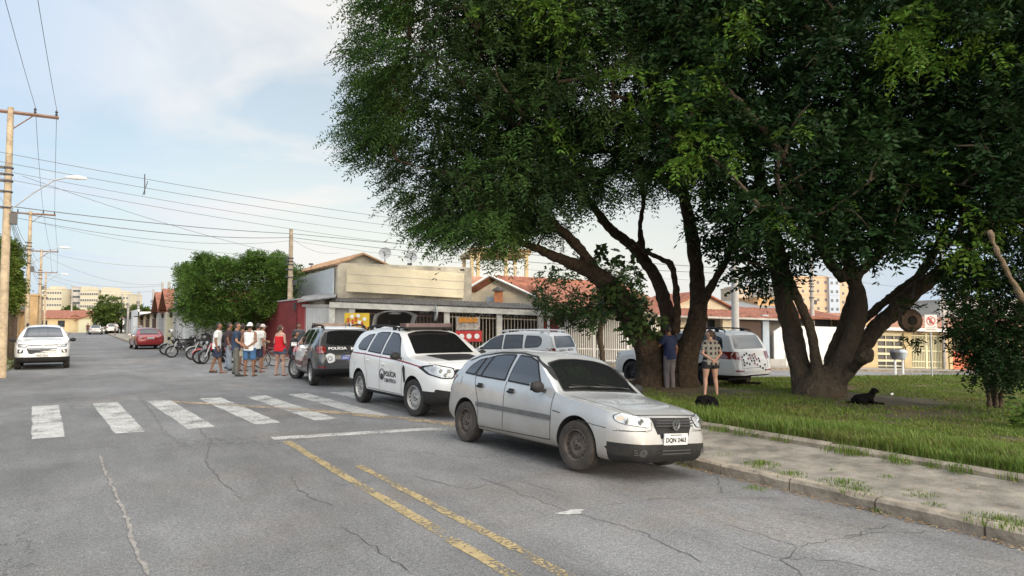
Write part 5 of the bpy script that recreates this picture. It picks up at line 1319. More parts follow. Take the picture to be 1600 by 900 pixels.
stems_mesh(t3, [[(1720, 640, 12, 22), (1700, 560, 12, 18), (1650, 515, 11.8, 9), (1606, 478, 11.6, 6.5), (1582, 440, 11.5, 5.5), (1562, 400, 11.4, 5), (1545, 360, 11.4, 4)], [(1700, 560, 12, 15), (1710, 400, 12, 13), (1700, 200, 12, 10)]], .04, mat('bark_pale', (.19, .14, .09), .95, var=.3, vscale=5, bump=.8))
V = []; cen = []
for _ in range(70):
    c = P(random.uniform(1560, 1800), random.uniform(-100, 380), random.uniform(11.2, 13.5)); cen.append(tuple(c)); p, d = clump(c, (.5, .5, .35), 26, 0); V.append(sprays(p, d, .3, 5, .13, .055, .5))
leafmesh('crown', np.concatenate(V), L_B, t3)

# --- big bush over the pavement, left and far trees
def blob_tree(name, label, base, blobs, m, ll, lw, n, rl=.35, stem=None, cat='tree', k=4):
    t = thing(name, label, cat, base); V = []; cen = []
    for px, py, Y_, r, rz_ in blobs:
        c = P(px, py, Y_); cen.append(tuple(c)); p, d = clump(c, (r, r, rz_), n, .35, .35); V.append(sprays(p, d, rl, k, ll, lw, .25))
    leafmesh('crown', np.concatenate(V), m, t)
    mb = MB(); z0 = Vector(base)
    for c in cen[::3]: 
        mid = z0.lerp(Vector(c), .45); mid.x = z0.x + (c[0] - z0.x) * .25; mid.y = z0.y + (c[1] - z0.y) * .25
        mb.tube([(0, 0, 0), tuple(mid - z0), tuple(Vector(c) - z0)], stem or [.12, .07, .02], 6)
    mb.build('trunk', BARK2, t, smooth=True); return t
gb = P(392, 545, 38.5); gb.z = 0
blobs = []
for (px, py, r) in ((305, 445, .8), (300, 480, .9), (322, 430, .8), (345, 440, 1.0), (375, 432, .9), (405, 428, .9), (430, 424, .8), (445, 450, .8), (335, 475, 1.1), (375, 470, 1.2), (415, 465, 1.1), (318, 492, .8), (350, 498, .9), (385, 494, .9), (415, 478, .8), (300, 460, .8), (448, 432, .6), (315, 415, .35), (350, 418, .4), (412, 408, .4), (432, 410, .35), (388, 415, .4), (290, 428, .35), (440, 462, .5)):
    for dY in (-1.4, .6): blobs.append((px + random.gauss(0, 4), py + random.gauss(0, 3), 38.5 + dY + random.uniform(-.6, .6), r * 1.0, r * .75))
blob_tree('big_bush', 'big bushy green tree hanging over the pavement between white houses and red wall', gb, blobs, L_BU, .17, .055, 190, .5, [.12, .08, .03])
blobs = [(random.gauss(13, 5), random.uniform(382, 470), 30 + random.uniform(-.6, .6), .32, .36) for _ in range(30)]
b = P(17, 560, 30); b.z = 0; blob_tree('street_tree', 'leafy tree behind the nearest pole on the left pavement', b, blobs, leafmat('leaves_left', (.07, .12, .022), (.13, .18, .035), .25, 1.2), .14, .06, 90, .35)
blobs = [(random.gauss(168, 8), random.uniform(470, 512), 108 + random.uniform(-2, 2), 1.1, .9) for _ in range(26)]
b = P(170, 520, 108); b.z = 0; blob_tree('street_tree', 'round tree far down the street in front of the yellow apartments', b, blobs, L_FAR, .35, .2, 60, .5)
blobs = [(random.uniform(196, 240), random.uniform(484, 500), 140, 1.6, 1.2) for _ in range(14)]
b = P(215, 515, 140); b.z = 0; blob_tree('far_tree', 'low green tree crown behind the far white wall', b, blobs, L_FAR, .4, .25, 50, .6)
blobs = [(random.uniform(100, 125), random.uniform(484, 492), 160, 1.6, 1.2) for _ in range(8)]
b = P(112, 515, 160); b.z = 0; blob_tree('far_tree', 'low green tree crown behind the orange tiled roof', b, blobs, L_FAR, .4, .25, 50, .6)
# hills on the skyline
mb = MB(); vs = []; n = 60
for i in range(n + 1):
    px = -200 + i * 50; h = 488 - 5 * math.sin(i * .35) - 3 * math.sin(i * .9)
    for (py, Y_) in ((516, 170), ((h + 510) / 2, 300), (h, 420)): vs.append(tuple(P(px, py, Y_)))
mb.add(vs, [(i * 3 + j, (i + 1) * 3 + j, (i + 1) * 3 + j + 1, i * 3 + j + 1) for i in range(n) for j in range(2)])
structure(mb.build('hills', mat('hill_green', (.10, .12, .05), .95, var=.4, vscale=.05, col2=(.22, .18, .13)), smooth=True))
# ------------------------------------------------------------------ vehicles
def paint(name, col, metal=0.0, var=.04, rough=.32, dirt=None):
    if name in MATS: return MATS[name]
    m = mat(name, col, rough, metal=metal, var=var, vscale=2.5, coat=1)
    if dirt:
        nt = m.node_tree; b = nt.nodes['Principled BSDF']; src = b.inputs['Base Color'].links[0].from_socket
        co = nt.nodes.new('ShaderNodeTexCoord'); sp = nt.nodes.new('ShaderNodeSeparateXYZ'); nt.links.new(co.outputs['Object'], sp.inputs[0])
        n = nt.nodes.new('ShaderNodeTexNoise'); n.inputs['Scale'].default_value = 3; n.inputs['Detail'].default_value = 8; nt.links.new(co.outputs['Object'], n.inputs['Vector'])
        a = nt.nodes.new('ShaderNodeMath'); a.operation = 'MULTIPLY_ADD'; a.inputs[1].default_value = -.5; nt.links.new(n.outputs[0], a.inputs[0]); nt.links.new(sp.outputs[2], a.inputs[2])
        r = nt.nodes.new('ShaderNodeMapRange'); r.inputs[1].default_value = -.1; r.inputs[2].default_value = .62; r.inputs[3].default_value = dirt[1]; r.inputs[4].default_value = 0
        nt.links.new(a.outputs[0], r.inputs[0]); mx = nt.nodes.new('ShaderNodeMixRGB'); nt.links.new(r.outputs[0], mx.inputs[0]); nt.links.new(src, mx.inputs[1]); mx.inputs[2].default_value = tuple(dirt[0]) + (1,)
        nt.links.new(mx.outputs[0], b.inputs['Base Color'])
        rr = nt.nodes.new('ShaderNodeMapRange'); rr.inputs[3].default_value = rough; rr.inputs[4].default_value = .8; nt.links.new(r.outputs[0], rr.inputs[0]); nt.links.new(rr.outputs[0], b.inputs['Roughness'])
        iv = nt.nodes.new('ShaderNodeMath'); iv.operation = 'MULTIPLY_ADD'; iv.inputs[1].default_value = -.6; iv.inputs[2].default_value = .6; nt.links.new(r.outputs[0], iv.inputs[0]); nt.links.new(iv.outputs[0], b.inputs['Coat Weight'])
    return m
V_SILVER = paint('silver_paint', (.44, .46, .475), .35, .04, .22, ((.24, .195, .145), .8))
V_WHITE = paint('white_paint', (.66, .67, .675), 0, .02, .25, ((.42, .38, .33), .35))
V_GREY = paint('grey_paint', (.026, .029, .033), 0, .05, .3)
V_RED = paint('dark_red_paint', (.25, .012, .015), .2, .05, .3)
V_SIL2 = paint('grey_silver_paint', (.35, .35, .35), .4, .05, .35)
V_PLAST = mat('black_plastic', (.019, .019, .020), .62, spec=.25, var=.25, vscale=9, bump=.2, bscale=200)
V_RUB = mat('tyre_rubber', (.022, .021, .02), .85, var=.5, vscale=6, bump=.3, bscale=60)
V_RUBD = mat('dusty_tyre', (.040, .034, .029), .9, var=.4, vscale=6, bump=.4, bscale=60)
V_GLASS = mat('tinted_glass', (.010, .011, .012), .04, spec=.7, coat=.3)
V_GLASSF = mat('film_glass', (.045, .05, .058), .06, spec=.8, coat=.5)
V_STEEL = mat('wheel_silver', (.36, .36, .355), .4, metal=.5, var=.15, vscale=8)
V_STEELD = mat('rusty_wheel', (.085, .07, .06), .7, metal=.2, var=.4, vscale=12)
V_ARCH = mat('wheel_arch', (.018, .017, .016), .95)
V_LAMP = mat('lamp_glass', (.40, .42, .44), .08, metal=.25, var=.3, vscale=14, coat=1, bump=.3, bscale=25)
V_CHR = mat('chrome', (.65, .66, .67), .15, metal=.95)
V_TAIL = mat('tail_lens', (.17, .018, .016), .12, coat=1, var=.3, vscale=20)
V_AMBER = mat('amber_lens', (.55, .18, .02), .2, coat=1)
V_PLATE = mat('number_plate', (.55, .56, .56), .5)
V_PLATEB = mat('plate_blue', (.10, .14, .42), .5)
V_TXT = mat('plate_letters', (.03, .03, .035), .6)
V_WTXT = mat('white_letters', (.72, .72, .72), .5)
V_GAP = mat('panel_gap', (.03, .029, .028), .9)
V_STRIPE = mat('dark_red_stripe', (.20, .02, .03), .5)
V_BAR = mat('beacon_lens', (.085, .045, .047), .35, coat=.2, var=.25, vscale=8)

def car_shape(sp):
    L, Wd, H = sp['L'], sp['W'], sp['H']; top = pchip(*zip(*sp['top'])); belt = pchip(*zip(*sp['belt'])); bot = pchip(*zip(*sp['bot']))
    plan = pchip(*zip(*sp.get('plan', [(0, .70), (.05, .80), (.14, .89), (.35, .96), (.8, 1), (L - .8, 1), (L - .3, .97), (L - .08, .91), (L, .80)])))
    wr = sp['wr']; xs = [0, .012, .03, .06, .1, .15, .2, .27, .34]
    x = .40
    while x < L - .5: xs.append(x); x += .05
    xs += [L - .5, L - .46, L - .42, L - .38, L - .34, L - .3, L - .26, L - .22, L - .18, L - .15, L - .12, L - .09, L - .06, L - .035, L - .015, L]
    segs = [2, 2, 3, 3, 4, 3, 3, 9, 4, 3, 3]; fs = pchip(*zip(*sp['fs'])); rs = pchip(*zip(*sp['rs']))
    rings = []
    for x in xs:
        e = 0
        if x < .03: e = 1 - math.sqrt(max(0, 1 - (1 - x / .03) ** 2))
        if x > L - .03: e = 1 - math.sqrt(max(0, 1 - (1 - (L - x) / .03) ** 2))
        w = Wd / 2 * float(plan(x)) - .03 * e; zb = float(bot(x)) + .03 * e; zt = float(top(x)) - .03 * e; zs = min(float(belt(x)), zt - .09)
        k = max(0, min(1, (zt - zs - .1) / (H - zs - .1))); yA = w * .94 * (1 - k) + wr * k; zA = zt - (.05 * (1 - k) + .075 * k)
        zm = zb + .2 + .45 * (zs - zb - .2)
        pts = [(0, zb), (.75 * w, zb), (.93 * w, zb + .03), (.985 * w, zb + .14), (w, zm), (.992 * w, zs - .10), (.955 * w, zs)]
        ye, ze = pts[-1]
        pts += [(yA + .012 * (1 if k > .3 else 0), zA), (yA * .86, zt - .030 * (1 - k) - .028 * k), (yA * .45, zt - .006), (0, zt)]
        P_ = np.array(pts); d = np.concatenate([[0], np.cumsum(np.maximum(.004, np.linalg.norm(np.diff(P_, axis=0), axis=1)))]); fy = pchip(d, P_[:, 0]); fz = pchip(d, P_[:, 1])
        ring = []
        sgs = [2, 2, 3, 4, 3, 3, 9, 4, 3, 3]
        for i, n in enumerate(sgs):
            for j in range(n):
                q = d[i] + (d[i + 1] - d[i]) * j / n
                if i == 6: # straight greenhouse side with a slight barrel
                    t = j / n; y = P_[6, 0] + (P_[7, 0] - P_[6, 0]) * t + .018 * k * math.sin(math.pi * t); z = P_[6, 1] + (P_[7, 1] - P_[6, 1]) * t
                else: y, z = float(fy(q)), float(fz(q))
                ring.append((y, z))
        ring.append((0, zt))
        full = ring + [(-y, z) for y, z in ring[-2:0:-1]]
        out = []
        for y, z in full:
            xx = x
            if x < .6: xx += float(fs(z)) * (1 - x / .6) ** 2
            if x > L - .5: xx += float(rs(z)) * (1 - (L - x) / .5) ** 2
            out.append((xx, y, z))
        rings.append(out)
    n = len(rings[0]); mb = MB()
    vs = [p for r in rings for p in r]; f = [(i * n + k, (i + 1) * n + k, (i + 1) * n + (k + 1) % n, i * n + (k + 1) % n) for i in range(len(rings) - 1) for k in range(n)]
    f += [tuple(range(n)), tuple(range(len(rings) * n - 1, (len(rings) - 1) * n - 1, -1))]
    me = bpy.data.meshes.new('b'); me.from_pydata(vs, [], f); me.update(); fixnormals(me); return me

DIRS = {'R': (Vector((0, -1, 0)), lambda a, b: Vector((a, 3, b))), 'L': (Vector((0, 1, 0)), lambda a, b: Vector((a, -3, b))),
        'F': (Vector((1, 0, 0)), lambda a, b: Vector((-3, a, b))), 'B': (Vector((-1, 0, 0)), lambda a, b: Vector((9, a, b))), 'T': (Vector((0, 0, -1)), lambda a, b: Vector((a, b, 4)))}
def proj_on(bvh, d, a, b, off):
    dr, org = DIRS[d]; o = org(a, b); h = bvh.ray_cast(o, dr)
    if h[0] is None:
        q = bvh.find_nearest(o + dr * 3)
        return None
    n = h[1] if h[1].dot(dr) < 0 else -h[1]
    return h[0] - dr * off * .5 + n * off * .6
def panel(bvh, d, poly, off=.004, step=.07):
    bm = bmesh.new(); bm.faces.new([bm.verts.new((a, b, 0)) for a, b in poly]); bmesh.ops.triangulate(bm, faces=bm.faces[:])
    xs = [p[0] for p in poly]; ys = [p[1] for p in poly]
    for ax, lo_, hi_ in ((0, min(xs), max(xs)), (1, min(ys), max(ys))):
        k = lo_ + step
        while k < hi_ - step * .3:
            no = (1, 0, 0) if ax == 0 else (0, 1, 0); co = (k, 0, 0) if ax == 0 else (0, k, 0)
            bmesh.ops.bisect_plane(bm, geom=bm.verts[:] + bm.edges[:] + bm.faces[:], plane_co=co, plane_no=no); k += step
    bm.verts.ensure_lookup_table(); vs = []; bad = set()
    for i, v in enumerate(bm.verts):
        v.index = i; q = proj_on(bvh, d, v.co.x, v.co.y, off)
        if q is None: bad.add(i); q = Vector((0, 0, 0))
        vs.append(tuple(q))
    fs = [tuple(v.index for v in f.verts) for f in bm.faces]; bm.free()
    fs = [f for f in fs if not any(i in bad for i in f)]
    if d in 'LB': fs = [f[::-1] for f in fs]
    return vs, fs
def rpoly(pts, r=.03, n=4):
    out = []; N = len(pts)
    for i in range(N):
        a, b, c = Vector(pts[i - 1]), Vector(pts[i]), Vector(pts[(i + 1) % N]); rr = min(r, (a - b).length * .45, (c - b).length * .45)
        p, q = b + (a - b).normalized() * rr, b + (c - b).normalized() * rr
        for k in range(n + 1):
            t = k / n; out.append(tuple(p * (1 - t) ** 2 + b * 2 * t * (1 - t) + q * t * t))
    return out
def grow(pts, g):
    c = Vector((sum(p[0] for p in pts) / len(pts), sum(p[1] for p in pts) / len(pts))); out = []
    for i in range(len(pts)):
        a, b, d = Vector(pts[i - 1]), Vector(pts[i]), Vector(pts[(i + 1) % len(pts)])
        e1 = (b - a).normalized(); e2 = (d - b).normalized(); n1 = Vector((e1.y, -e1.x)); n2 = Vector((e2.y, -e2.x))
        n = (n1 + n2); n = n.normalized() / max(.4, n.normalized().dot(n1))
        s = 1 if (b + n * .001 - c).length > (b - c).length else 1
        out.append(b + n * g)
    area = sum(pts[i - 1][0] * pts[i][1] - pts[i][0] * pts[i - 1][1] for i in range(len(pts)))
    if area < 0:
        out = [Vector(p) * 2 - o for p, o in zip(pts, out)]
    return [tuple(o) for o in out]
def line_strip(bvh, d, pts, w, off, closed=False):
    P2 = [Vector(p) for p in pts]; 
    if closed: P2.append(P2[0])
    dense = []
    for a, b in zip(P2, P2[1:]):
        n = max(1, int((b - a).length / .05)); dense += [a.lerp(b, i / n) for i in range(n)]
    dense.append(P2[-1]); vs = []; fs = []
    for i, q in enumerate(dense):
        t = (dense[min(i + 1, len(dense) - 1)] - dense[max(0, i - 1)]).normalized(); nn = Vector((-t.y, t.x)) * w / 2
        ok = True; row = []
        for s in (-1, 1):
            p = proj_on(bvh, d, q.x + nn.x * s, q.y + nn.y * s, off); row.append(p)
        if None in row: continue
        if vs and (Vector(row[0]) - Vector(vs[-2])).length < .14: fs.append((len(vs) - 2, len(vs) - 1, len(vs) + 1, len(vs)))
        vs += [tuple(row[0]), tuple(row[1])]
    return vs, fs

def wheel(root, x, y, z, R_, tw, side, rimm, tyrem, style='steel', steer=0, cap=V_STEEL):
    w = thing_part('wheel', root, (x, y, z)); 
    if steer: w.rotation_euler = (0, 0, steer)
    s = side; rr = R_ * .66
    mb = MB(); h = tw / 2
    prof = [(rr, -h * .8), (rr + .01, -h * .95), (R_ * .88, -h), (R_ * .97, -h * .9), (R_, -h * .7), (R_, -h * .25), (R_ - .008, -h * .22), (R_ - .008, -h * .16), (R_, -h * .13), (R_, h * .13), (R_ - .008, h * .16), (R_ - .008, h * .22), (R_, h * .25), (R_, h * .7), (R_ * .97, h * .9), (R_ * .88, h), (rr + .01, h * .95), (rr, h * .8)]
    mb.lathe(prof, axis='Y', n=44); mb.build('tyre', tyrem, w, smooth=True, angle=35)
    mb = MB(); o = s * h
    p2 = [(rr, -o * .8), (rr, o * .86), (rr - .012, o * .9), (rr - .02, o * .72), (rr * .86, o * .35), (rr * .62, o * .52), (rr * .5, o * .62), (rr * .32, o * .45), (rr * .2, o * .62), (.0, o * .64)]
    mb.lathe(p2, axis='Y', n=40); me_ = mb.build('rim', rimm, w, smooth=True, angle=50); fixnormals(me_.data)
    mb = MB()
    if style == 'steel':
        for k in range(16):
            a = 2 * math.pi * k / 16; c = (rr * .735 * math.cos(a), o * .47, rr * .735 * math.sin(a))
            q = []
            for j in range(8):
                b = 2 * math.pi * j / 8; rx = rr * .085 * math.cos(b); rz_ = rr * .05 * math.sin(b)
                q.append((c[0] + rx * math.cos(a) - rz_ * math.sin(a), o * .47 + s * .012 * (1 + .6 * math.cos(b)) - s * .028 * 0, c[2] + rx * math.sin(a) + rz_ * math.cos(a)))
            mb.add(q, [tuple(range(8))])
        mb.lathe([(0, o * .66), (rr * .09, o * .66), (rr * .09, o * .5)], axis='Y', n=12)
        for k in range(4): a = 2 * math.pi * k / 4 + .4; mb.lathe([(0, o * .62), (.012, o * .62), (.012, o * .5)], axis='Y', n=6, c=(rr * .26 * math.cos(a), 0, rr * .26 * math.sin(a)))
    else:
        for k in range(5):
            a = 2 * math.pi * (k + .5) / 5; q = []
            for (rad, da) in ((rr * .42, .16), (rr * .84, .36), (rr * .88, 0), (rr * .84, -.36), (rr * .42, -.16)): q.append((rad * math.cos(a + da), o * .70, rad * math.sin(a + da)))
            mb.add(q, [tuple(range(5))])
    mb.build('wheel_holes', V_ARCH, w)
    return w
def thing_part(name, root, loc):
    o = bpy.data.objects.new(name, None); COL.objects.link(o); o.parent = root; o.location = loc; o.empty_display_size = .1; return o

def make_car(name, label, cat, sp, loc, heading, roll=0, group=None, tilt=0):
    # heading: world direction (x, y) the car faces; car-local -x is forward, +y its right
    rz = math.atan2(-heading[1], -heading[0])
    root = thing(name, label, cat, loc, 0, group); root.rotation_euler = (roll, tilt, rz)
    L, Wd, WB, FO, R_, tw = sp['L'], sp['W'], sp['WB'], sp['FO'], sp['R'], sp.get('tw', .2)
    me = car_shape(sp); bm = bmesh.new(); bm.from_mesh(me); bvh = BVHTree.FromBMesh(bm)
    mats = [sp['paint'], V_ARCH, V_PLAST] + sp.get('xmats', [])
    for co, no in sp.get('cuts', []): bmesh.ops.bisect_plane(bm, geom=bm.verts[:] + bm.edges[:] + bm.faces[:], plane_co=co, plane_no=no, dist=.0005)
    if 'region' in sp:
        for f in bm.faces: c = f.calc_center_median(); f.material_index = sp['region'](c)
    bm.to_mesh(me); bm.free()
    for m in mats: me.materials.append(m)
    o = bpy.data.objects.new('tmp', me); COL.objects.link(o)
    cb = MB(); ra = R_ + sp.get('arch', .055)
    for ax in (FO, FO + WB):
        for s in (-1, 1):
            y0, y1 = (Wd / 2 - tw - .12, Wd / 2 + .2) if s > 0 else (-Wd / 2 - .2, -Wd / 2 + tw + .12)
            n = 40; q = [(ra * 1.0 * math.cos(2 * math.pi * k / n) + ax, ra * math.sin(2 * math.pi * k / n) + R_ + .01) for k in range(n)]
            q = [(a, b if b > R_ else R_ - (R_ - b) * 1.6) for a, b in q]
            cb.prism(q, y0, y1)
    cme = bpy.data.meshes.new('c'); cme.from_pydata(cb.v, [], cb.f); cme.update(); fixnormals(cme)
    for m in mats: cme.materials.append(m)
    cme.polygons.foreach_set('material_index', [1] * len(cme.polygons)); co_ = bpy.data.objects.new('c', cme); COL.objects.link(co_)
    md = o.modifiers.new('b', 'BOOLEAN'); md.operation = 'DIFFERENCE'; md.object = co_; md.solver = 'EXACT'
    dg = bpy.context.evaluated_depsgraph_get(); dg.update(); me2 = bpy.data.meshes.new_from_object(o.evaluated_get(dg))
    bpy.data.objects.remove(o); bpy.data.objects.remove(co_)
    # split named regions into their own meshes
    bm = bmesh.new(); bm.from_mesh(me2); split = sp.get('split'); names = {}
    if split:
        for f in bm.faces: names.setdefault(split(f.calc_center_median(), f.material_index) or 'body', []).append(f.index)
    else: names['body'] = [f.index for f in bm.faces]
    bm.free()
    for nm, idx in names.items():
        b2 = bmesh.new(); b2.from_mesh(me2); b2.faces.ensure_lookup_table(); keep = set(idx)
        bmesh.ops.delete(b2, geom=[f for f in b2.faces if f.index not in keep], context='FACES')
        m3 = bpy.data.meshes.new(nm); b2.to_mesh(m3); b2.free()
        if not m3.materials:
            for m in mats: m3.materials.append(m)
        link(nm.split('#')[0], m3, root, smooth=True, angle=32)
    # panels
    for it in sp['panels']:
        nm, d, poly, m = it[:4]; off = it[4] if len(it) > 4 else .004; rad = it[5] if len(it) > 5 else 0
        pp = rpoly(poly, rad) if rad else poly
        v, f = panel(bvh, d, pp, off, .05)
        if f: mb = MB(); mb.add(v, f); mb.build(nm, m, root, smooth=True, angle=60)
    if sp.get('lines'):
        mb = MB()
        for d, pts, w, closed in sp['lines']:
            v, f = line_strip(bvh, d, pts, w, .003, closed); mb.add(v, f)
        mb.build('panel_gap', V_GAP, root)
    for nm, d, pts, w, m, off in sp.get('strips', []):
        mb = MB(); v, f = line_strip(bvh, d, pts, w, off); mb.add(v, f); mb.build(nm, m, root, smooth=True)
    for txt, d, c, h, wd, m in sp.get('texts', []):
        v, f = text_geom(txt, h, wd); sx = {'R': -1, 'L': 1, 'F': -1, 'B': 1}[d]; vs = []; ok = True
        for a, b in v:
            q = proj_on(bvh, d, c[0] + a * sx, c[1] + b, .009)
            if q is None: ok = False; break
            vs.append(tuple(q))
        if ok: mb = MB(); mb.add(vs, f); mb.build('lettering', m, root)
    st = sp.get('steer', 0)
    for i, (x, s) in enumerate(((FO, 1), (FO, -1), (FO + WB, 1), (FO + WB, -1))):
        wheel(root, x, s * (Wd / 2 - tw / 2 - .012), R_, R_, tw, s, sp['rim'], sp['tyre'], sp.get('wstyle', 'steel'), st if i < 2 else 0)
    # mirrors
    mx, mz = sp['mirror']
    for s in (1, -1):
        mb = MB(); y = s * (Wd / 2 + .085); mb.ell((mx, y, mz), (.055, .105, .075), 14, 10)
        m_ = mb.build('mirror', sp.get('mirmat', V_PLAST), root, smooth=True)
        MB().hexa([(mx - .03, s * (Wd / 2 - .09), mz - .09), (mx + .04, s * (Wd / 2 - .09), mz - .09), (mx + .03, y, mz - .03), (mx - .02, y, mz - .03), (mx - .03, s * (Wd / 2 - .09), mz - .04), (mx + .04, s * (Wd / 2 - .09), mz - .04), (mx + .03, y, mz + .01), (mx - .02, y, mz + .01)]).build('mirror_foot', V_PLAST, m_)
        MB().box(mx + .045, mx + .057, y - .08, y + .08, mz - .05, mz + .05).build('mirror_glass', V_CHR, m_)
    # underside
    MB().box(FO + .3, L - .5, -Wd * .3, Wd * .3, sp['bot'][2][1] - .03, sp['bot'][2][1] + .05).tube([(L - .9, .3, .22), (L - .1, .45, .24)], .03, 8).build('underbody', V_ARCH, root)
    if sp.get('rails'):
        x0, x1, zr, yr, rm = sp['rails']
        for s in (1, -1):
            mb = MB(); n = 10; pts = [(x0 + (x1 - x0) * i / n, s * yr, zr[i] if hasattr(zr, '__len__') else zr + .05 * math.sin(math.pi * i / n) ** .5) for i in range(n + 1)]
            mb.tube([(x0 - .05, s * yr, pts[0][2] - .06)] + pts + [(x1 + .05, s * yr, pts[-1][2] - .06)], .022, 8)
            for k in (.12, .88): xx = x0 + (x1 - x0) * k; mb.box(xx - .06, xx + .06, s * yr - .02, s * yr + .02, pts[0][2] - .08, pts[0][2] + .02)
            mb.build('roof_rail', rm, root, smooth=True)
    if sp.get('bar'):
        bx, bz, bw = sp['bar']; lb = MB(); q = rpoly([(bx - .15, -bw / 2), (bx + .15, -bw / 2), (bx + .15, bw / 2), (bx - .15, bw / 2)], .08)
        lb.prism(q, bz + .04, bz + .12, plane='XY'); b_ = lb.build('light_bar', V_BAR, root); 
        q = rpoly([(bx - .16, -bw / 2 - .01), (bx + .16, -bw / 2 - .01), (bx + .16, bw / 2 + .01), (bx - .16, bw / 2 + .01)], .08)
        MB().prism(q, bz + .01, bz + .045, plane='XY').box(bx - .1, bx + .1, -bw * .42, -bw * .36, bz - .08, bz + .02).box(bx - .1, bx + .1, bw * .36, bw * .42, bz - .08, bz + .02).build('bar_base', V_PLAST, b_)
    return root, bvh
def plate(root, txt, x, z, face, m=V_PLATE, tm=V_TXT, w=.40, h=.13):
    s = -1 if face == 'F' else 1
    t = MB().box(min(x, x + s * .012), max(x, x + s * .012), -w / 2, w / 2, z - h / 2, z + h / 2).build('number_plate', m, root)
    hh = h * .5; o = flat_text(txt, hh, tm, t, (x + s * .0155, 0, z - h * .1), 'plate_text', width=w * .86, rot=(R(90), 0, R(90) if face == 'B' else R(-90)))
    MB().box(min(x, x + s * .014), max(x, x + s * .014), -w * .25, w * .25, z + h * .33, z + h * .40).build('plate_strip', tm, t)
    return t
both = lambda nm, poly, m, off=.004, r=0: [(nm, 'R', poly, m, off, r), (nm, 'L', poly, m, off, r)]
mir = lambda poly: [(-a, b) for a, b in poly]
bothF = lambda nm, d, poly, m, off=.004, r=0: [(nm, d, poly, m, off, r), (nm, d, mir(poly), m, off, r)]
def win(poly, glass=V_GLASS, r=.03, g=.022): return both('window_rubber', grow(poly, g), V_PLAST, .0035, r) + both('side_window', poly, glass, .0075, r)

# ---------------- silver hatchback (the near car)
gol = dict(plan=[(0, .60), (.05, .71), (.14, .82), (.35, .93), (.8, .99), (1.3, 1), (3.13, 1), (3.63, .975), (3.85, .91), (3.93, .80)], L=3.93, W=1.63, H=1.41, WB=2.465, FO=.81, R=.292, tw=.18, wr=.59, paint=V_SILVER, rim=V_STEELD, tyre=V_RUBD, arch=.05,
  top=[(0, .685), (.05, .725), (.3, .785), (.75, .845), (1.08, .887), (1.2, .918), (1.45, 1.095), (1.70, 1.265), (1.85, 1.345), (2.1, 1.395), (2.5, 1.41), (3.0, 1.385), (3.30, 1.335), (3.42, 1.29), (3.6, 1.13), (3.75, 1.0), (3.84, .94), (3.9, .88), (3.93, .82)],
  belt=[(0, .59), (.3, .69), (1.12, .825), (1.3, .86), (2, .915), (3, .945), (3.45, .965), (3.75, .90), (3.93, .70)],
  bot=[(0, .19), (.3, .17), (.8, .20), (3.1, .20), (3.6, .25), (3.93, .33)],
  fs=[(.15, .05), (.22, .01), (.32, -.035), (.42, -.03), (.5, -.005), (.6, .015), (.7, .045), (.8, .08)], rs=[(.3, -.02), (.4, .03), (.5, .03), (.62, -.01), (.8, -.02), (1.0, -.03)], mirror=(1.46, .93), steer=R(4))
gol['cuts'] = [((.0, 0, .405), (0, 0, 1)), ((.325, 0, 0), (1, 0, 0)), ((1.26, 0, 0), (1, 0, 0)), ((2.30, 0, 0), (1, 0, 0)), ((3.08, 0, 0), (1, 0, 0)), ((0, 0, .29), (0, 0, 1)), ((1.09, 0, 0), (1, 0, 0)), ((0, .60, 0), (0, 1, 0)), ((0, -.60, 0), (0, 1, 0)), ((3.6, 0, 0), (1, 0, 0)), ((0, 0, .50), (0, 0, 1))]
gol['region'] = lambda c: 2 if (c.x < .325 and c.z < .405) else 0
def gsplit(c, mi):
    if mi == 2: return 'lower_bumper'
    if mi == 1: return None
    if abs(c.y) > .6 and .29 < c.z < .93:
        s = 'R' if c.y > 0 else 'L'
        if 1.26 < c.x < 2.30: return 'front_door#' + s
        if 2.30 < c.x < 3.08 and math.hypot(c.x - 3.275, c.z - .29) > .36: return 'rear_door#' + s
    if c.z > .70 and c.x < 1.09 and abs(c.y) < .60: return 'bonnet'
    if c.x > 3.6 and c.z < .5: return 'rear_bumper'
    return None
gol['split'] = gsplit
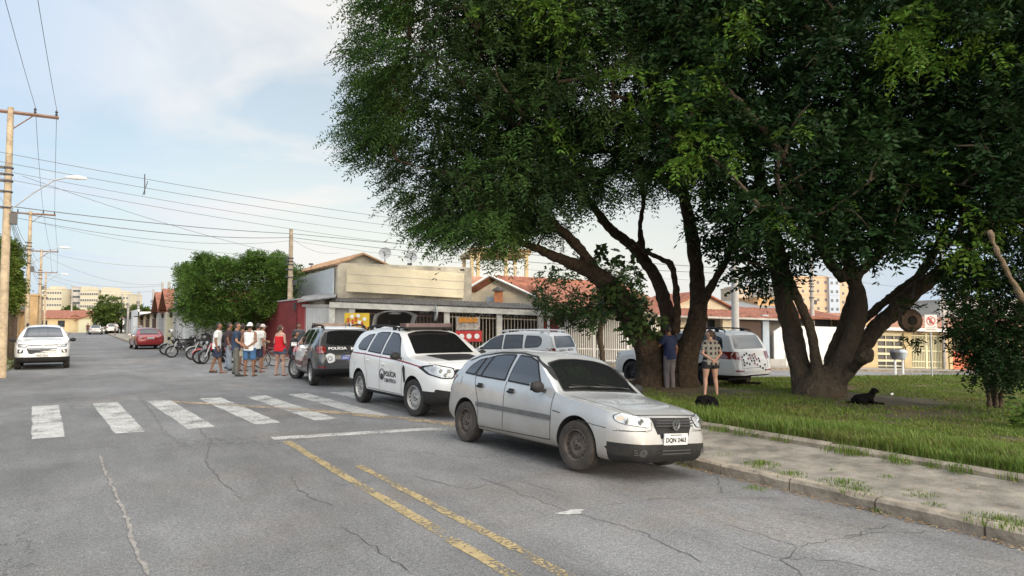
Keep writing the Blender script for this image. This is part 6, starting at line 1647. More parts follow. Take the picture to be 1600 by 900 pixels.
gol['panels'] = (win([(1.55, .93), (1.80, 1.235), (1.98, 1.285), (2.22, 1.30), (2.27, .965)], V_GLASSF) + win([(2.36, .968), (2.335, 1.30), (2.60, 1.295), (2.80, 1.27), (2.935, .985)], V_GLASSF)
  + win([(2.975, .988), (2.855, 1.255), (2.96, 1.23), (3.08, .994)], V_GLASSF, .015) + win([(3.135, .998), (3.02, 1.225), (3.16, 1.19), (3.30, 1.10), (3.37, 1.012)], V_GLASSF)
  + [('windscreen_rubber', 'T', [(1.21, -.665), (1.70, -.575), (1.76, -.3), (1.775, 0), (1.76, .3), (1.70, .575), (1.21, .665), (1.18, .3), (1.17, 0), (1.18, -.3)], V_PLAST, .004, .03),
     ('windscreen', 'T', [(1.24, -.64), (1.675, -.55), (1.735, -.3), (1.75, 0), (1.735, .3), (1.675, .55), (1.24, .64), (1.215, .3), (1.205, 0), (1.215, -.3)], V_GLASS, .009, .03),
     ('rear_window', 'B', [(-.50, 1.02), (.50, 1.02), (.44, 1.26), (-.44, 1.26)], V_GLASS, .006, .04),
     ('grille', 'F', [(-.34, .695), (.34, .695), (.31, .60), (.25, .47), (.235, .375), (-.235, .375), (-.25, .47), (-.31, .60)], V_PLAST, .006, .01),
     ('lower_intake', 'F', [(-.27, .36), (.27, .36), (.25, .27), (-.25, .27)], V_ARCH, .007, .02), ('plate_backing', 'F', [(-.23, .53), (.23, .53), (.22, .40), (-.22, .40)], V_PLAST, .012)]
  + bothF('headlight_rim', 'F', [(.362, .695), (.655, .733), (.705, .704), (.706, .64), (.654, .611), (.426, .583), (.383, .616)], V_PLAST, .004, .03)
  + bothF('headlight', 'F', [(.37, .69), (.65, .728), (.70, .70), (.70, .642), (.65, .616), (.43, .588), (.39, .62)], V_LAMP, .010, .03)
  + bothF('fog_lamp_recess', 'F', [(.40, .355), (.76, .36), (.72, .265), (.42, .255)], V_ARCH, .004, .03)
  + bothF('tail_lamp', 'B', [(.58, .72), (.76, .70), (.76, .96), (.66, .98), (.60, .86)], V_TAIL, .008, .02)
  + [('boot_lid_line', 'B', [(-.56, .60), (.56, .60), (.56, .605), (-.56, .605)], V_GAP, .003)]
  + both('fuel_flap', [(3.44, .83), (3.58, .84), (3.58, .96), (3.45, .95)], V_SILVER, .006, .03))
gol['lines'] = [('R', [(1.255, .93), (1.275, .62), (1.275, .30)], .009, False), ('R', [(2.30, .95), (2.31, .30)], .009, False), ('R', [(1.275, .295), (2.93, .27)], .010, False), ('R', [(3.10, .99), (3.02, .80), (2.93, .60), (2.93, .27)], .009, False),
  ('R', [(.34, .555), (.52, .57), (.78, .60)], .007, False), ('R', [(1.24, .66), (1.10, .645)], .012, False)]
gol['lines'] += [('L', p, w, c) for d, p, w, c in gol['lines'] if d == 'R'] + [('F', [(.34, .70), (.36, .56), (.78, .53)], .006, False), ('F', [(-.34, .70), (-.36, .56), (-.78, .53)], .006, False),
  ('T', [(.10, -.50), (.3, -.56), (.7, -.62), (1.08, -.66)], .008, False), ('T', [(.10, .50), (.3, .56), (.7, .62), (1.08, .66)], .008, False), ('F', [(-.6, .712), (-.3, .72), (0, .722), (.3, .72), (.6, .712)], .008, False),
  ('F', [(-.76, .545), (-.3, .545)], .006, False), ('F', [(.76, .545), (.3, .545)], .006, False)]
gol['strips'] = [('side_moulding', d, [(1.275, .565), (2.30, .575)], .062, mat('grey_moulding', (.10, .10, .10), .7, var=.2, vscale=8), .015) for d in 'RL'] + [('side_moulding', d, [(2.315, .575), (2.975, .58)], .062, MATS['grey_moulding'], .015) for d in 'RL'] \
  + [('roof_gutter', d, [(1.30, .97), (1.60, 1.165), (1.88, 1.305), (2.2, 1.345), (2.7, 1.335), (3.15, 1.275), (3.4, 1.19)], .016, V_PLAST, .008) for d in 'RL']
# exact fit of the near car to the street
dG = Vector((math.sin(R(35.8)), -math.cos(R(35.8)))); hG = Vector(cam2w(dG.x, dG.y)); nG = Vector((hG.y, -hG.x))      # forward, right side
o2 = Vector(cam2w(1.845, 8.10))
car1, bv1 = make_car('parked_car', 'dusty silver four-door hatchback with black lower bumper parked nearest to the camera', 'car', gol, (o2.x, o2.y, 0), hG)
rollG = .078; car1.rotation_euler = (rollG, 0, car1.rotation_euler.z)
car1.location.z = .8 * -math.sin(rollG) - .0 + .002
plate(car1, 'DQN 2463', -.035, .462, 'F')
# grille slats, badge, fog lamp, handles, wipers
mb = MB()
for z in (.672, .640, .608): mb.tube([(-.018 + .03 * abs(y) ** 2, y, z) for y in (-.31, -.15, 0, .15, .31)], .009, 5)
for z in (.335, .30): mb.tube([(-.065 + .08 * y * y, y, z) for y in (-.24, -.1, 0, .1, .24)], .007, 5)
for s in (1, -1):
    for z in (.335, .31, .285): mb.tube([(-.02, s * .44, z), (.03, s * .60, z)], .006, 5)
mb.build('grille_slats', mat('slat_black', (.05, .05, .052), .45), car1)
bx = -.032; mb = MB(); r0 = .062
mb.lathe([(r0 * .84, bx - .012), (r0, bx - .012), (r0, bx), (r0 * .84, bx)], axis='X', n=28, c=(0, 0, .625))
def vline(mb, pts, x, w=.011):
    for a, b in zip(pts, pts[1:]):
        a = Vector(a); b = Vector(b); d = (b - a).normalized(); n = Vector((-d.y, d.x)) * w / 2
        mb.hexa([(x, (a - n).x, (a - n).y), (x, (b - n).x, (b - n).y), (x, (b + n).x, (b + n).y), (x, (a + n).x, (a + n).y), (x - .008, (a - n).x, (a - n).y), (x - .008, (b - n).x, (b - n).y), (x - .008, (b + n).x, (b + n).y), (x - .008, (a + n).x, (a + n).y)])
vline(mb, [(.028, .675), (0, .628), (-.028, .675)], bx - .004); vline(mb, [(.047, .66), (.022, .582), (0, .622), (-.022, .582), (-.047, .66)], bx - .004)
o = mb.build('badge', V_CHR, car1); fixnormals(o.data)
for s in (1, -1):
    q = proj_on(bv1, 'F', s * .50, .31, .006); v, f = panel(bv1, 'F', [(s * .50 + .045 * math.cos(a * .52), .31 + .045 * math.sin(a * .52)) for a in range(12)], .008, .1); MB().add(v, f).build('fog_lamp', mat('fog_glass', (.05, .052, .055), .2, coat=.6), car1)
    for x, z in ((2.14, .815), (2.90, .835)):
        h = MB(); y = .832; h.ell((x, s * y, z), (.085, .022, .022), 12, 6); h.box(x - .055, x + .03, min(s * (y - .02), s * (y + .006)), max(s * (y - .02), s * (y + .006)), z, z + .045); h.build('door_handle', V_PLAST, car1, smooth=True)
mb = MB()
for y0, y1 in ((-.45, .02), (.08, .5)):
    a = proj_on(bv1, 'T', 1.22, y0, .03); b = proj_on(bv1, 'T', 1.30, (y0 + y1) / 2, .03); c = proj_on(bv1, 'T', 1.285, y1, .028); mb.tube([tuple(a), tuple(c)], .007, 4)
mb.each('wiper', V_PLAST, car1)
# inside rear-view silhouette: dash line and seats read through the glass as a lighter strip
v, f = panel(bv1, 'T', [(1.262, -.54), (1.279, -.54), (1.279, .54), (1.262, .54)], .0105, .06); MB().add(v, f).build('dash_edge', mat('dash_grey', (.07, .07, .07), .5), car1)
for s in (1, -1):
    v, f = panel(bv1, 'F', [(s * .63, .635), (s * .685, .645), (s * .69, .69), (s * .64, .70)], .012, .05); MB().add(v, f).build('indicator_lamp', mat('amber_dim', (.45, .38, .30), .2, coat=1), car1)
    mb = MB(); 
    for k in (.0, 1): 
        q = proj_on(bv1, 'F', s * (.50 + .12 * k), .645, .012)
        if q: mb.lathe([(0, q.x - .004), (.036, q.x - .004), (.040, q.x + .01)], axis='X', n=16, c=(0, q.y, q.z))
    mb.build('lamp_reflector', V_CHR, car1)

# ---------------- compact SUV (two police ones)
def suv(paint_, region=None, glassf=V_GLASS):
    d = dict(L=4.34, W=1.81, H=1.66, WB=2.67, FO=.84, R=.345, tw=.215, wr=.605, paint=paint_, rim=V_STEEL, tyre=V_RUB, arch=.06, mirmat=V_PLAST,
      top=[(0, .93), (.05, .985), (.35, 1.05), (.8, 1.095), (1.12, 1.13), (1.22, 1.17), (1.5, 1.345), (1.75, 1.50), (1.92, 1.575), (2.2, 1.635), (2.6, 1.66), (3.3, 1.65), (3.78, 1.61), (3.93, 1.565), (4.06, 1.40), (4.18, 1.20), (4.24, 1.12), (4.30, 1.0), (4.34, .88)],
      belt=[(0, .84), (.4, .93), (1.2, 1.02), (2, 1.06), (3.2, 1.11), (3.9, 1.14), (4.2, 1.04), (4.34, .78)], bot=[(0, .27), (.3, .235), (.8, .25), (3.5, .25), (4.0, .30), (4.34, .38)],
      fs=[(.25, .03), (.4, -.03), (.6, -.03), (.75, 0), (.9, .03), (1.05, .07)], rs=[(.35, -.03), (.5, .03), (.65, .03), (.85, -.0), (1.1, -.02)], mirror=(1.42, 1.10), wstyle='steel', rails=(2.15, 3.75, 1.635, .58, V_PLAST), bar=(2.05, 1.615, 1.12))
    d['cuts'] = [((0, 0, .42), (0, 0, 1)), ((0, 0, .50), (0, 0, 1)), ((.48, 0, 0), (1, 0, 0)), ((3.86, 0, 0), (1, 0, 0)), ((1.30, 0, 0), (1, 0, 0)), ((2.36, 0, 0), (1, 0, 0)), ((3.2, 0, 0), (1, 0, 0)), ((0, .62, 0), (0, 1, 0)), ((0, -.62, 0), (0, 1, 0)), ((1.1, 0, 0), (1, 0, 0)), ((0, 0, .62), (0, 0, 1)), ((0, 0, .34), (0, 0, 1))]
    def reg(c):
        if c.z < .34 and .48 < c.x < 3.86: return 2
        if c.z < .50 and c.x < .48: return 2
        if c.z < .50 and c.x > 3.86: return 2
        return region(c) if region else 0
    d['region'] = reg
    def spl(c, mi):
        if mi == 2: return 'bumper_cladding'
        if mi == 1: return None
        if abs(c.y) > .62 and .34 < c.z < 1.06:
            s = 'R' if c.y > 0 else 'L'
            if 1.30 < c.x < 2.36: return 'front_door#' + s
            if 2.36 < c.x < 3.2 and math.hypot(c.x - 3.51, c.z - .345) > .43: return 'rear_door#' + s
        if c.x < 1.1 and c.z > .93 and abs(c.y) < .62: return 'bonnet'
        if c.x > 3.86 and c.z > .62 and abs(c.y) < .62: return 'tailgate'
        return None
    d['split'] = spl
    d['panels'] = (win([(1.50, 1.10), (1.78, 1.415), (1.98, 1.505), (2.28, 1.53), (2.33, 1.115)], glassf) + win([(2.44, 1.12), (2.40, 1.53), (2.85, 1.53), (3.02, 1.50), (3.10, 1.15)], glassf) + win([(3.22, 1.165), (3.16, 1.49), (3.45, 1.46), (3.66, 1.37), (3.72, 1.24), (3.62, 1.18)], glassf, .05)
      + [('windscreen', 'T', [(1.20, -.66), (1.83, -.545), (1.90, -.3), (1.915, 0), (1.90, .3), (1.83, .545), (1.20, .66), (1.17, .3), (1.165, 0), (1.17, -.3)], V_GLASS, .007, .05),
         ('rear_window', 'B', [(-.60, 1.17), (-.3, 1.13), (.3, 1.13), (.60, 1.17), (.52, 1.50), (.2, 1.53), (-.2, 1.53), (-.52, 1.50)], V_GLASS, .007, .05),
         ('grille', 'F', [(-.44, .90), (.44, .90), (.47, .80), (.36, .72), (-.36, .72), (-.47, .80)], V_PLAST, .006, .02), ('lower_intake', 'F', [(-.42, .58), (.42, .58), (.38, .42), (-.38, .42)], V_ARCH, .006, .02)]
      + bothF('headlight_rim', 'F', [(.46, .93), (.80, .985), (.885, .93), (.86, .80), (.72, .74), (.50, .73), (.44, .80)], V_PLAST, .005, .04) + bothF('headlight', 'F', [(.485, .915), (.79, .965), (.862, .92), (.84, .815), (.71, .76), (.52, .75), (.47, .81)], V_LAMP, .011, .04)
      + bothF('fog_recess', 'F', [(.50, .50), (.80, .55), (.82, .42), (.52, .38)], V_ARCH, .006, .02)
      + bothF('tail_lamp_rim', 'B', [(.60, .90), (.86, .90), (.86, 1.13), (.60, 1.13)], V_PLAST, .006, .05) + bothF('tail_lamp', 'B', [(.625, .92), (.84, .92), (.84, 1.11), (.625, 1.11)], V_TAIL, .012, .04) + bothF('rear_reflector', 'B', [(.62, .52), (.82, .53), (.82, .57), (.62, .56)], V_TAIL, .006, .01)
      + both('side_vent', [(1.13, .62), (1.20, .60), (1.27, .86), (1.24, .94), (1.17, .90)], V_PLAST, .010, .02))
    d['lines'] = []
    for s in 'RL': d['lines'] += [(s, [(1.31, 1.06), (1.30, .72), (1.34, .36)], .010, False), (s, [(2.37, 1.09), (2.39, .70), (2.39, .36)], .010, False), (s, [(3.20, 1.12), (3.16, .86), (3.05, .66), (3.04, .40)], .010, False), (s, [(1.34, .36), (3.04, .37)], .010, False)]
    d['lines'] += [('B', [(-.60, 1.14), (-.60, .62), (-.5, .58), (.5, .58), (.60, .62), (.60, 1.14)], .009, False), ('F', [(-.44, .915), (-.7, .975), (-.80, 1.0)], .008, False), ('F', [(.44, .915), (.7, .975), (.80, 1.0)], .008, False)]
    return d
def suv_extra(root, bvh, front=True):
    mb = MB()
    for z in (.865, .825, .785): mb.tube([(-.012 + .10 * y * y, y, z) for y in (-.38, -.2, 0, .2, .38)], .010, 5)
    mb.build('grille_slats', V_CHR, root)
    mb = MB()
    for s in (1, -1):
        for y, z in ((.58, .86), (.70, .87), (.64, .80)):
            q = proj_on(bvh, 'F', s * y, z, .014)
            if q: mb.lathe([(0, q.x - .004), (.038, q.x - .004), (.042, q.x + .01)], axis='X', n=14, c=(0, q.y, q.z))
    mb.each('lamp_reflector', V_CHR, root)
    for s in (1, -1):
        for x, z in ((2.20, .90), (3.02, .95)): h = MB(); h.ell((x, s * .905, z), (.085, .022, .02), 12, 6); h.build('door_handle', root.get('hm', None) and V_PLAST or V_WHITE, root, smooth=True)
    mb = MB(); mb.tube([(3.85, 0, 1.6), (3.95, 0, 1.82)], .006, 5); mb.build('antenna', V_PLAST, root)

# forensic police SUV, white, facing the camera behind the silver car
d = suv(V_WHITE)
d['texts'] = [('POLÍCIA', 'R', (1.83, .735), .125, .56, V_TXT), ('CIENTÍFICA', 'R', (1.83, .60), .09, .56, V_TXT), ('POLÍCIA', 'L', (1.83, .735), .125, .56, V_TXT), ('CIENTÍFICA', 'L', (1.83, .60), .09, .56, V_TXT)]
d['strips'] = [('dark_red_stripe', s, [(.55, .93), (1.0, .975), (1.6, 1.02), (2.4, 1.045), (3.2, 1.075), (3.95, 1.09)], .022, V_STRIPE, .009) for s in 'RL']
d['panels'] = d['panels'] + [('bonnet_band', 'T', [(.35, -.40), (1.10, -.50), (1.10, .50), (.35, .40)], V_PLAST, .004, .05)]
d['steer'] = R(8)
p0 = G(648, 652); fwd = Vector((0.045, -1.0)).normalized()
# place by the front right wheel contact
def place(d_, contact, heading, which, z=0):
    h = Vector(heading).normalized(); rt = Vector((h.y, -h.x)); fx = d_['FO'] if which[0] == 'f' else d_['FO'] + d_['WB']; sy = (1 if which[1] == 'r' else -1) * (d_['W'] / 2 - d_['tw'] / 2)
    # contact = origin - h*fx + rt*sy
    o = Vector((contact[0], contact[1])) + h * fx - rt * sy; return (o.x, o.y, z)
car2, bv2 = make_car('police_car', 'white forensic police SUV with light bar, facing the camera behind the silver hatchback', 'police car', d, place(d, (p0.x + .1, p0.y + .12), fwd, 'fr', .0), fwd)
suv_extra(car2, bv2)
MB().lathe([(.10, 0), (.115, 0), (.115, .006), (.10, .006)], axis='Y', n=24, c=(2.235, .912, .70)).lathe([(.0, 0), (.06, 0), (.06, .006)], axis='Y', n=16, c=(2.235, .912, .66)).build('round_emblem', V_TXT, car2)
flat_text('POLÍCIA', .16, V_WTXT, car2, (.72, 0, 1.098), 'bonnet_lettering', .7, rot=(R(-3), R(0), R(-90)))

# military police SUV, dark grey with white doors, seen from behind
M_PMW = paint('patrol_white', (.70, .71, .71), 0, .02)
def pm_reg(c):
    if c.z > 1.57: return 3
    if .85 < c.x < 3.15 and abs(c.y) > .5 and c.z > .62 + .0 and c.z > .50 + abs(c.x - 1.75) ** 2 * .28: return 3
    return 0
d = suv(V_GREY, pm_reg); d['xmats'] = [M_PMW]; d['cuts'] = d['cuts'] + [((0, 0, 1.57), (0, 0, 1))]
for k in np.linspace(.95, 3.1, 16): d['cuts'].append(((k, 0, 0), (1, 0, 0)))
d['strips'] = [('curved_red_stripe', s, [(x, .505 + abs(x - 1.75) ** 2 * .28) for x in np.linspace(.85, 3.1, 24)], .03, V_STRIPE, .010) for s in 'RL']
d['texts'] = [('POLÍCIA', 'B', (-.30, 1.055), .085, .50, V_WTXT), ('MILITAR', 'B', (.29, 1.04), .075, .46, V_WTXT), ('POLÍCIA MILITAR', 'L', (1.85, .47), .075, .8, V_WTXT), ('DUSTER', 'B', (0, .93), .03, .44, V_CHR)]
for h_ in d['panels']: pass
d['steer'] = R(24)
p0 = G(484, 603); fwd = Vector((.08, 1)).normalized()
car3, bv3 = make_car('police_car', 'dark grey and white military police SUV seen from behind beside the crowd', 'police car', d, place(d, (p0.x + .12, p0.y + .1), fwd, 'rl'), fwd)
suv_extra(car3, bv3)
plate(car3, 'EZU 6J18', 4.345, .80, 'B', V_PLATEB, V_WTXT, .42, .13)
q = proj_on(bv3, 'B', -.52, .80, .01)
t = MB().prism(rpoly([(-.13, -.10), (0, -.15), (.13, -.10), (.12, .08), (0, .13), (-.12, .08)], .04), 0, .01, plane='YZ').build('white_crest', V_WTXT, car3, loc=(q.x, q.y, q.z)); t.rotation_euler = (0, 0, R(-14))
MB().lathe([(.045, .012), (.06, .012), (.06, .016), (.045, .016)], axis='X', n=18, c=(0, 0, -.02)).build('crest_ring', V_GREY, t)
# ---------------- third patrol car, tailgate open
d = suv(V_WHITE); d['bar'] = None
cc = P(618, 520, 23.5); hw = Vector(cam2w(-.28, .96)); o_ = Vector((cc.x, cc.y)) + hw * 4.0 + Vector((hw.y, -hw.x)) * -.1
old = d['panels']; d['panels'] = [p for p in old if p[0] != 'rear_window'] + [('boot_opening', 'B', [(-.58, .72), (.58, .72), (.60, 1.15), (.54, 1.54), (-.54, 1.54), (-.60, 1.15)], V_ARCH, .012, .05)]
car4, bv4 = make_car('police_car', 'white patrol SUV with its tailgate raised, between the two police SUVs', 'police car', d, (o_.x, o_.y, 0), hw)
n = 12; vs = []
for j in range(5):
    for i in range(n + 1):
        y = -.70 + 1.40 * i / n; k = j / 4; vs.append((3.92 + 1.0 * k, y, 1.67 + .42 * k - .16 * abs(y / .70) ** 2.6 + .10 * math.sin(k * math.pi * .8)))
w = n + 1; fs = [(j * w + i, j * w + i + 1, (j + 1) * w + i + 1, (j + 1) * w + i) for j in range(4) for i in range(n)]
lid = MB().add(vs, fs).build('tailgate', V_WHITE, car4, smooth=True)
MB().add([(4.0 + (x - 3.92) * .78, y * .79, z - .03) for x, y, z in vs], [f[::-1] for f in fs]).build('inner_lining', V_ARCH, lid, smooth=True)
MB().tube([(4.05, .56, 1.1), (4.5, .6, 1.72)], .012, 6).tube([(4.05, -.56, 1.1), (4.5, -.6, 1.72)], .012, 6).each('gas_strut', V_PLAST, lid)

# ---------------- white patrol people carrier in the middle
spin = dict(L=4.36, W=1.74, H=1.66, WB=2.62, FO=.85, R=.31, tw=.19, wr=.60, paint=V_WHITE, rim=V_STEEL, tyre=V_RUB, mirmat=V_WHITE,
  top=[(0, .80), (.05, .86), (.4, .96), (.9, 1.04), (1.05, 1.08), (1.4, 1.30), (1.75, 1.50), (2.0, 1.58), (2.4, 1.64), (2.9, 1.66), (3.6, 1.64), (4.0, 1.60), (4.10, 1.55), (4.2, 1.34), (4.27, 1.14), (4.31, 1.0), (4.34, .94), (4.36, .84)],
  belt=[(0, .72), (.4, .86), (1.1, .97), (2, 1.02), (3.2, 1.06), (4.0, 1.08), (4.2, 1.0), (4.36, .75)], bot=[(0, .22), (.3, .2), (.8, .22), (3.5, .22), (4.0, .27), (4.36, .32)],
  fs=[(.2, .03), (.4, -.03), (.6, 0), (.9, .06)], rs=[(.3, -.02), (.5, .03), (.7, .02), (1.0, -.01)], mirror=(1.35, 1.05), rails=(2.0, 3.9, 1.655, .56, V_WHITE))
spin['panels'] = (win([(1.30, 1.03), (1.62, 1.33), (1.9, 1.48), (2.13, 1.51), (2.16, 1.06)], V_GLASSF) + win([(2.26, 1.065), (2.24, 1.515), (2.95, 1.52), (3.02, 1.10)], V_GLASSF) + win([(3.14, 1.11), (3.12, 1.50), (3.60, 1.48), (3.74, 1.40), (3.76, 1.24), (3.66, 1.15)], V_GLASSF, .07)
  + [('windscreen', 'T', [(1.08, -.64), (1.72, -.55), (1.8, 0), (1.72, .55), (1.08, .64), (1.05, 0)], V_GLASS, .007, .05), ('rear_window', 'B', [(-.64, 1.12), (.64, 1.12), (.62, 1.30), (.55, 1.50), (-.55, 1.50), (-.62, 1.30)], V_GLASS, .007, .05),
     ('grille', 'F', [(-.4, .74), (.4, .74), (.35, .5), (-.35, .5)], V_PLAST, .006, .02)]
  + bothF('headlight', 'F', [(.45, .78), (.78, .86), (.82, .78), (.72, .66), (.5, .64)], V_LAMP, .008, .04) + bothF('tail_lamp', 'B', [(.66, .80), (.86, .82), (.86, 1.10), (.70, 1.10)], V_TAIL, .008, .02))
spin['lines'] = [(s, p, .009, False) for s in 'RL' for p in ([(1.15, 1.0), (1.15, .32)], [(2.2, 1.04), (2.2, .3)], [(3.08, 1.09), (3.02, .8), (2.9, .6), (2.9, .3)], [(1.15, .31), (2.9, .3)])]
spin['strips'] = [('curved_red_stripe', s, [(3.3, .99), (3.6, 1.02), (3.9, 1.03), (4.15, 1.0)], .035, V_STRIPE, .010) for s in 'RL']
spin['texts'] = [('POLÍCIA', 'B', (-.28, 1.03), .07, .4, V_TXT), ('MILITAR', 'B', (.26, 1.03), .07, .36, V_TXT), ('1-45217', 'L', (2.72, 1.0), .07, .32, V_TXT)]
hs_ = Vector(cam2w(-.82, .57)); rc = P(898, 560, 23.9); rc.z = 0
o_ = Vector((rc.x, rc.y)) + hs_ * 4.3 + Vector((hs_.y, -hs_.x)) * (-.55)
car5, bv5 = make_car('police_car', 'white patrol people carrier with a red curved stripe parked behind the silver hatchback roof', 'police car', spin, (o_.x, o_.y, gz(o_.x) - .08), hs_)
# ---------------- big white four-wheel drive behind the trees
tb = dict(L=4.89, W=1.90, H=1.82, WB=2.845, FO=.93, R=.385, tw=.25, wr=.66, paint=V_WHITE, rim=mat('dark_wheel', (.03, .03, .032), .4, metal=.3), tyre=V_RUB, wstyle='five', mirmat=V_WHITE, arch=.07,
  top=[(0, 1.0), (.06, 1.07), (.5, 1.14), (1.2, 1.19), (1.38, 1.23), (1.75, 1.48), (2.05, 1.67), (2.3, 1.755), (2.8, 1.81), (3.6, 1.82), (4.35, 1.77), (4.52, 1.70), (4.64, 1.50), (4.75, 1.28), (4.80, 1.20), (4.84, 1.05), (4.89, .95)],
  belt=[(0, .90), (.5, 1.02), (1.3, 1.10), (2.2, 1.15), (3.5, 1.19), (4.5, 1.20), (4.75, 1.1), (4.89, .85)], bot=[(0, .36), (.3, .33), (.8, .36), (3.8, .36), (4.4, .42), (4.89, .48)],
  fs=[(.3, .05), (.5, -.03), (.8, 0), (1.1, .06)], rs=[(.4, -.02), (.55, .05), (.75, .03), (1.1, -.02)], mirror=(1.62, 1.2), rails=(2.3, 4.3, 1.815, .62, V_PLAST))
tb['cuts'] = [((0, 0, .52), (0, 0, 1)), ((4.2, 0, 0), (1, 0, 0))]; tb['region'] = lambda c: 2 if (c.z < .52 and c.x > 4.2) else 0; tb['split'] = lambda c, mi: 'bumper_cladding' if mi == 2 else None
tb['panels'] = (win([(1.68, 1.19), (2.0, 1.50), (2.25, 1.63), (2.55, 1.66), (2.58, 1.21)]) + win([(2.68, 1.215), (2.66, 1.665), (3.38, 1.67), (3.46, 1.23)]) + win([(3.58, 1.235), (3.56, 1.66), (4.05, 1.64), (4.32, 1.56), (4.42, 1.30), (4.38, 1.24)], V_GLASS, .06)
  + [('windscreen', 'T', [(1.42, -.7), (2.05, -.6), (2.15, 0), (2.05, .6), (1.42, .7), (1.38, 0)], V_GLASS, .007, .05), ('rear_window', 'B', [(-.70, 1.27), (.70, 1.27), (.60, 1.66), (-.60, 1.66)], V_GLASS, .007, .05),
     ('grille', 'F', [(-.5, .95), (.5, .95), (.45, .7), (-.45, .7)], V_PLAST, .006, .02)] + bothF('headlight', 'F', [(.55, .96), (.88, 1.02), (.9, .88), (.6, .84)], V_LAMP, .008, .03)
  + bothF('tail_lamp', 'B', [(.60, .96), (.94, .98), (.94, 1.20), (.62, 1.18)], V_TAIL, .009, .02) + [('tail_lamp_side', s, [(4.30, 1.12), (4.62, 1.02), (4.80, 1.0), (4.78, 1.17), (4.5, 1.20), (4.28, 1.18)], V_TAIL, .009, .02) for s in 'RL']
  + bothF('rear_reflector', 'B', [(.55, .62), (.85, .63), (.85, .67), (.55, .66)], V_STRIPE, .006, .01) + [('side_step', s, [(1.45, .40), (3.2, .40), (3.2, .50), (1.45, .50)], V_PLAST, .012, .02) for s in 'RL'])
tb['lines'] = [(s, p, .009, False) for s in 'RL' for p in ([(1.5, 1.15), (1.48, .5)], [(2.62, 1.2), (2.62, .48)], [(3.52, 1.22), (3.42, .95), (3.25, .75), (3.22, .5)], [(1.48, .5), (3.22, .48)])] + [('B', [(-.62, 1.2), (-.62, .72), (.62, .72), (.62, 1.2)], .01, False)]
ht_ = Vector(cam2w(-.60, .80)); pr = Vector((*cam2w(5.73, 20.6), 0)); 
o_ = Vector((pr.x, pr.y)) + ht_ * (tb['FO'] + tb['WB']) - Vector((ht_.y, -ht_.x)) * (-(tb['W'] / 2 - tb['tw'] / 2))
car6, bv6 = make_car('four_wheel_drive', 'big white police four-wheel drive with chequered tail parked behind the woman and the tree', 'car', tb, (o_.x, o_.y, gz(pr.x) - .05), ht_)
mb = MB(); mats_ = [V_STRIPE, V_PLAST, V_WTXT]
for i in range(9):
    for j in range(5):
        if random.random() < .38: continue
        y = -.56 + i * .125; z = .70 + j * .075 + .12 * math.sin(i * .5)
        v, f = panel(bv6, 'B', [(y, z), (y + .07, z + .01), (y + .075, z + .065), (y + .005, z + .06)], .009, .2); mb.add(v, f, random.choice((0, 1, 1, 0)))
for i in range(14):
    for j in range(2):
        if random.random() < .3: continue
        x = 3.1 + i * .1; z = 1.03 + j * .055
        v, f = panel(bv6, 'L', [(x, z), (x + .07, z), (x + .08, z + .045), (x + .01, z + .045)], .009, .2); mb.add(v, f, random.choice((0, 0, 1)))
o = mb.build('chequered_livery', mats_, car6)
plate(car6, 'GHK 4C52', 4.86, .86, 'B', V_PLATE, V_TXT)
# ---------------- white crossover facing the camera at the left
eco = dict(L=4.10, W=1.77, H=1.66, WB=2.52, FO=.80, R=.33, tw=.2, wr=.58, paint=V_WHITE, rim=V_STEEL, tyre=V_RUB, wstyle='five', mirmat=V_PLAST,
  top=[(0, .95), (.05, 1.01), (.35, 1.08), (.75, 1.13), (1.0, 1.16), (1.1, 1.20), (1.4, 1.40), (1.65, 1.54), (1.85, 1.60), (2.2, 1.65), (2.6, 1.66), (3.3, 1.63), (3.7, 1.56), (3.85, 1.42), (3.95, 1.22), (4.02, 1.08), (4.06, .98), (4.10, .88)],
  belt=[(0, .82), (.4, .95), (1.1, 1.05), (2, 1.08), (3.2, 1.14), (3.8, 1.16), (4.0, 1.0), (4.1, .8)], bot=[(0, .30), (.3, .24), (.8, .25), (3.3, .25), (3.8, .3), (4.1, .38)],
  fs=[(.25, .05), (.35, 0), (.5, -.03), (.7, -.01), (.9, .03), (1.1, .09)], rs=[(.35, -.02), (.5, .02), (.8, 0), (1.1, -.02)], mirror=(1.32, 1.08), rails=(1.95, 3.5, 1.66, .56, V_PLAST))
eco['cuts'] = [((0, 0, .47), (0, 0, 1)), ((.5, 0, 0), (1, 0, 0))]; eco['region'] = lambda c: 2 if (c.z < .47 and c.x < .5) else 0; eco['split'] = lambda c, mi: 'bumper_cladding' if mi == 2 else None
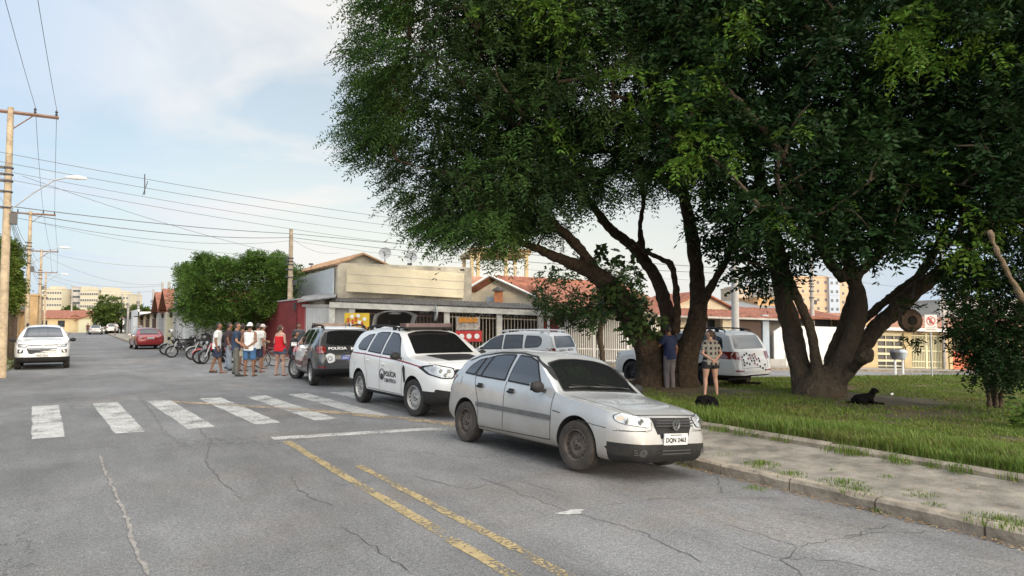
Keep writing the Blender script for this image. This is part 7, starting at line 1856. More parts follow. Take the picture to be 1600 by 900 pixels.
eco['panels'] = (win([(1.42, 1.12), (1.68, 1.42), (1.9, 1.50), (2.15, 1.52), (2.18, 1.14)]) + win([(2.28, 1.145), (2.26, 1.52), (2.9, 1.50), (2.95, 1.18)])
  + [('windscreen', 'T', [(1.10, -.66), (1.72, -.53), (1.80, 0), (1.72, .53), (1.10, .66), (1.06, .3), (1.05, 0), (1.06, -.3)], V_GLASSF, .007, .05), ('rear_window', 'B', [(-.5, 1.2), (.5, 1.2), (.44, 1.48), (-.44, 1.48)], V_GLASS, .006, .04),
     ('upper_grille', 'F', [(-.42, .925), (.42, .925), (.40, .895), (-.40, .895)], V_PLAST, .007, .01), ('grille', 'F', [(-.50, .80), (.50, .80), (.42, .60), (.3, .575), (-.3, .575), (-.42, .60)], V_PLAST, .007, .03)]
  + bothF('headlight_rim', 'F', [(.38, .93), (.62, .955), (.76, .95), (.74, .84), (.52, .82)], V_PLAST, .004, .02) + bothF('headlight', 'F', [(.42, .915), (.62, .935), (.735, .93), (.715, .86), (.54, .84)], V_LAMP, .011, .02) + bothF('fog_recess', 'F', [(.58, .74), (.76, .76), (.76, .62), (.60, .62)], V_ARCH, .006, .02))
he = Vector((0.03, -1)).normalized(); pe_ = G(66, 577)
car7, bv7 = make_car('parked_car', 'white crossover car facing the camera at the left kerb beside the utility pole', 'car', eco, (pe_.x, pe_.y - .25, 0), he)
mb = MB()
for z in (.76, .70, .64): mb.tube([(-.05 + .12 * y * y, y, z) for y in (-.44, -.2, 0, .2, .44)], .014, 5)
mb.ell((-.03, 0, .91), (.012, .08, .035), 14, 8); mb.build('grille_chrome', V_CHR, car7, smooth=True)
for s in (1, -1):
    q = proj_on(bv7, 'F', s * .67, .69, .01); MB().lathe([(0, q.x - .01), (.05, q.x - .01), (.055, q.x + .03)], axis='X', n=14, c=(0, q.y, q.z)).build('fog_lamp', V_LAMP, car7)
plate(car7, 'FXO 1D72', -.062, .535, 'F', V_PLATE, V_TXT, .4, .12)
for a, b in ((-.12, -.02), (.18, .24)):
    v, f = panel(bv7, 'T', [(1.35, a), (1.35, b), (1.50, b), (1.50, a)], .009, .2)
# ---------------- sedans
sed = dict(L=4.3, W=1.70, H=1.41, WB=2.6, FO=.85, R=.30, tw=.19, wr=.54, paint=V_RED, rim=V_STEEL, tyre=V_RUB, wstyle='five', mirmat=V_RED,
  top=[(0, .66), (.05, .72), (.5, .82), (1.1, .91), (1.25, .96), (1.6, 1.20), (1.85, 1.33), (2.1, 1.385), (2.5, 1.41), (2.9, 1.39), (3.1, 1.345), (3.4, 1.16), (3.6, 1.02), (3.72, .985), (4.05, .97), (4.2, .94), (4.27, .88), (4.3, .80)],
  belt=[(0, .58), (.4, .72), (1.2, .86), (2, .90), (3, .93), (3.6, .92), (4.1, .87), (4.3, .68)], bot=[(0, .22), (.3, .19), (.8, .2), (3.4, .2), (3.9, .25), (4.3, .30)],
  fs=[(.2, .03), (.4, -.02), (.7, .03)], rs=[(.3, -.02), (.45, .03), (.6, .01), (.9, -.03)], mirror=(1.45, .94))
sed['panels'] = (win([(1.45, .92), (1.72, 1.20), (2.0, 1.29), (2.2, 1.30), (2.22, .935)]) + win([(2.30, .938), (2.28, 1.30), (2.75, 1.28), (2.98, 1.18), (3.12, .965)])
  + [('windscreen', 'T', [(1.24, -.62), (1.78, -.5), (1.85, 0), (1.78, .5), (1.24, .62), (1.2, 0)], V_GLASS, .007, .05), ('rear_window', 'T', [(3.14, -.48), (3.56, -.58), (3.62, 0), (3.56, .58), (3.14, .48), (3.1, 0)], V_GLASS, .007, .05),
     ('plate_recess', 'B', [(-.28, .82), (.28, .82), (.26, .66), (-.26, .66)], V_RED, .004, .01)] + bothF('tail_lamp', 'B', [(.38, .70), (.74, .70), (.76, .86), (.40, .86)], V_TAIL, .008, .02) + bothF('headlight', 'F', [(.4, .68), (.72, .70), (.74, .60), (.42, .56)], V_LAMP, .008, .02)
  + [('rear_window_frame', 'B', [(-.3, .965), (.3, .965), (.3, .968), (-.3, .968)], V_GAP, .004)])
hr_ = Vector((-.06, 1)).normalized(); pr_ = G(235, 546)
o_ = Vector((pr_.x, pr_.y)) + hr_ * 4.25
car8, bv8 = make_car('parked_car', 'dark red saloon car parked on the right side of the street, seen from behind', 'car', sed, (o_.x, o_.y, 0), hr_)
plate(car8, 'CKL 5820', 4.315, .74, 'B')
sed2 = dict(sed); sed2['paint'] = V_SIL2; sed2['mirmat'] = V_SIL2; sed2['panels'] = [p if p[0] != 'plate_recess' else (p[0], p[1], p[2], V_SIL2, .004, .01) for p in sed['panels']]
q = P(155, 524, 100); car9, b9 = make_car('parked_car', 'grey saloon car far down the street, nearer one of the two grey cars', 'car', sed2, (q.x - .3, q.y + 4, 0), Vector((.05, 1))); plate(car9, 'DHJ 3301', 4.315, .74, 'B')
d = suv(V_SIL2); d['bar'] = None
car10, b10 = make_car('parked_car', 'grey SUV far down the street, behind and right of the grey saloon', 'car', d, (q.x + 1.75, q.y + 9, 0), Vector((0, 1)))
sed3 = dict(sed); sed3['paint'] = paint('bright_red_paint', (.45, .02, .03), .1); sed3['mirmat'] = sed3['paint']
q = P(1622, 575, 33); car11, b11 = make_car('parked_car', 'bright red car cut off by the right picture edge', 'car', sed3, (q.x - 1.2, q.y + 1, gz(q.x)), Vector(cam2w(-1, .1)))
# ------------------------------------------------------------------ people
SK = {'tan': mat('skin_tan', (.33, .175, .11), .55, var=.08, vscale=9), 'brown': mat('skin_brown', (.22, .11, .065), .55, var=.08, vscale=9), 'light': mat('skin_light', (.46, .27, .20), .55, var=.08, vscale=9)}
M_EYE = mat('eye_dark', (.02, .015, .012), .3)
M_HAIR = mat('dark_hair', (.022, .016, .013), .6, var=.4, vscale=30, bump=.5, bscale=90)
M_HAIRB = mat('brown_hair', (.055, .03, .02), .6, var=.4, vscale=30, bump=.5, bscale=90)
def ovals(mb, secs, n=16, power=1.0):
    vs = []; fs = []
    for (z, rx, ry, cx, cy) in secs:
        for k in range(n):
            a = 2 * math.pi * k / n; c, s = math.cos(a), math.sin(a)
            vs.append((cx + rx * math.copysign(abs(c) ** .85, c), cy + ry * math.copysign(abs(s) ** .85, s), z))
    for i in range(len(secs) - 1):
        for k in range(n): fs.append((i * n + k, i * n + (k + 1) % n, (i + 1) * n + (k + 1) % n, (i + 1) * n + k))
    fs += [tuple(range(n - 1, -1, -1)), tuple(range((len(secs) - 1) * n, len(secs) * n))]
    mb.add(vs, fs)
def person(label, pos, face, h=1.72, skin='tan', top=('tee', (.7, .7, .7)), bottom=('shorts', (.05, .06, .09)), hair='short', arms='side', stride=0, lean=0, female=False, shoes=None, cap=None, turn=0, group=None, fat=1.0, legs_dx=0.0):
    k = h / 1.74; f = Vector((face[0], face[1])).normalized()
    t = thing('person', label, 'person', pos, math.atan2(f.y, f.x) - math.pi / 2, group)
    def T(p): return (p[0] * k, (p[1] + lean * max(0, p[2] - .9) * .9) * k, p[2] * k)
    def TM(mb): mb.v = [T(p) for p in mb.v]; return mb
    hw = 1.08 if female else 1.0; sw = .93 if female else 1.0
    def torso(g=0.0, z0=.80, z1=1.50):
        S = [(.80, .145 * hw, .105), (.90, .172 * hw, .122), (.98, .165 * hw, .12), (1.08, .148, .112), (1.18, .152, .115), (1.28, .168 * sw, .122), (1.36, .176 * sw, .118), (1.43, .160 * sw, .098), (1.47, .105, .075), (1.50, .06, .06)]
        S = [(z, (rx * fat) + g, ry * fat + g, 0, -.01 + .01 * (z > 1.2)) for z, rx, ry in S]; return [s for s in S if z0 <= s[0] <= z1]
    sh = .178 * sw
    A = {'back': ((.265, -.07, 1.14), (.055, -.165, .985)), 'side': ((.245, -.03, 1.13), (.255, .05, .88)), 'front': ((.25, -.02, 1.13), (.07, .20, 1.06)),
         'hip': ((.33, -.05, 1.17), (.19, .03, 1.02)), 'out': ((.27, .02, 1.14), (.25, .22, 1.0)), 'up': ((.25, .12, 1.2), (.16, .28, 1.36))}
    arm = {}
    for i, s in enumerate((1, -1)):
        e, w = A[arms if isinstance(arms, str) else arms[i]]; arm[s] = (Vector((s * sh, 0, 1.405)), Vector((s * e[0], e[1], e[2])), Vector((s * w[0], w[1], w[2])))
    leg = {}
    for s in (1, -1):
        dy = stride * s; a = Vector((s * (.095 + legs_dx * .3), 0, .90)); kn = Vector((s * (.10 + legs_dx * .6), dy * .5 + .025, .49)); an = Vector((s * (.105 + legs_dx), dy - (.02 if dy < 0 else 0), .085 + (.05 if stride and dy < 0 else 0))); leg[s] = (a, kn, an)
    mb = MB(); ovals(mb, torso())
    mb.tube([(0, -.005, 1.44), (0, .005, 1.56)], [.058, .052], 12)
    c, s_ = math.cos(turn), math.sin(turn); R2 = lambda x, y, z: (x * c - y * s_, x * s_ + y * c + .015, z)
    def head(m_, g=0):
        vs = []; n, m = 16, 12; fs = []
        for i in range(m + 1):
            th = math.pi * i / m
            for q in range(n):
                a = 2 * math.pi * q / n; x = .074 * math.sin(th) * math.cos(a); y = .094 * math.sin(th) * math.sin(a); z = .115 * math.cos(th)
                if z < -.02: x *= 1 + z * 2.2; y = y * (1 + z * 1.6) + (-.02 - z) * .25
                vs.append(R2(x, y, 1.63 + z))
        for i in range(m):
            for q in range(n): fs.append((i * n + q, (i + 1) * n + q, (i + 1) * n + (q + 1) % n, i * n + (q + 1) % n))
        m_.add(vs, fs)
    head(mb); mb.tube([R2(0, .085, 1.655), R2(0, .112, 1.618), R2(0, .09, 1.605)], [.010, .017, .012], 6)
    mb.tube([R2(-.022, .082, 1.575), R2(.022, .082, 1.575)], .009, 6); mb.tube([R2(0, .08, 1.525), R2(0, .07, 1.54)], .02, 6)
    for s in (1, -1): mb.ell(R2(s * .076, -.005, 1.63), (.012, .02, .032), 8, 6)
    for s in (1, -1):
        a, e, w = arm[s]; mb.tube([(s * .11, 0, 1.43), tuple(a), tuple(a.lerp(e, .5)), tuple(e), tuple(e.lerp(w, .35)), tuple(w)], [.055, .056, .047, .039, .038, .027], 10)
        d = (w - e).normalized(); side = Vector((0, 1, 0)) if abs(d.z) > .6 else Vector((0, 0, 1)); side = (side - d * side.dot(d)).normalized(); pn = d.cross(side)
        if pn.x * s > 0: pn = -pn
        mb.tube([tuple(w - d * .02), tuple(w + d * .035), tuple(w + d * .085)], [.024, .034, .034], 10, squash=.55)
        for q in range(4):
            b = w + d * .078 + side * (.026 - .0175 * q); l = (.062, .072, .067, .052)[q]
            p1 = b + d * l * .5; p2 = p1 + (d * .75 + pn * .6).normalized() * l * .32; p3 = p2 + (d * .4 + pn * .9).normalized() * l * .25
            mb.tube([tuple(b - d * .02), tuple(p1), tuple(p2), tuple(p3)], [.0098, .0095, .0088, .0075], 6)
        b = w + d * .025 + side * .028; mb.tube([tuple(b - side * .01), tuple(b + side * .022 + d * .025), tuple(b + side * .026 + d * .052 + pn * .012)], [.013, .0105, .008], 6)
        a, kn, an = leg[s]
        mb.tube([tuple(a), tuple(a.lerp(kn, .5)), tuple(kn), tuple(kn.lerp(an, .3) + Vector((0, -.012, 0))), tuple(kn.lerp(an, .75)), tuple(an)], [.088 * hw * fat, .072 * hw * fat, .054, .056, .039, .034], 12)
        ft = [(an.x, an.y - .045, an.z - .045), (an.x, an.y, an.z - .035), (an.x + s * .008, an.y + .09, an.z - .055), (an.x + s * .012, an.y + .165, an.z - .068)]
        mb.tube(ft, [.026, .036, .034, .02], 10)
        for q in range(5): mb.tube([(an.x + s * (.028 - .012 * q) , an.y + .15 , an.z - .07), (an.x + s * (.030 - .012 * q), an.y + .186 - .006 * q, an.z - .075)], [.010, .0085], 5)
    me = remesh(TM(mb), .0085 * k, 1, 'body'); me.materials.clear(); me.materials.append(SK[skin]); link('body', me, t, smooth=True, angle=180)
    mb = MB()
    for s in (1, -1): mb.ell(R2(s * .030, .083, 1.647), (.009, .006, .006), 8, 6)
    TM(mb).each('eye', M_EYE, t, smooth=True)
    # top
    kind, col = top[0], top[1]; mt = mat('cloth_%02x%02x%02x' % tuple(int(x * 255) for x in col), col, .85, var=.12, vscale=7, bump=.25, bscale=60)
    mb = MB(); z0 = .86 if kind != 'crop' else .95
    ovals(mb, [(z0 - .02, .178 * hw * fat + .016, .128 * fat + .016, 0, -.01)] + torso(.019, z0 + .01, 1.44 if kind != 'tank' else 1.37) + ([(1.475, .10, .078, 0, 0)] if kind == 'tee' else []))
    for s in (1, -1):
        a, e, w = arm[s]
        if kind == 'tee': mb.tube([(s * .09, 0, 1.43), tuple(a + Vector((0, 0, .008))), tuple(a.lerp(e, .35)), tuple(a.lerp(e, .68))], [.068, .074, .068, .066], 12)
        elif kind == 'long': mb.tube([(s * .09, 0, 1.43), tuple(a), tuple(e), tuple(w)], [.068, .07, .054, .040], 12)
        elif kind == 'singlet': mb.tube([(s * .075, -.07, 1.36), (s * .085, -.02, 1.475), (s * .08, .07, 1.37)], .034, 8)
        else: mb.tube([(s * .075, -.085, 1.34), (s * .085, -.02, 1.472), (s * .08, .085, 1.35)], .021, 8)
    me = remesh(TM(mb), .013, 2, 'shirt'); me.materials.clear()
    nv = len(me.vertices); co = np.zeros(nv * 3); no = np.zeros(nv * 3); me.vertices.foreach_get('co', co); me.vertices.foreach_get('normal', no); co = co.reshape(-1, 3); no = no.reshape(-1, 3)
    dn = np.array([noise.noise(Vector((c_[0] * 9, c_[1] * 9, c_[2] * 16 + pos[0]))) * .009 for c_ in co]); me.vertices.foreach_set('co', (co + no * dn[:, None]).ravel())
    me.materials.append(top[2] if len(top) > 2 else mt); shirt = link('shirt', me, t, smooth=True, angle=180)
    # bottom
    kind, col = bottom; mt = mat('cloth_%02x%02x%02x' % tuple(int(x * 255) for x in col), col, .9, var=.18, vscale=9, bump=.25, bscale=60)
    mb = MB(); ovals(mb, [(.80, .150 * hw * fat + .012, .11 * fat + .014, 0, -.01), (.88, .176 * hw * fat + .012, .125 * fat + .012, 0, -.01), (.97, .170 * hw * fat + .010, .122 * fat + .010, 0, -.01)])
    fr = {'shorts': .86, 'pants': 2.0, 'short_shorts': .36}[kind]
    for s in (1, -1):
        a, kn, an = leg[s]
        if fr <= 1: mb.tube([tuple(a + Vector((0, 0, .02))), tuple(a.lerp(kn, fr * .5)), tuple(a.lerp(kn, fr))], [.108 * hw * fat, .10 * hw * fat, (.096 if kind == 'shorts' else .105) * hw * fat], 14)
        else: mb.tube([tuple(a + Vector((0, 0, .02))), tuple(a.lerp(kn, .5)), tuple(kn), tuple(kn.lerp(an, .5)), tuple(an + Vector((0, 0, -.02)))], [.106 * hw, .092, .078, .072, .066], 14)
    me = remesh(TM(mb), .013, 2, kind); me.materials.clear(); me.materials.append(mt); link('trousers' if kind == 'pants' else 'shorts', me, t, smooth=True, angle=180)
    # hair
    hm = M_HAIRB if hair == 'bun' else M_HAIR
    mb = MB(); vs = []; n, m = 20, 14; fs = []
    for i in range(m + 1):
        th = math.pi * i / m
        for q in range(n):
            a = 2 * math.pi * q / n; x = math.sin(th) * math.cos(a); y = math.sin(th) * math.sin(a); z = math.cos(th); g = 1.11 + .03 * noise.noise(Vector((x * 4, y * 4, z * 4)))
            if y > .15 and z < .50 + .2 * (y - .15): g = .86
            if z < -.55 and hair != 'long': g = .86
            if abs(x) > .75 and z < -.1 and y > -.2: g = .9
            vs.append(R2(x * .074 * g, (y * .094 - .004) * g, 1.632 + z * .115 * g))
    for i in range(m):
        for q in range(n): fs.append((i * n + q, (i + 1) * n + q, (i + 1) * n + (q + 1) % n, i * n + (q + 1) % n))
    mb.add(vs, fs)
    if hair == 'bun': mb.ell(R2(0, -.10, 1.66), (.042, .045, .05), 10, 8); mb.tube([R2(0, -.11, 1.65), R2(0.01, -.15, 1.57), R2(.0, -.13, 1.50)], [.03, .026, .01], 8)
    if hair == 'long': mb.tube([R2(0, -.06, 1.62), R2(0, -.09, 1.52), R2(0, -.07, 1.42)], [.075, .07, .03], 10)
    TM(mb).build('hair', hm, t, smooth=True)
    if cap:
        cm = mat('cap_%02x' % int(cap[0][0] * 255), cap[0], .8)
        mb = MB(); vs = []; fs = []; n, m = 20, 7
        for i in range(m + 1):
            th = math.pi * .55 * i / m
            for q in range(n): a = 2 * math.pi * q / n; vs.append(R2(.087 * math.sin(th) * math.cos(a), .108 * math.sin(th) * math.sin(a) - .004, 1.655 + .108 * math.cos(th)))
        for i in range(m):
            for q in range(n): fs.append((i * n + q, (i + 1) * n + q, (i + 1) * n + (q + 1) % n, i * n + (q + 1) % n))
        mb.add(vs, fs); d = cap[1]
        b = [R2(-.06, d * .085, 1.66), R2(.06, d * .085, 1.66), R2(.05, d * .17, 1.645), R2(-.05, d * .17, 1.645)]
        mb.hexa([(p[0], p[1], p[2]) for p in b] + [(p[0], p[1], p[2] + .008) for p in b]); TM(mb).build('cap', cm, t, smooth=True)
    # footwear
    mb = MB()
    for s in (1, -1):
        an = leg[s][2]
        if shoes == 'shoes': mb.tube([(an.x, an.y - .055, an.z - .04), (an.x, an.y, an.z - .03), (an.x + s * .008, an.y + .10, an.z - .045), (an.x + s * .012, an.y + .20, an.z - .06)], [.034, .046, .044, .026], 10)
        elif shoes == 'sandals': mb.tube([(an.x, an.y - .06, an.z - .082), (an.x + s * .006, an.y + .05, an.z - .082), (an.x + s * .012, an.y + .2, an.z - .082)], [.038, .042, .04], 10, squash=.25); mb.tube([(an.x - .04, an.y + .07, an.z - .06), (an.x, an.y + .09, an.z - .018), (an.x + .045, an.y + .07, an.z - .06)], .009, 5)
    if mb.v:
        if shoes == 'sandals':
            mb2 = MB(); mb2.v = [(x, y, max(z, .002)) for x, y, z in mb.v]; mb2.f = mb.f; mb2.m = mb.m; mb2.marks = mb.marks; mb = mb2
        TM(mb).each('shoe' if shoes == 'shoes' else 'sandal', mat('shoe_black', (.03, .028, .027), .6), t, 1 if shoes == 'shoes' else 2, smooth=True)
    return t
C2W = lambda x, y: cam2w(x, y)
def gp(px, py): return G(px, py)
CR = 'crowd watching beside the police car'
jer = mat('jersey_white', (.66, .66, .64), .85, var=.05, bump=.2)
pj1 = person('man in white numbered jersey and navy shorts, leftmost of the crowd', gp(338, 583), C2W(.95, .25), 1.74, 'brown', ('tee', (.66, .66, .64), jer), ('shorts', (.035, .04, .075)), 'short', 'side', .17, .06, shoes='sandals', group=CR)
flat_text('7', .26, V_TXT, pj1, (-.02, -.165, 1.18), 'jersey_number', rot=(R(90), 0, 0))
person('man in dark maroon shirt and pale jeans half hidden behind the man in navy', gp(356, 579), C2W(.9, .35), 1.74, 'brown', ('tee', (.05, .03, .035)), ('pants', (.26, .30, .36)), 'short', 'side', .05, .02, shoes='shoes', group=CR)
person('man in navy t-shirt and grey trousers facing right among the crowd', gp(368, 588), C2W(.9, .3), 1.75, 'tan', ('tee', (.022, .04, .08)), ('pants', (.115, .115, .105)), 'short', ('out', 'front'), .04, .02, shoes='shoes', group=CR)
person('man in cream shorts hidden behind the man in the white singlet', gp(378, 580), C2W(.2, 1), 1.7, 'brown', ('tee', (.12, .06, .05)), ('shorts', (.50, .46, .38)), 'short', 'side', .0, 0, shoes='sandals', group=CR)
person('man in white cap and white singlet with denim shorts, hands clasped behind his back', gp(389, 588), C2W(.12, 1), 1.74, 'brown', ('singlet', (.72, .74, .76)), ('shorts', (.05, .13, .27)), 'short', 'back', 0, 0, cap=((.72, .72, .72), -1), shoes='sandals', group=CR, legs_dx=.05)
person('man in white t-shirt and dark navy shorts right of the white singlet', gp(402, 582), C2W(.35, .9), 1.72, 'tan', ('tee', (.68, .68, .66)), ('shorts', (.035, .04, .07)), 'short', 'side', .04, 0, shoes='sandals', group=CR)
person('man in pale cap and beige shirt at the right end of the men', gp(409, 576), C2W(.8, .4), 1.68, 'tan', ('tee', (.50, .40, .33)), ('shorts', (.20, .04, .04)), 'short', 'front', 0, 0, cap=((.5, .47, .44), 1), shoes='sandals', group=CR)
person('woman in red camisole and denim shorts with tied brown hair beside the police car', gp(437, 587), C2W(.45, .9), 1.66, 'light', ('tank', (.62, .012, .02)), ('short_shorts', (.07, .10, .15)), 'bun', 'front', 0, 0, female=True, shoes='sandals', group=CR, fat=1.14, legs_dx=.07)
person('dark haired person in a black top leaning at the front of the police car', gp(455, 584), C2W(.9, .2), 1.45, 'tan', ('tee', (.03, .03, .035)), ('pants', (.04, .04, .05)), 'long', 'front', 0, .25, female=True, shoes='shoes', group=CR)
person('person with black hair beyond the police car, only the head above its bonnet', gp(466, 570), C2W(.3, -.9), 1.72, 'brown', ('tee', (.06, .06, .07)), ('pants', (.05, .05, .06)), 'long', 'side', 0, .0, shoes='shoes', group=CR)
# woman with the printed blouse
prn = bpy.data.materials.new('printed_squares'); prn.use_nodes = True; nt = prn.node_tree; b_ = nt.nodes['Principled BSDF']; b_.inputs['Roughness'].default_value = .85
co_ = nt.nodes.new('ShaderNodeTexCoord'); mp_ = nt.nodes.new('ShaderNodeMapping'); mp_.inputs['Scale'].default_value = (8.5, 0.001, 8); nt.links.new(co_.outputs['Object'], mp_.inputs[0])
vf = nt.nodes.new('ShaderNodeVectorMath'); vf.operation = 'FRACTION'; nt.links.new(mp_.outputs[0], vf.inputs[0]); vs_ = nt.nodes.new('ShaderNodeVectorMath'); vs_.operation = 'SUBTRACT'; vs_.inputs[1].default_value = (.5, 0, .5); nt.links.new(vf.outputs[0], vs_.inputs[0])
va_ = nt.nodes.new('ShaderNodeVectorMath'); va_.operation = 'ABSOLUTE'; nt.links.new(vs_.outputs[0], va_.inputs[0]); sx_ = nt.nodes.new('ShaderNodeSeparateXYZ'); nt.links.new(va_.outputs[0], sx_.inputs[0])
mxm = nt.nodes.new('ShaderNodeMath'); mxm.operation = 'MAXIMUM'; nt.links.new(sx_.outputs[0], mxm.inputs[0]); nt.links.new(sx_.outputs[2], mxm.inputs[1])
rp_ = nt.nodes.new('ShaderNodeValToRGB'); rp_.color_ramp.interpolation = 'CONSTANT'
rp_.color_ramp.elements[0].position = 0; rp_.color_ramp.elements[0].color = (.02, .015, .015, 1); rp_.color_ramp.elements[1].position = .26; rp_.color_ramp.elements[1].color = (.36, .35, .32, 1)
e_ = rp_.color_ramp.elements.new(.36); e_.color = (.03, .03, .03, 1); e_ = rp_.color_ramp.elements.new(.42); e_.color = (.34, .33, .30, 1)
nt.links.new(mxm.outputs[0], rp_.inputs[0]); nt.links.new(rp_.outputs[0], b_.inputs['Base Color'])
wg = G(1111, 621, .09)
person('woman in square-printed blouse and black shorts standing on the lawn, hands behind her back', wg, C2W(-.25, 1), 1.62, 'light', ('tee', (.4, .38, .33), prn), ('short_shorts', (.02, .02, .025)), 'bun', 'back', 0, 0, female=True, fat=1.12, shoes=None, turn=R(50), legs_dx=.07)
mg_ = G(1047, 611, .12)
person('man in navy shirt and grey trousers standing against the left tree trunk', mg_, C2W(-.5, .8), 1.70, 'brown', ('tee', (.012, .022, .07)), ('pants', (.13, .115, .125)), 'short', ('side', 'up'), 0, .05, shoes='shoes', turn=R(-10))
q = P(137, 524, 100); person('distant person in dark clothes walking in the middle of the far street', (q.x, q.y, 0), (0, -1), 1.65, 'brown', ('tee', (.10, .04, .03)), ('pants', (.05, .05, .05)), 'short', 'side', .12, shoes='shoes', group='people far down the street')
q = P(177, 527, 88); person('distant man in a pale top on the pavement by the far grey cars', (q.x + .2, q.y, .12), (-1, 0), 1.7, 'brown', ('tee', (.5, .5, .48)), ('shorts', (.05, .05, .06)), 'short', 'side', 0, shoes='shoes', group='people far down the street')
q = P(219, 535, 57); person('distant person in grey by the gate behind the red car', (q.x, q.y, .12), (-1, -.3), 1.65, 'brown', ('tee', (.30, .28, .28)), ('pants', (.05, .05, .06)), 'short', 'side', 0, shoes='shoes', group='people far down the street')

# ------------------------------------------------------------------ dogs
FUR = mat('black_fur', (.006, .0055, .0055), .95, spec=.1, var=.4, vscale=30, bump=.8, bscale=80)
def dog(label, pos, yaw, tubes, sc_, head):
    t = thing('dog', label, 'dog', pos, yaw); mb = MB()
    for pts, rs, sq in tubes: mb.tube(pts, rs, 12, squash=sq)
    me = remesh(mb, .012, 2, 'body'); nv = len(me.vertices); co = np.zeros(nv * 3); no = np.zeros(nv * 3); me.vertices.foreach_get('co', co); me.vertices.foreach_get('normal', no); co = co.reshape(-1, 3); no = no.reshape(-1, 3)
    dn = np.array([noise.noise(Vector(c_) * 28) * .012 for c_ in co]); me.vertices.foreach_set('co', (co + no * dn[:, None]).ravel())
    me.materials.clear(); me.materials.append(FUR); link('body', me, t, smooth=True, angle=180)
    mb = MB(); hx, hy, hz = head
    for s in (1, -1): mb.ell((hx + .075, hy + s * .035, hz + .025), (.009, .009, .009), 8, 6)
    mb.each('eye', M_EYE, t, smooth=True); t.scale = (sc_,) * 3; return t
gd = G(1352, 632, .14)
dog('black dog lying on the bare soil with its head up, right of the big trunk', gd, -YAW, [
    ([(-.36, 0, .09), (-.24, 0, .14), (-.05, 0, .17), (.10, 0, .19), (.18, 0, .21)], [.07, .13, .135, .13, .10], 1),
    ([(.14, 0, .20), (.20, 0, .30), (.24, 0, .37)], [.10, .085, .075], 1), ([(.20, 0, .385), (.27, 0, .385), (.34, 0, .355), (.385, 0, .345)], [.07, .075, .042, .028], .9),
    ([(.22, .065, .40), (.20, .095, .35), (.205, .10, .30)], [.02, .028, .012], .6), ([(.22, -.065, .40), (.20, -.095, .35), (.205, -.10, .30)], [.02, .028, .012], .6),
    ([(.12, .10, .15), (.16, .11, .06), (.32, .10, .035), (.42, .09, .03)], [.06, .045, .032, .03], 1), ([(.12, -.10, .15), (.16, -.11, .06), (.34, -.10, .035), (.46, -.12, .03)], [.06, .045, .032, .03], 1),
    ([(-.24, .08, .13), (-.08, .15, .11), (-.16, .17, .04), (-.02, .18, .03)], [.10, .07, .04, .03], 1), ([(-.24, -.08, .13), (-.08, -.15, .11), (-.16, -.17, .04), (-.02, -.18, .03)], [.10, .07, .04, .03], 1),
    ([(-.36, 0, .08), (-.48, .03, .05), (-.60, .10, .03)], [.035, .026, .015], 1)], .8, (.27, 0, .39))
gd = G(1105, 637, .18)
dog('small black dog curled up on the grass in front of the woman', gd, -YAW, [
    ([(-.16, .02, .08), (-.10, .10, .11), (.02, .12, .12), (.12, .06, .11), (.15, -.02, .09)], [.07, .10, .105, .09, .07], .9), ([(-.14, 0, .08), (-.04, .02, .10), (.10, .0, .09)], [.08, .10, .08], .9),
    ([(.13, -.02, .09), (.12, -.09, .10), (.04, -.13, .085)], [.07, .065, .055], 1), ([(.04, -.13, .085), (-.03, -.145, .06), (-.07, -.15, .05)], [.055, .032, .022], 1),
    ([(.08, -.10, .14), (.12, -.13, .12), (.13, -.15, .08)], [.018, .024, .01], .6), ([(.03, -.08, .14), (-.01, -.06, .15), (-.03, -.06, .12)], [.018, .022, .01], .6),
    ([(.14, .0, .06), (.18, -.10, .03), (.10, -.18, .025)], [.045, .03, .025], 1), ([(-.14, .02, .06), (-.18, -.06, .04), (-.10, -.12, .025)], [.06, .035, .025], 1),
    ([(-.16, .04, .07), (-.20, -.06, .04), (-.14, -.16, .025), (-.06, -.19, .02)], [.03, .024, .018, .01], 1)], 1.05, (-.03, -.135, .085))

# ------------------------------------------------------------------ motorcycles and bicycles
def torus(mb, c, Rr, r, n=28, m=8, mi=None):
    vs = []; fs = []
    for i in range(n):
        a = 2 * math.pi * i / n
        for j in range(m): b = 2 * math.pi * j / m; q = Rr + r * math.cos(b); vs.append((c[0] + q * math.cos(a), c[1] + r * math.sin(b), c[2] + q * math.sin(a)))
    for i in range(n):
        for j in range(m): fs.append((i * m + j, ((i + 1) % n) * m + j, ((i + 1) % n) * m + (j + 1) % m, i * m + (j + 1) % m))
    mb.add(vs, fs, mi)
def cycle_wheel(root, x, R_, r, spokes=18, tyre=V_RUB, alloy=False, y=0):
    w = thing_part('wheel', root, (x, y, R_)); mb = MB(); torus(mb, (0, 0, 0), R_ - r, r); mb.build('tyre', tyre, w, smooth=True)
    mb = MB(); torus(mb, (0, 0, 0), R_ - 2.1 * r, .011, 28, 6); mb.tube([(0, -.05, 0), (0, .05, 0)], .028, 8)
    for k in range(spokes): a = 2 * math.pi * k / spokes; mb.tube([(0, .02 * (-1) ** k, 0), ((R_ - 2.1 * r) * math.cos(a + .1), 0, (R_ - 2.1 * r) * math.sin(a + .1))], .010 if alloy else .003, 4)
    mb.build('rim', M_GALV, w, smooth=True); return w
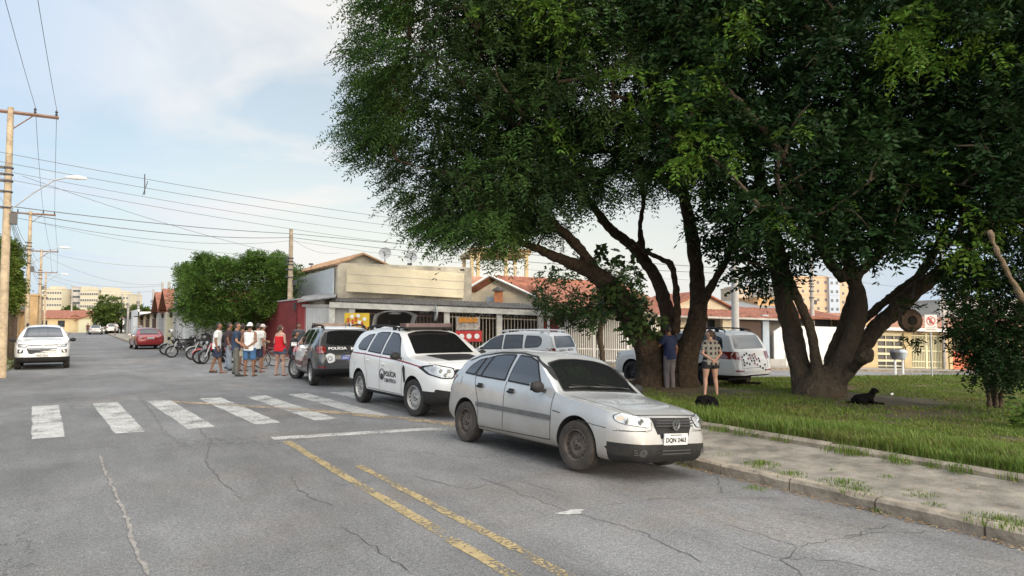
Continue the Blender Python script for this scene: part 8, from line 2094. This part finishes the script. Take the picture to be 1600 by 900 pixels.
def motorcycle(label, pos, heading, col, helmet=None, box=False, tall=0, steer=R(18)):
    rz = math.atan2(heading[1], heading[0]); t = thing('motorcycle', label, 'motorcycle', pos, 0, 'motorcycles parked in a row'); t.rotation_euler = (R(-7), 0, rz)
    cm = paint('moto_' + '%02x%02x' % (int(col[0] * 255), int(col[1] * 255)), col, .1)
    cycle_wheel(t, 1.30, .31, .045, alloy=True); cycle_wheel(t, 0, .30, .055, alloy=True)
    mb = MB(); 
    for s in (1, -1): mb.tube([(1.30, s * .085, .31), (1.09, s * .085, .86)], [.028, .022], 8)
    mb.tube([(1.09, -.1, .80), (1.09, .1, .80)], .02, 6); mb.build('fork', M_GALV, t, smooth=True)
    mb = MB(); mb.tube([(1.05, 0, .82), (.78, 0, .45), (.5, 0, .28), (.25, 0, .36), (.3, 0, .68), (.98, 0, .78)], .025, 6); mb.tube([(.35, .09, .34), (0, .1, .30)], .022, 6); mb.tube([(.35, -.09, .34), (0, -.1, .30)], .022, 6); mb.tube([(.05, .12, .32), (-.02, .12, .68)], .028, 8); mb.tube([(.05, -.12, .32), (-.02, -.12, .68)], .028, 8); mb.build('frame', V_PLAST, t, smooth=True)
    mb = MB(); mb.ell((.62, 0, .42), (.15, .13, .12), 12, 8)
    for z in (.50, .53, .56, .59, .62): mb.box(.58, .74, -.09, .09, z, z + .015)
    mb.tube([(.68, 0, .45), (.68, 0, .66)], .06, 8); mb.build('engine', mat('engine_grey', (.12, .12, .12), .45, metal=.5), t, smooth=True)
    mb = MB(); mb.tube([(.70, -.08, .55), (.82, -.12, .38), (.55, -.15, .25), (.1, -.17, .30), (-.15, -.17, .38)], [.022, .022, .03, .05, .045], 8); mb.build('exhaust', V_CHR, t, smooth=True)
    mb = MB(); ovl = [(.60, .14, .09), (.68, .22, .12), (.78, .22, .135), (.86, .17, .11), (.89, .08, .06)]
    vs = []; ovals(mb, [(z, rx, ry, .80, 0) for z, rx, ry in ovl]); mb.build('tank', cm, t, smooth=True)
    mb = MB(); mb.tube([(.62, 0, .76), (.35, 0, .755), (.0, 0, .80), (-.22, 0, .83)], [.10, .12, .115, .06], 10, squash=.5); mb.build('seat', V_PLAST, t, smooth=True)
    mb = MB(); mb.tube([(.35, 0, .66), (.05, 0, .70), (-.25, 0, .78), (-.36, 0, .80)], [.12, .10, .07, .03], 8, squash=.6); mb.build('tail_fairing', cm, t, smooth=True)
    mb = MB(); mb.ell((-.34, 0, .76), (.03, .06, .035), 8, 6); mb.build('tail_lamp', V_TAIL, t, smooth=True)
    for x, r0, a0, a1, nm in ((1.30, .345, 20, 150, 'front_fender'), (0, .35, 20, 165, 'rear_fender')):
        mb = MB(); n = 10; vs = []
        for i in range(n + 1):
            a = R(a0 + (a1 - a0) * i / n)
            for y, dr in ((-.065, -.03), (-.045, 0), (.045, 0), (.065, -.03)): vs.append((x + (r0 + dr) * math.cos(a), y, .31 + (r0 + dr) * math.sin(a)))
        mb.add(vs, [(i * 4 + j, i * 4 + j + 1, (i + 1) * 4 + j + 1, (i + 1) * 4 + j) for i in range(n) for j in range(3)]); mb.build(nm, cm if nm[0] == 'f' else V_PLAST, t, smooth=True)
    mb = MB(); mb.tube([(1.08, 0, .88), (1.16, 0, .90), (1.22, 0, .90)], [.05, .095, .10], 12); hl = mb.build('headlight', V_PLAST, t, smooth=True)
    MB().tube([(1.215, 0, .90), (1.235, 0, .90)], [.088, .05], 12).build('lens', V_LAMP, hl, smooth=True)
    mb = MB(); mb.tube([(.93, .36, 1.03), (1.02, .22, 1.06), (1.08, .08, .98), (1.08, -.08, .98), (1.02, -.22, 1.06), (.93, -.36, 1.03)], .014, 6); mb.build('handlebar', V_PLAST, t, smooth=True)
    mb = MB()
    for s in (1, -1): mb.tube([(.93, s * .36, 1.03), (1.00, s * .26, 1.055)], .022, 6)
    mb.each('grip', V_RUB, t)
    for s in (1, -1): mb = MB(); mb.tube([(1.02, s * .24, 1.06), (1.03, s * .30, 1.22)], .008, 5); mb.ell((1.03, s * .32, 1.25), (.018, .065, .042), 10, 8); mb.build('mirror', V_PLAST, t, smooth=True)
    if box: MB().prism(rpoly([(-.45, .86), (-.08, .86), (-.08, 1.16), (-.45, 1.16)], .05), -.2, .2).build('top_box', V_PLAST, t)
    if helmet:
        o = thing('helmet', helmet[1], 'helmet', (0, 0, 0), 0, 'helmets on the motorcycles'); hp_ = t.matrix_basis @ Vector(helmet[2]); o.location = hp_
        mb = MB(); mb.ell((0, 0, .12), (.125, .145, .13), 16, 12); mb.build('shell', helmet[0], o, smooth=True); mb = MB(); mb.tube([(-.08, .10, .11), (0, .135, .115), (.08, .10, .11)], [.04, .05, .04], 8); mb.build('visor', V_GLASS, o, smooth=True); o.rotation_euler = (0, 0, rz - R(90))
    return t
Hm = C2W(-.80, -.60)
def mp(px, py): g = G(px, py); v = Vector((Hm[0], Hm[1], 0)); return g - v * 1.30
hw_ = mat('helmet_white', (.6, .6, .6), .2, coat=1); hb_ = mat('helmet_black', (.02, .02, .022), .2, coat=1)
motorcycle('black motorcycle with a white helmet, leftmost of the row beside the red car', mp(259, 555), C2W(-.85, -.5), (.03, .03, .035), (hw_, 'white helmet hung on the leftmost motorcycle', (1.03, .30, 1.22)))
motorcycle('dark motorcycle with chrome exhaust, second from the left in the row', mp(268, 559), C2W(-.8, -.6), (.05, .05, .055), (hb_, 'shiny black helmet standing high on the second motorcycle', (.35, 0, .88)), True)
motorcycle('silver grey motorcycle with top box, third in the row', mp(298, 562), C2W(-.7, -.7), (.20, .20, .19), (hb_, 'black helmet on the tank of the third motorcycle', (.78, 0, .90)), True)
motorcycle('black motorcycle with a thin front wheel facing the camera, fourth in the row', mp(303, 568), C2W(-.35, -.93), (.025, .025, .03))
motorcycle('bright red motorcycle, nearest of the row behind the man in the jersey', mp(313, 569), C2W(-.9, -.45), (.42, .012, .015))
motorcycle('pale grey motorcycle behind the red one, against the bush', mp(322, 557), C2W(-.8, -.6), (.38, .38, .38))
motorcycle('dark blue motorcycle hidden behind the legs of the crowd', mp(350, 566), C2W(-.9, -.45), (.03, .035, .06))
def bicycle(label, pos, heading, col, lean=8):
    t = thing('bicycle', label, 'bicycle', pos, 0, 'bicycles by the crowd'); t.rotation_euler = (R(lean), 0, math.atan2(heading[1], heading[0])); m = paint('bike_%02x' % int(col[0] * 255), col, .2)
    cycle_wheel(t, 1.04, .33, .02, 20); cycle_wheel(t, 0, .33, .02, 20)
    mb = MB(); mb.tube([(0, 0, .33), (.42, 0, .30), (.32, 0, .80)], .016, 6); mb.tube([(0, 0, .33), (.34, 0, .74)], .012, 6); mb.tube([(.42, 0, .30), (.84, 0, .68)], .020, 6); mb.tube([(.34, 0, .72), (.82, 0, .78)], .018, 6); mb.build('frame', m, t, smooth=True)
    mb = MB()
    for s in (1, -1): mb.tube([(1.04, s * .05, .33), (.88, s * .05, .66)], .013, 6)
    mb.tube([(.88, -.05, .66), (.88, .05, .66)], .015, 6); mb.tube([(.88, 0, .64), (.80, 0, .98)], .016, 6); mb.build('fork', m, t, smooth=True)
    mb = MB(); mb.tube([(.74, .29, 1.02), (.82, .12, .99), (.82, -.12, .99), (.74, -.29, 1.02)], .013, 6); mb.build('handlebar', V_PLAST, t, smooth=True)
    mb = MB(); mb.tube([(.18, 0, .90), (.28, 0, .91), (.44, 0, .90)], [.075, .06, .02], 8, squash=.5); mb.tube([(.30, 0, .90), (.33, 0, .74)], .013, 6); mb.build('saddle', V_PLAST, t, smooth=True)
    mb = MB(); torus(mb, (.42, -.05, .30), .085, .008, 20, 5); mb.tube([(.42, -.06, .30), (.42, -.08, .14)], .010, 5); mb.tube([(.42, .06, .30), (.42, .08, .46)], .010, 5); mb.box(.38, .46, -.15, -.07, .125, .145); mb.box(.38, .46, .07, .15, .455, .475); mb.build('crankset', V_PLAST, t)
    return t
g_ = G(428, 572); bicycle('old dark bicycle leaning between the crowd and the woman in red', g_, C2W(-.75, -.65), (.06, .06, .065))
g_ = G(452, 574); bicycle('second dark bicycle partly hidden behind the woman in red', g_, C2W(-.85, -.5), (.10, .02, .02), -6)
# ------------------------------------------------------------------ small pieces of litter on the lawn
mb = MB(); g_ = G(1392, 618, .12); tag(mb.tube([tuple(g_), tuple(g_ + Vector((.12, .03, .03)))], [.03, .04], 6).build('paper_scrap', V_WTXT), 'crumpled white scrap on the grass right of the lying dog', 'litter')
